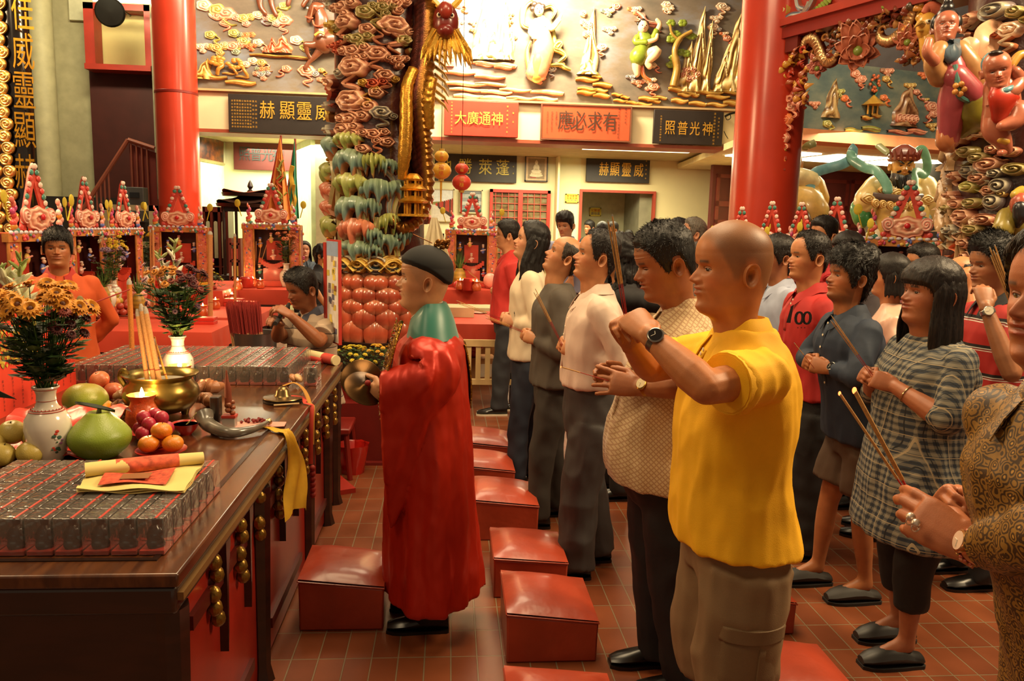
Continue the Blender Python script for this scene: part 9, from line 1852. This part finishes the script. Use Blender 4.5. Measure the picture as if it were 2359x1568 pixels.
q=MB();sd,S,E,W=F['J'][0];d=(W-E).normalized();c=W-d*.05;q.tube([c+(d.orthogonal().normalized()*cos(a)+d.cross(d.orthogonal().normalized())*sin(a))*.034 for a in[2*PI*k/24 for k in range(25)]],.002,6);q.build('bangle',mat('c8a878',.2,.9),F['root'],F['base'])
incense(A(1993,842,Y-.03),A(1914,732,Y-.03)-A(1993,842,Y-.03),3,'joss sticks held upright by the woman in the checked tunic',L=.235)
Y=3.5;F=person('man in a red striped polo shirt wiping his face with a raised hand',(2292,548),Y,skin='9a6440',hair=('short','120e0c',.034,.014,'spiky'),head=dict(pitch=-6),arms=((1,A(2330,860,Y-.36),A(2270,705,Y-.24),dict(D=A(2262,640,Y-.17)-A(2270,705,Y-.24),N=(.3,1,0),curl=[(40,45,30)]*4)),(-1,A(2330,860,Y+.26),A(2230,830,Y+.1),dict(D=V((-1,-.2,.1)),N=(0,-1,0)))),shirt=dict(mat=STRP,sleeve=.75,colmat=clo('16161a')),legs=TRD)
wristwatch(F,0,'f0e8d0','b0b0a8',.9);incense(A(2350,745,Y-.45),V((-.45,.1,1)),5,'thick bunch of joss sticks in front of the man with the raised hand',L=.34,r=.0028)
YB=1.22;F=person('woman in a brown and gold brocade jacket with jewelled watch at the right edge',(2500,512),YB,skin='b06a44',hair=('side','17110d',.02,.016),head=dict(lips=1.3,wide=1.05),face=184,base=(1.25,YB),fat=1.08,belly=.0,sw=.84,vox=.0034,arms=((1,A(2420,1240,YB-.10),A(2235,1262,YB+.10),dict(D=A(2100,1175,YB+.18)-A(2235,1262,YB+.10),N=(.0,1,-.1),curl=[(22,30,18),(30,36,22),(38,42,26),(44,46,28)],k=1.14,thumb=.9)),(-1,A(2420,1180,YB+.46),A(2200,1150,YB+.38),dict(D=A(2085,1145,YB+.26)-A(2200,1150,YB+.38),N=(0,-1,-.2),curl=[(50,55,35)]*4,k=.95,thumb=.9))),shirt=dict(mat=BROC,hem=.50,sleeve=1.72,ease=.02,flare=.055,wr=.008,name='jacket'),legs=TRD)
q=MB().col('c8a070');sd,S,E,W=F['J'][0];d=(W-E).normalized();u=d.orthogonal().normalized();v_=d.cross(u);c=W-d*.012;rd=random.Random(5)
for k in range(40):a=2*PI*k/40;q.col(rd.choice(['d8b090','c87a6a','e8dcc8','a8844c']));q.ell(c+(u*cos(a)+v_*sin(a))*.031+d*.005*(k%2),.0042,7,5)
q.build('jewelled_bracelet',GILT,F['root'],F['base']);wristwatch(F,0,'d8b8a0','c89a6a',.9)
for p in(A(2110,1205,YB+.13),A(2098,1190,YB+.15)):q=MB().col('d8c8b8');q.ell(p,(.009,.009,.009),10,7);q.tube([p+V((.008*cos(a),0,.008*sin(a)-.008))for a in[2*PI*k/16 for k in range(17)]],.0016,5);q.build('ring',GILT,F['root'],F['base'])
pz=A(2095,1135,YB+.26);incense(pz,A(1958,878,YB+.30)-pz,1,'thick lit joss stick held by the woman in brocade, right one',True,L=.235,r=.0046,red=.03);incense(pz+V((-.002,.01,.0)),A(1935,897,YB+.32)-pz,1,'thinner lit joss stick held by the woman in brocade, left one',True,L=.235,r=.0030,red=.03)
def bg(label,top,Y,**k):k.setdefault('lod',.6);k.setdefault('legs',TRD);k.setdefault('arms',down(Y,top[0]+20,top[1]+.50*1807/Y*1.0));k.setdefault('skin','b8794e');k.setdefault('hair',('low',BK,.024,.012));return person(label,top,Y,**k)
F=bg('grey haired man with glasses looking up behind the bald man',(1602,508),7.0,hair=('short','6a6258',.024,.012),head=dict(pitch=14,old=1),skin='b88060',shirt=dict(mat=clo('6a625a'),sleeve=1.8));eyeglasses(F)
bg('person whose black hair shows above the grey haired man',(1566,506),7.7,shirt=dict(mat=clo('3a3a40'),sleeve=1.8));bg('woman with a brown bob between the lattice shirt and the bald man',(1612,562),5.3,hair=('side','2c1c14',.02,.016),head=dict(long=(75,285,-.04)),shirt=dict(mat=clo('5a4a40'),sleeve=1.8))
Y=4.75;bg('woman in black with a thick mane of hair behind the man in white',(1432,545),Y,hair=('side','100c0b',.03,.03,'wavy'),head=dict(long=(70,290,-.2),curl=1),arms=duo(Y,(1530,700),(1485,640),(1450,636)),shirt=dict(mat=clo('131114'),sleeve=1.7));incense(A(1462,655,Y),A(1500,688,Y)-A(1462,655,Y),3,'joss sticks slanting down from the hands of the woman in black',L=.16)
bg('man in a red shirt with short black hair near the guardian statue',(1900,504),6.0,head=dict(yaw=20),hair=('short',BK,.028,.012),shirt=dict(mat=clo('b8242a'),sleeve=.7));bg('person with a blunt black bowl haircut behind the red shirts',(1958,536),5.3,hair=('bangs',BK,.018,.018),head=dict(long=(80,280,.02)),shirt=dict(mat=clo('26262e'),sleeve=1.8))
bg('person with wavy black hair close behind the bearded man',(1990,568),4.6,hair=('low',BK,.032,.02,'wavy'),shirt=dict(mat=clo('2a2024'),sleeve=1.8));bg('stocky man with short black hair looking left in the right background',(2130,566),4.8,hair=('short',BK,.024,.012),head=dict(wide=1.1),shirt=dict(mat=clo('8a4a4a'),sleeve=1.8))
Y=4.1;bg('woman with shoulder length black hair in a pink satin blouse',(2058,588),Y,face=150,hair=('side',BK,.02,.018),head=dict(long=(80,280,-.02)),shirt=dict(mat=mat('c8a08a',.4),sleeve=.8,collar=0));Y=4.15;F=bg('balding man with glasses holding a phone to his face at the right',(2222,590),Y,hair=('ring',BK,.01,.01),arms=((1,A(2250,760,Y-.3),A(2235,665,Y-.2),dict(D=V((0,.1,1)),N=(0,1,0))),(-1,A(2250,760,Y+.3),A(2235,680,Y+.1),dict(D=V((0,0,1)),N=(0,-1,0)))),shirt=dict(mat=clo('6a5a54'),sleeve=.7));eyeglasses(F)
bg('young man in a light blue shirt standing before the cream wall',(1303,491),9.05,face=236,skin='c08a64',hair=('low','1c1512',.034,.014,'quiff'),head=dict(pitch=-12),shirt=dict(mat=clo('8a8ea8'),sleeve=1.8));bg('man in dark clothes standing in the doorway',(1359,509),15.2,face=215,shirt=dict(mat=clo('2a2e2e'),sleeve=1.8))
bg('woman with a dark bob in the doorway beside the man in dark clothes',(1388,512),13.0,face=250,hair=('bangs','1c1410',.02,.02),shirt=dict(mat=clo('2a2628'),sleeve=1.8));bg('person with black hair partly behind the raised joss sticks',(1412,512),14.0,face=200,shirt=dict(mat=clo('1c1c20'),sleeve=1.8));bg('small woman in black with long hair in the far passage',(1449,531),14.5,face=262,hair=('side',BK,.02,.02),head=dict(long=(80,280,-.1)),shirt=dict(mat=clo('1a1a1c'),sleeve=1.8))
bg('woman with long black hair in a dark top left of the carved column',(702,557),10.5,face=285,hair=('side',BK,.02,.02),head=dict(long=(75,285,-.12)),skin='c89474',shirt=dict(mat=clo('3a4654'),sleeve=.7));Y=8.8;bg('woman in black and red leaning behind the musician',(742,566),Y,face=350,hair=('low',BK,.035,.03,'wavy'),skin='c08458',arms=((1,A(762,690,Y+.2),A(775,720,Y),None),(-1,A(725,665,Y-.25),A(750,705,Y-.25),None)),shirt=dict(mat=clo('1c1a1e'),sleeve=.6))
Y=4.98;f_,l_=frame_of(-62);c0=A(145,748,Y);F=person('young man in an orange polo shirt with hands behind his back at the left',(132,528),Y,face=-66,skin='a86a42',hair=('low','14100e',.022,.012),head=dict(brow=1.2,yaw=-4),sw=1.05,arms=[(sd,c0+l_*(sd*.27)-f_*.06+V((0,0,.02)),c0+l_*(sd*.10)-f_*.19-V((0,0,.20)),None)for sd in(1,-1)],shirt=dict(mat=clo('c8501a'),hem=.80,sleeve=1.9,colmat=clo('a82418'),placket=(clo('a82418'),2,1.12),ease=.02),legs=dict(mat=clo('16181c')))
q=MB();p=F['sp'](1.17)+f_*.165+l_*.09;q.ell(p,(.02,.02,.028),12,8,Q=Matrix.Rotation(R(-66),3,'Z')@Matrix.Scale(.3,3,V((1,0,0))));q.build('badge',mat('8a7a4a',.6),F['root'],F['base'])
Y=5.1;f_,l_=frame_of(222);F=person('seated man in a striped grey polo shirt playing a small wind pipe',(692,620),Y,face=222,sit=1,skin='8e5636',hair=('short','17120f',.022,.012),head=dict(pitch=-16,eyes=.4,wide=1.05),fat=1.05,base=(at(705,640,Y).x+.05,Y+.05),arms=((1,A(735,785,Y-.26),A(672,728,Y-.34),dict(D=V((-.75,.0,.5)),N=(-.2,.3,-.6),curl=[(40,40,25)]*4)),(-1,A(640,775,Y-.02),A(643,748,Y-.24),dict(D=V((-.1,-.6,.5)),N=(0,.3,-1),curl=[(40,40,25)]*4))),shirt=dict(mat=MSTR,sleeve=.75,colmat=clo('3a3a48'),hem=.5,wide=1.4),legs=TRD)
m0=F['T'](V((.105,0,.058)),True);m1=A(634,745,Y-.42);q=MB().col('1c1614');d=(m1-m0).normalized();q.tube([m0,m0+d*.03,m0+d*.04,m1],[.004,.008,.011,.014],10);e=q.build('pipe',MATTE,None,m0,label='short black wind pipe at the lips of the seated musician',cat='musical instrument');q=MB().col('c8602c');q.tube([m0+d*.025,m0+d*.035],.013,10);q.build('reed_ring',PAINT,e,m0)
e=empty('plastic_stool',(F['base'].x+.06,F['base'].y+.06,0),'stool under the seated musician','stool');o=e.location.copy();hz=F['sh']-.62-.12;q=MB();q.box(o+V((0,0,hz)),(.34,.34,.04));q.build('seat',mat('7a1c14',.4),e,o,bevel=.01)
for sx in(-1,1):
 for sy in(-1,1):q=MB();q.tube([o+V((sx*.17,sy*.17,0)),o+V((sx*.14,sy*.14,hz))],.018,8);q.build('leg',mat('7a1c14',.4),e,o)
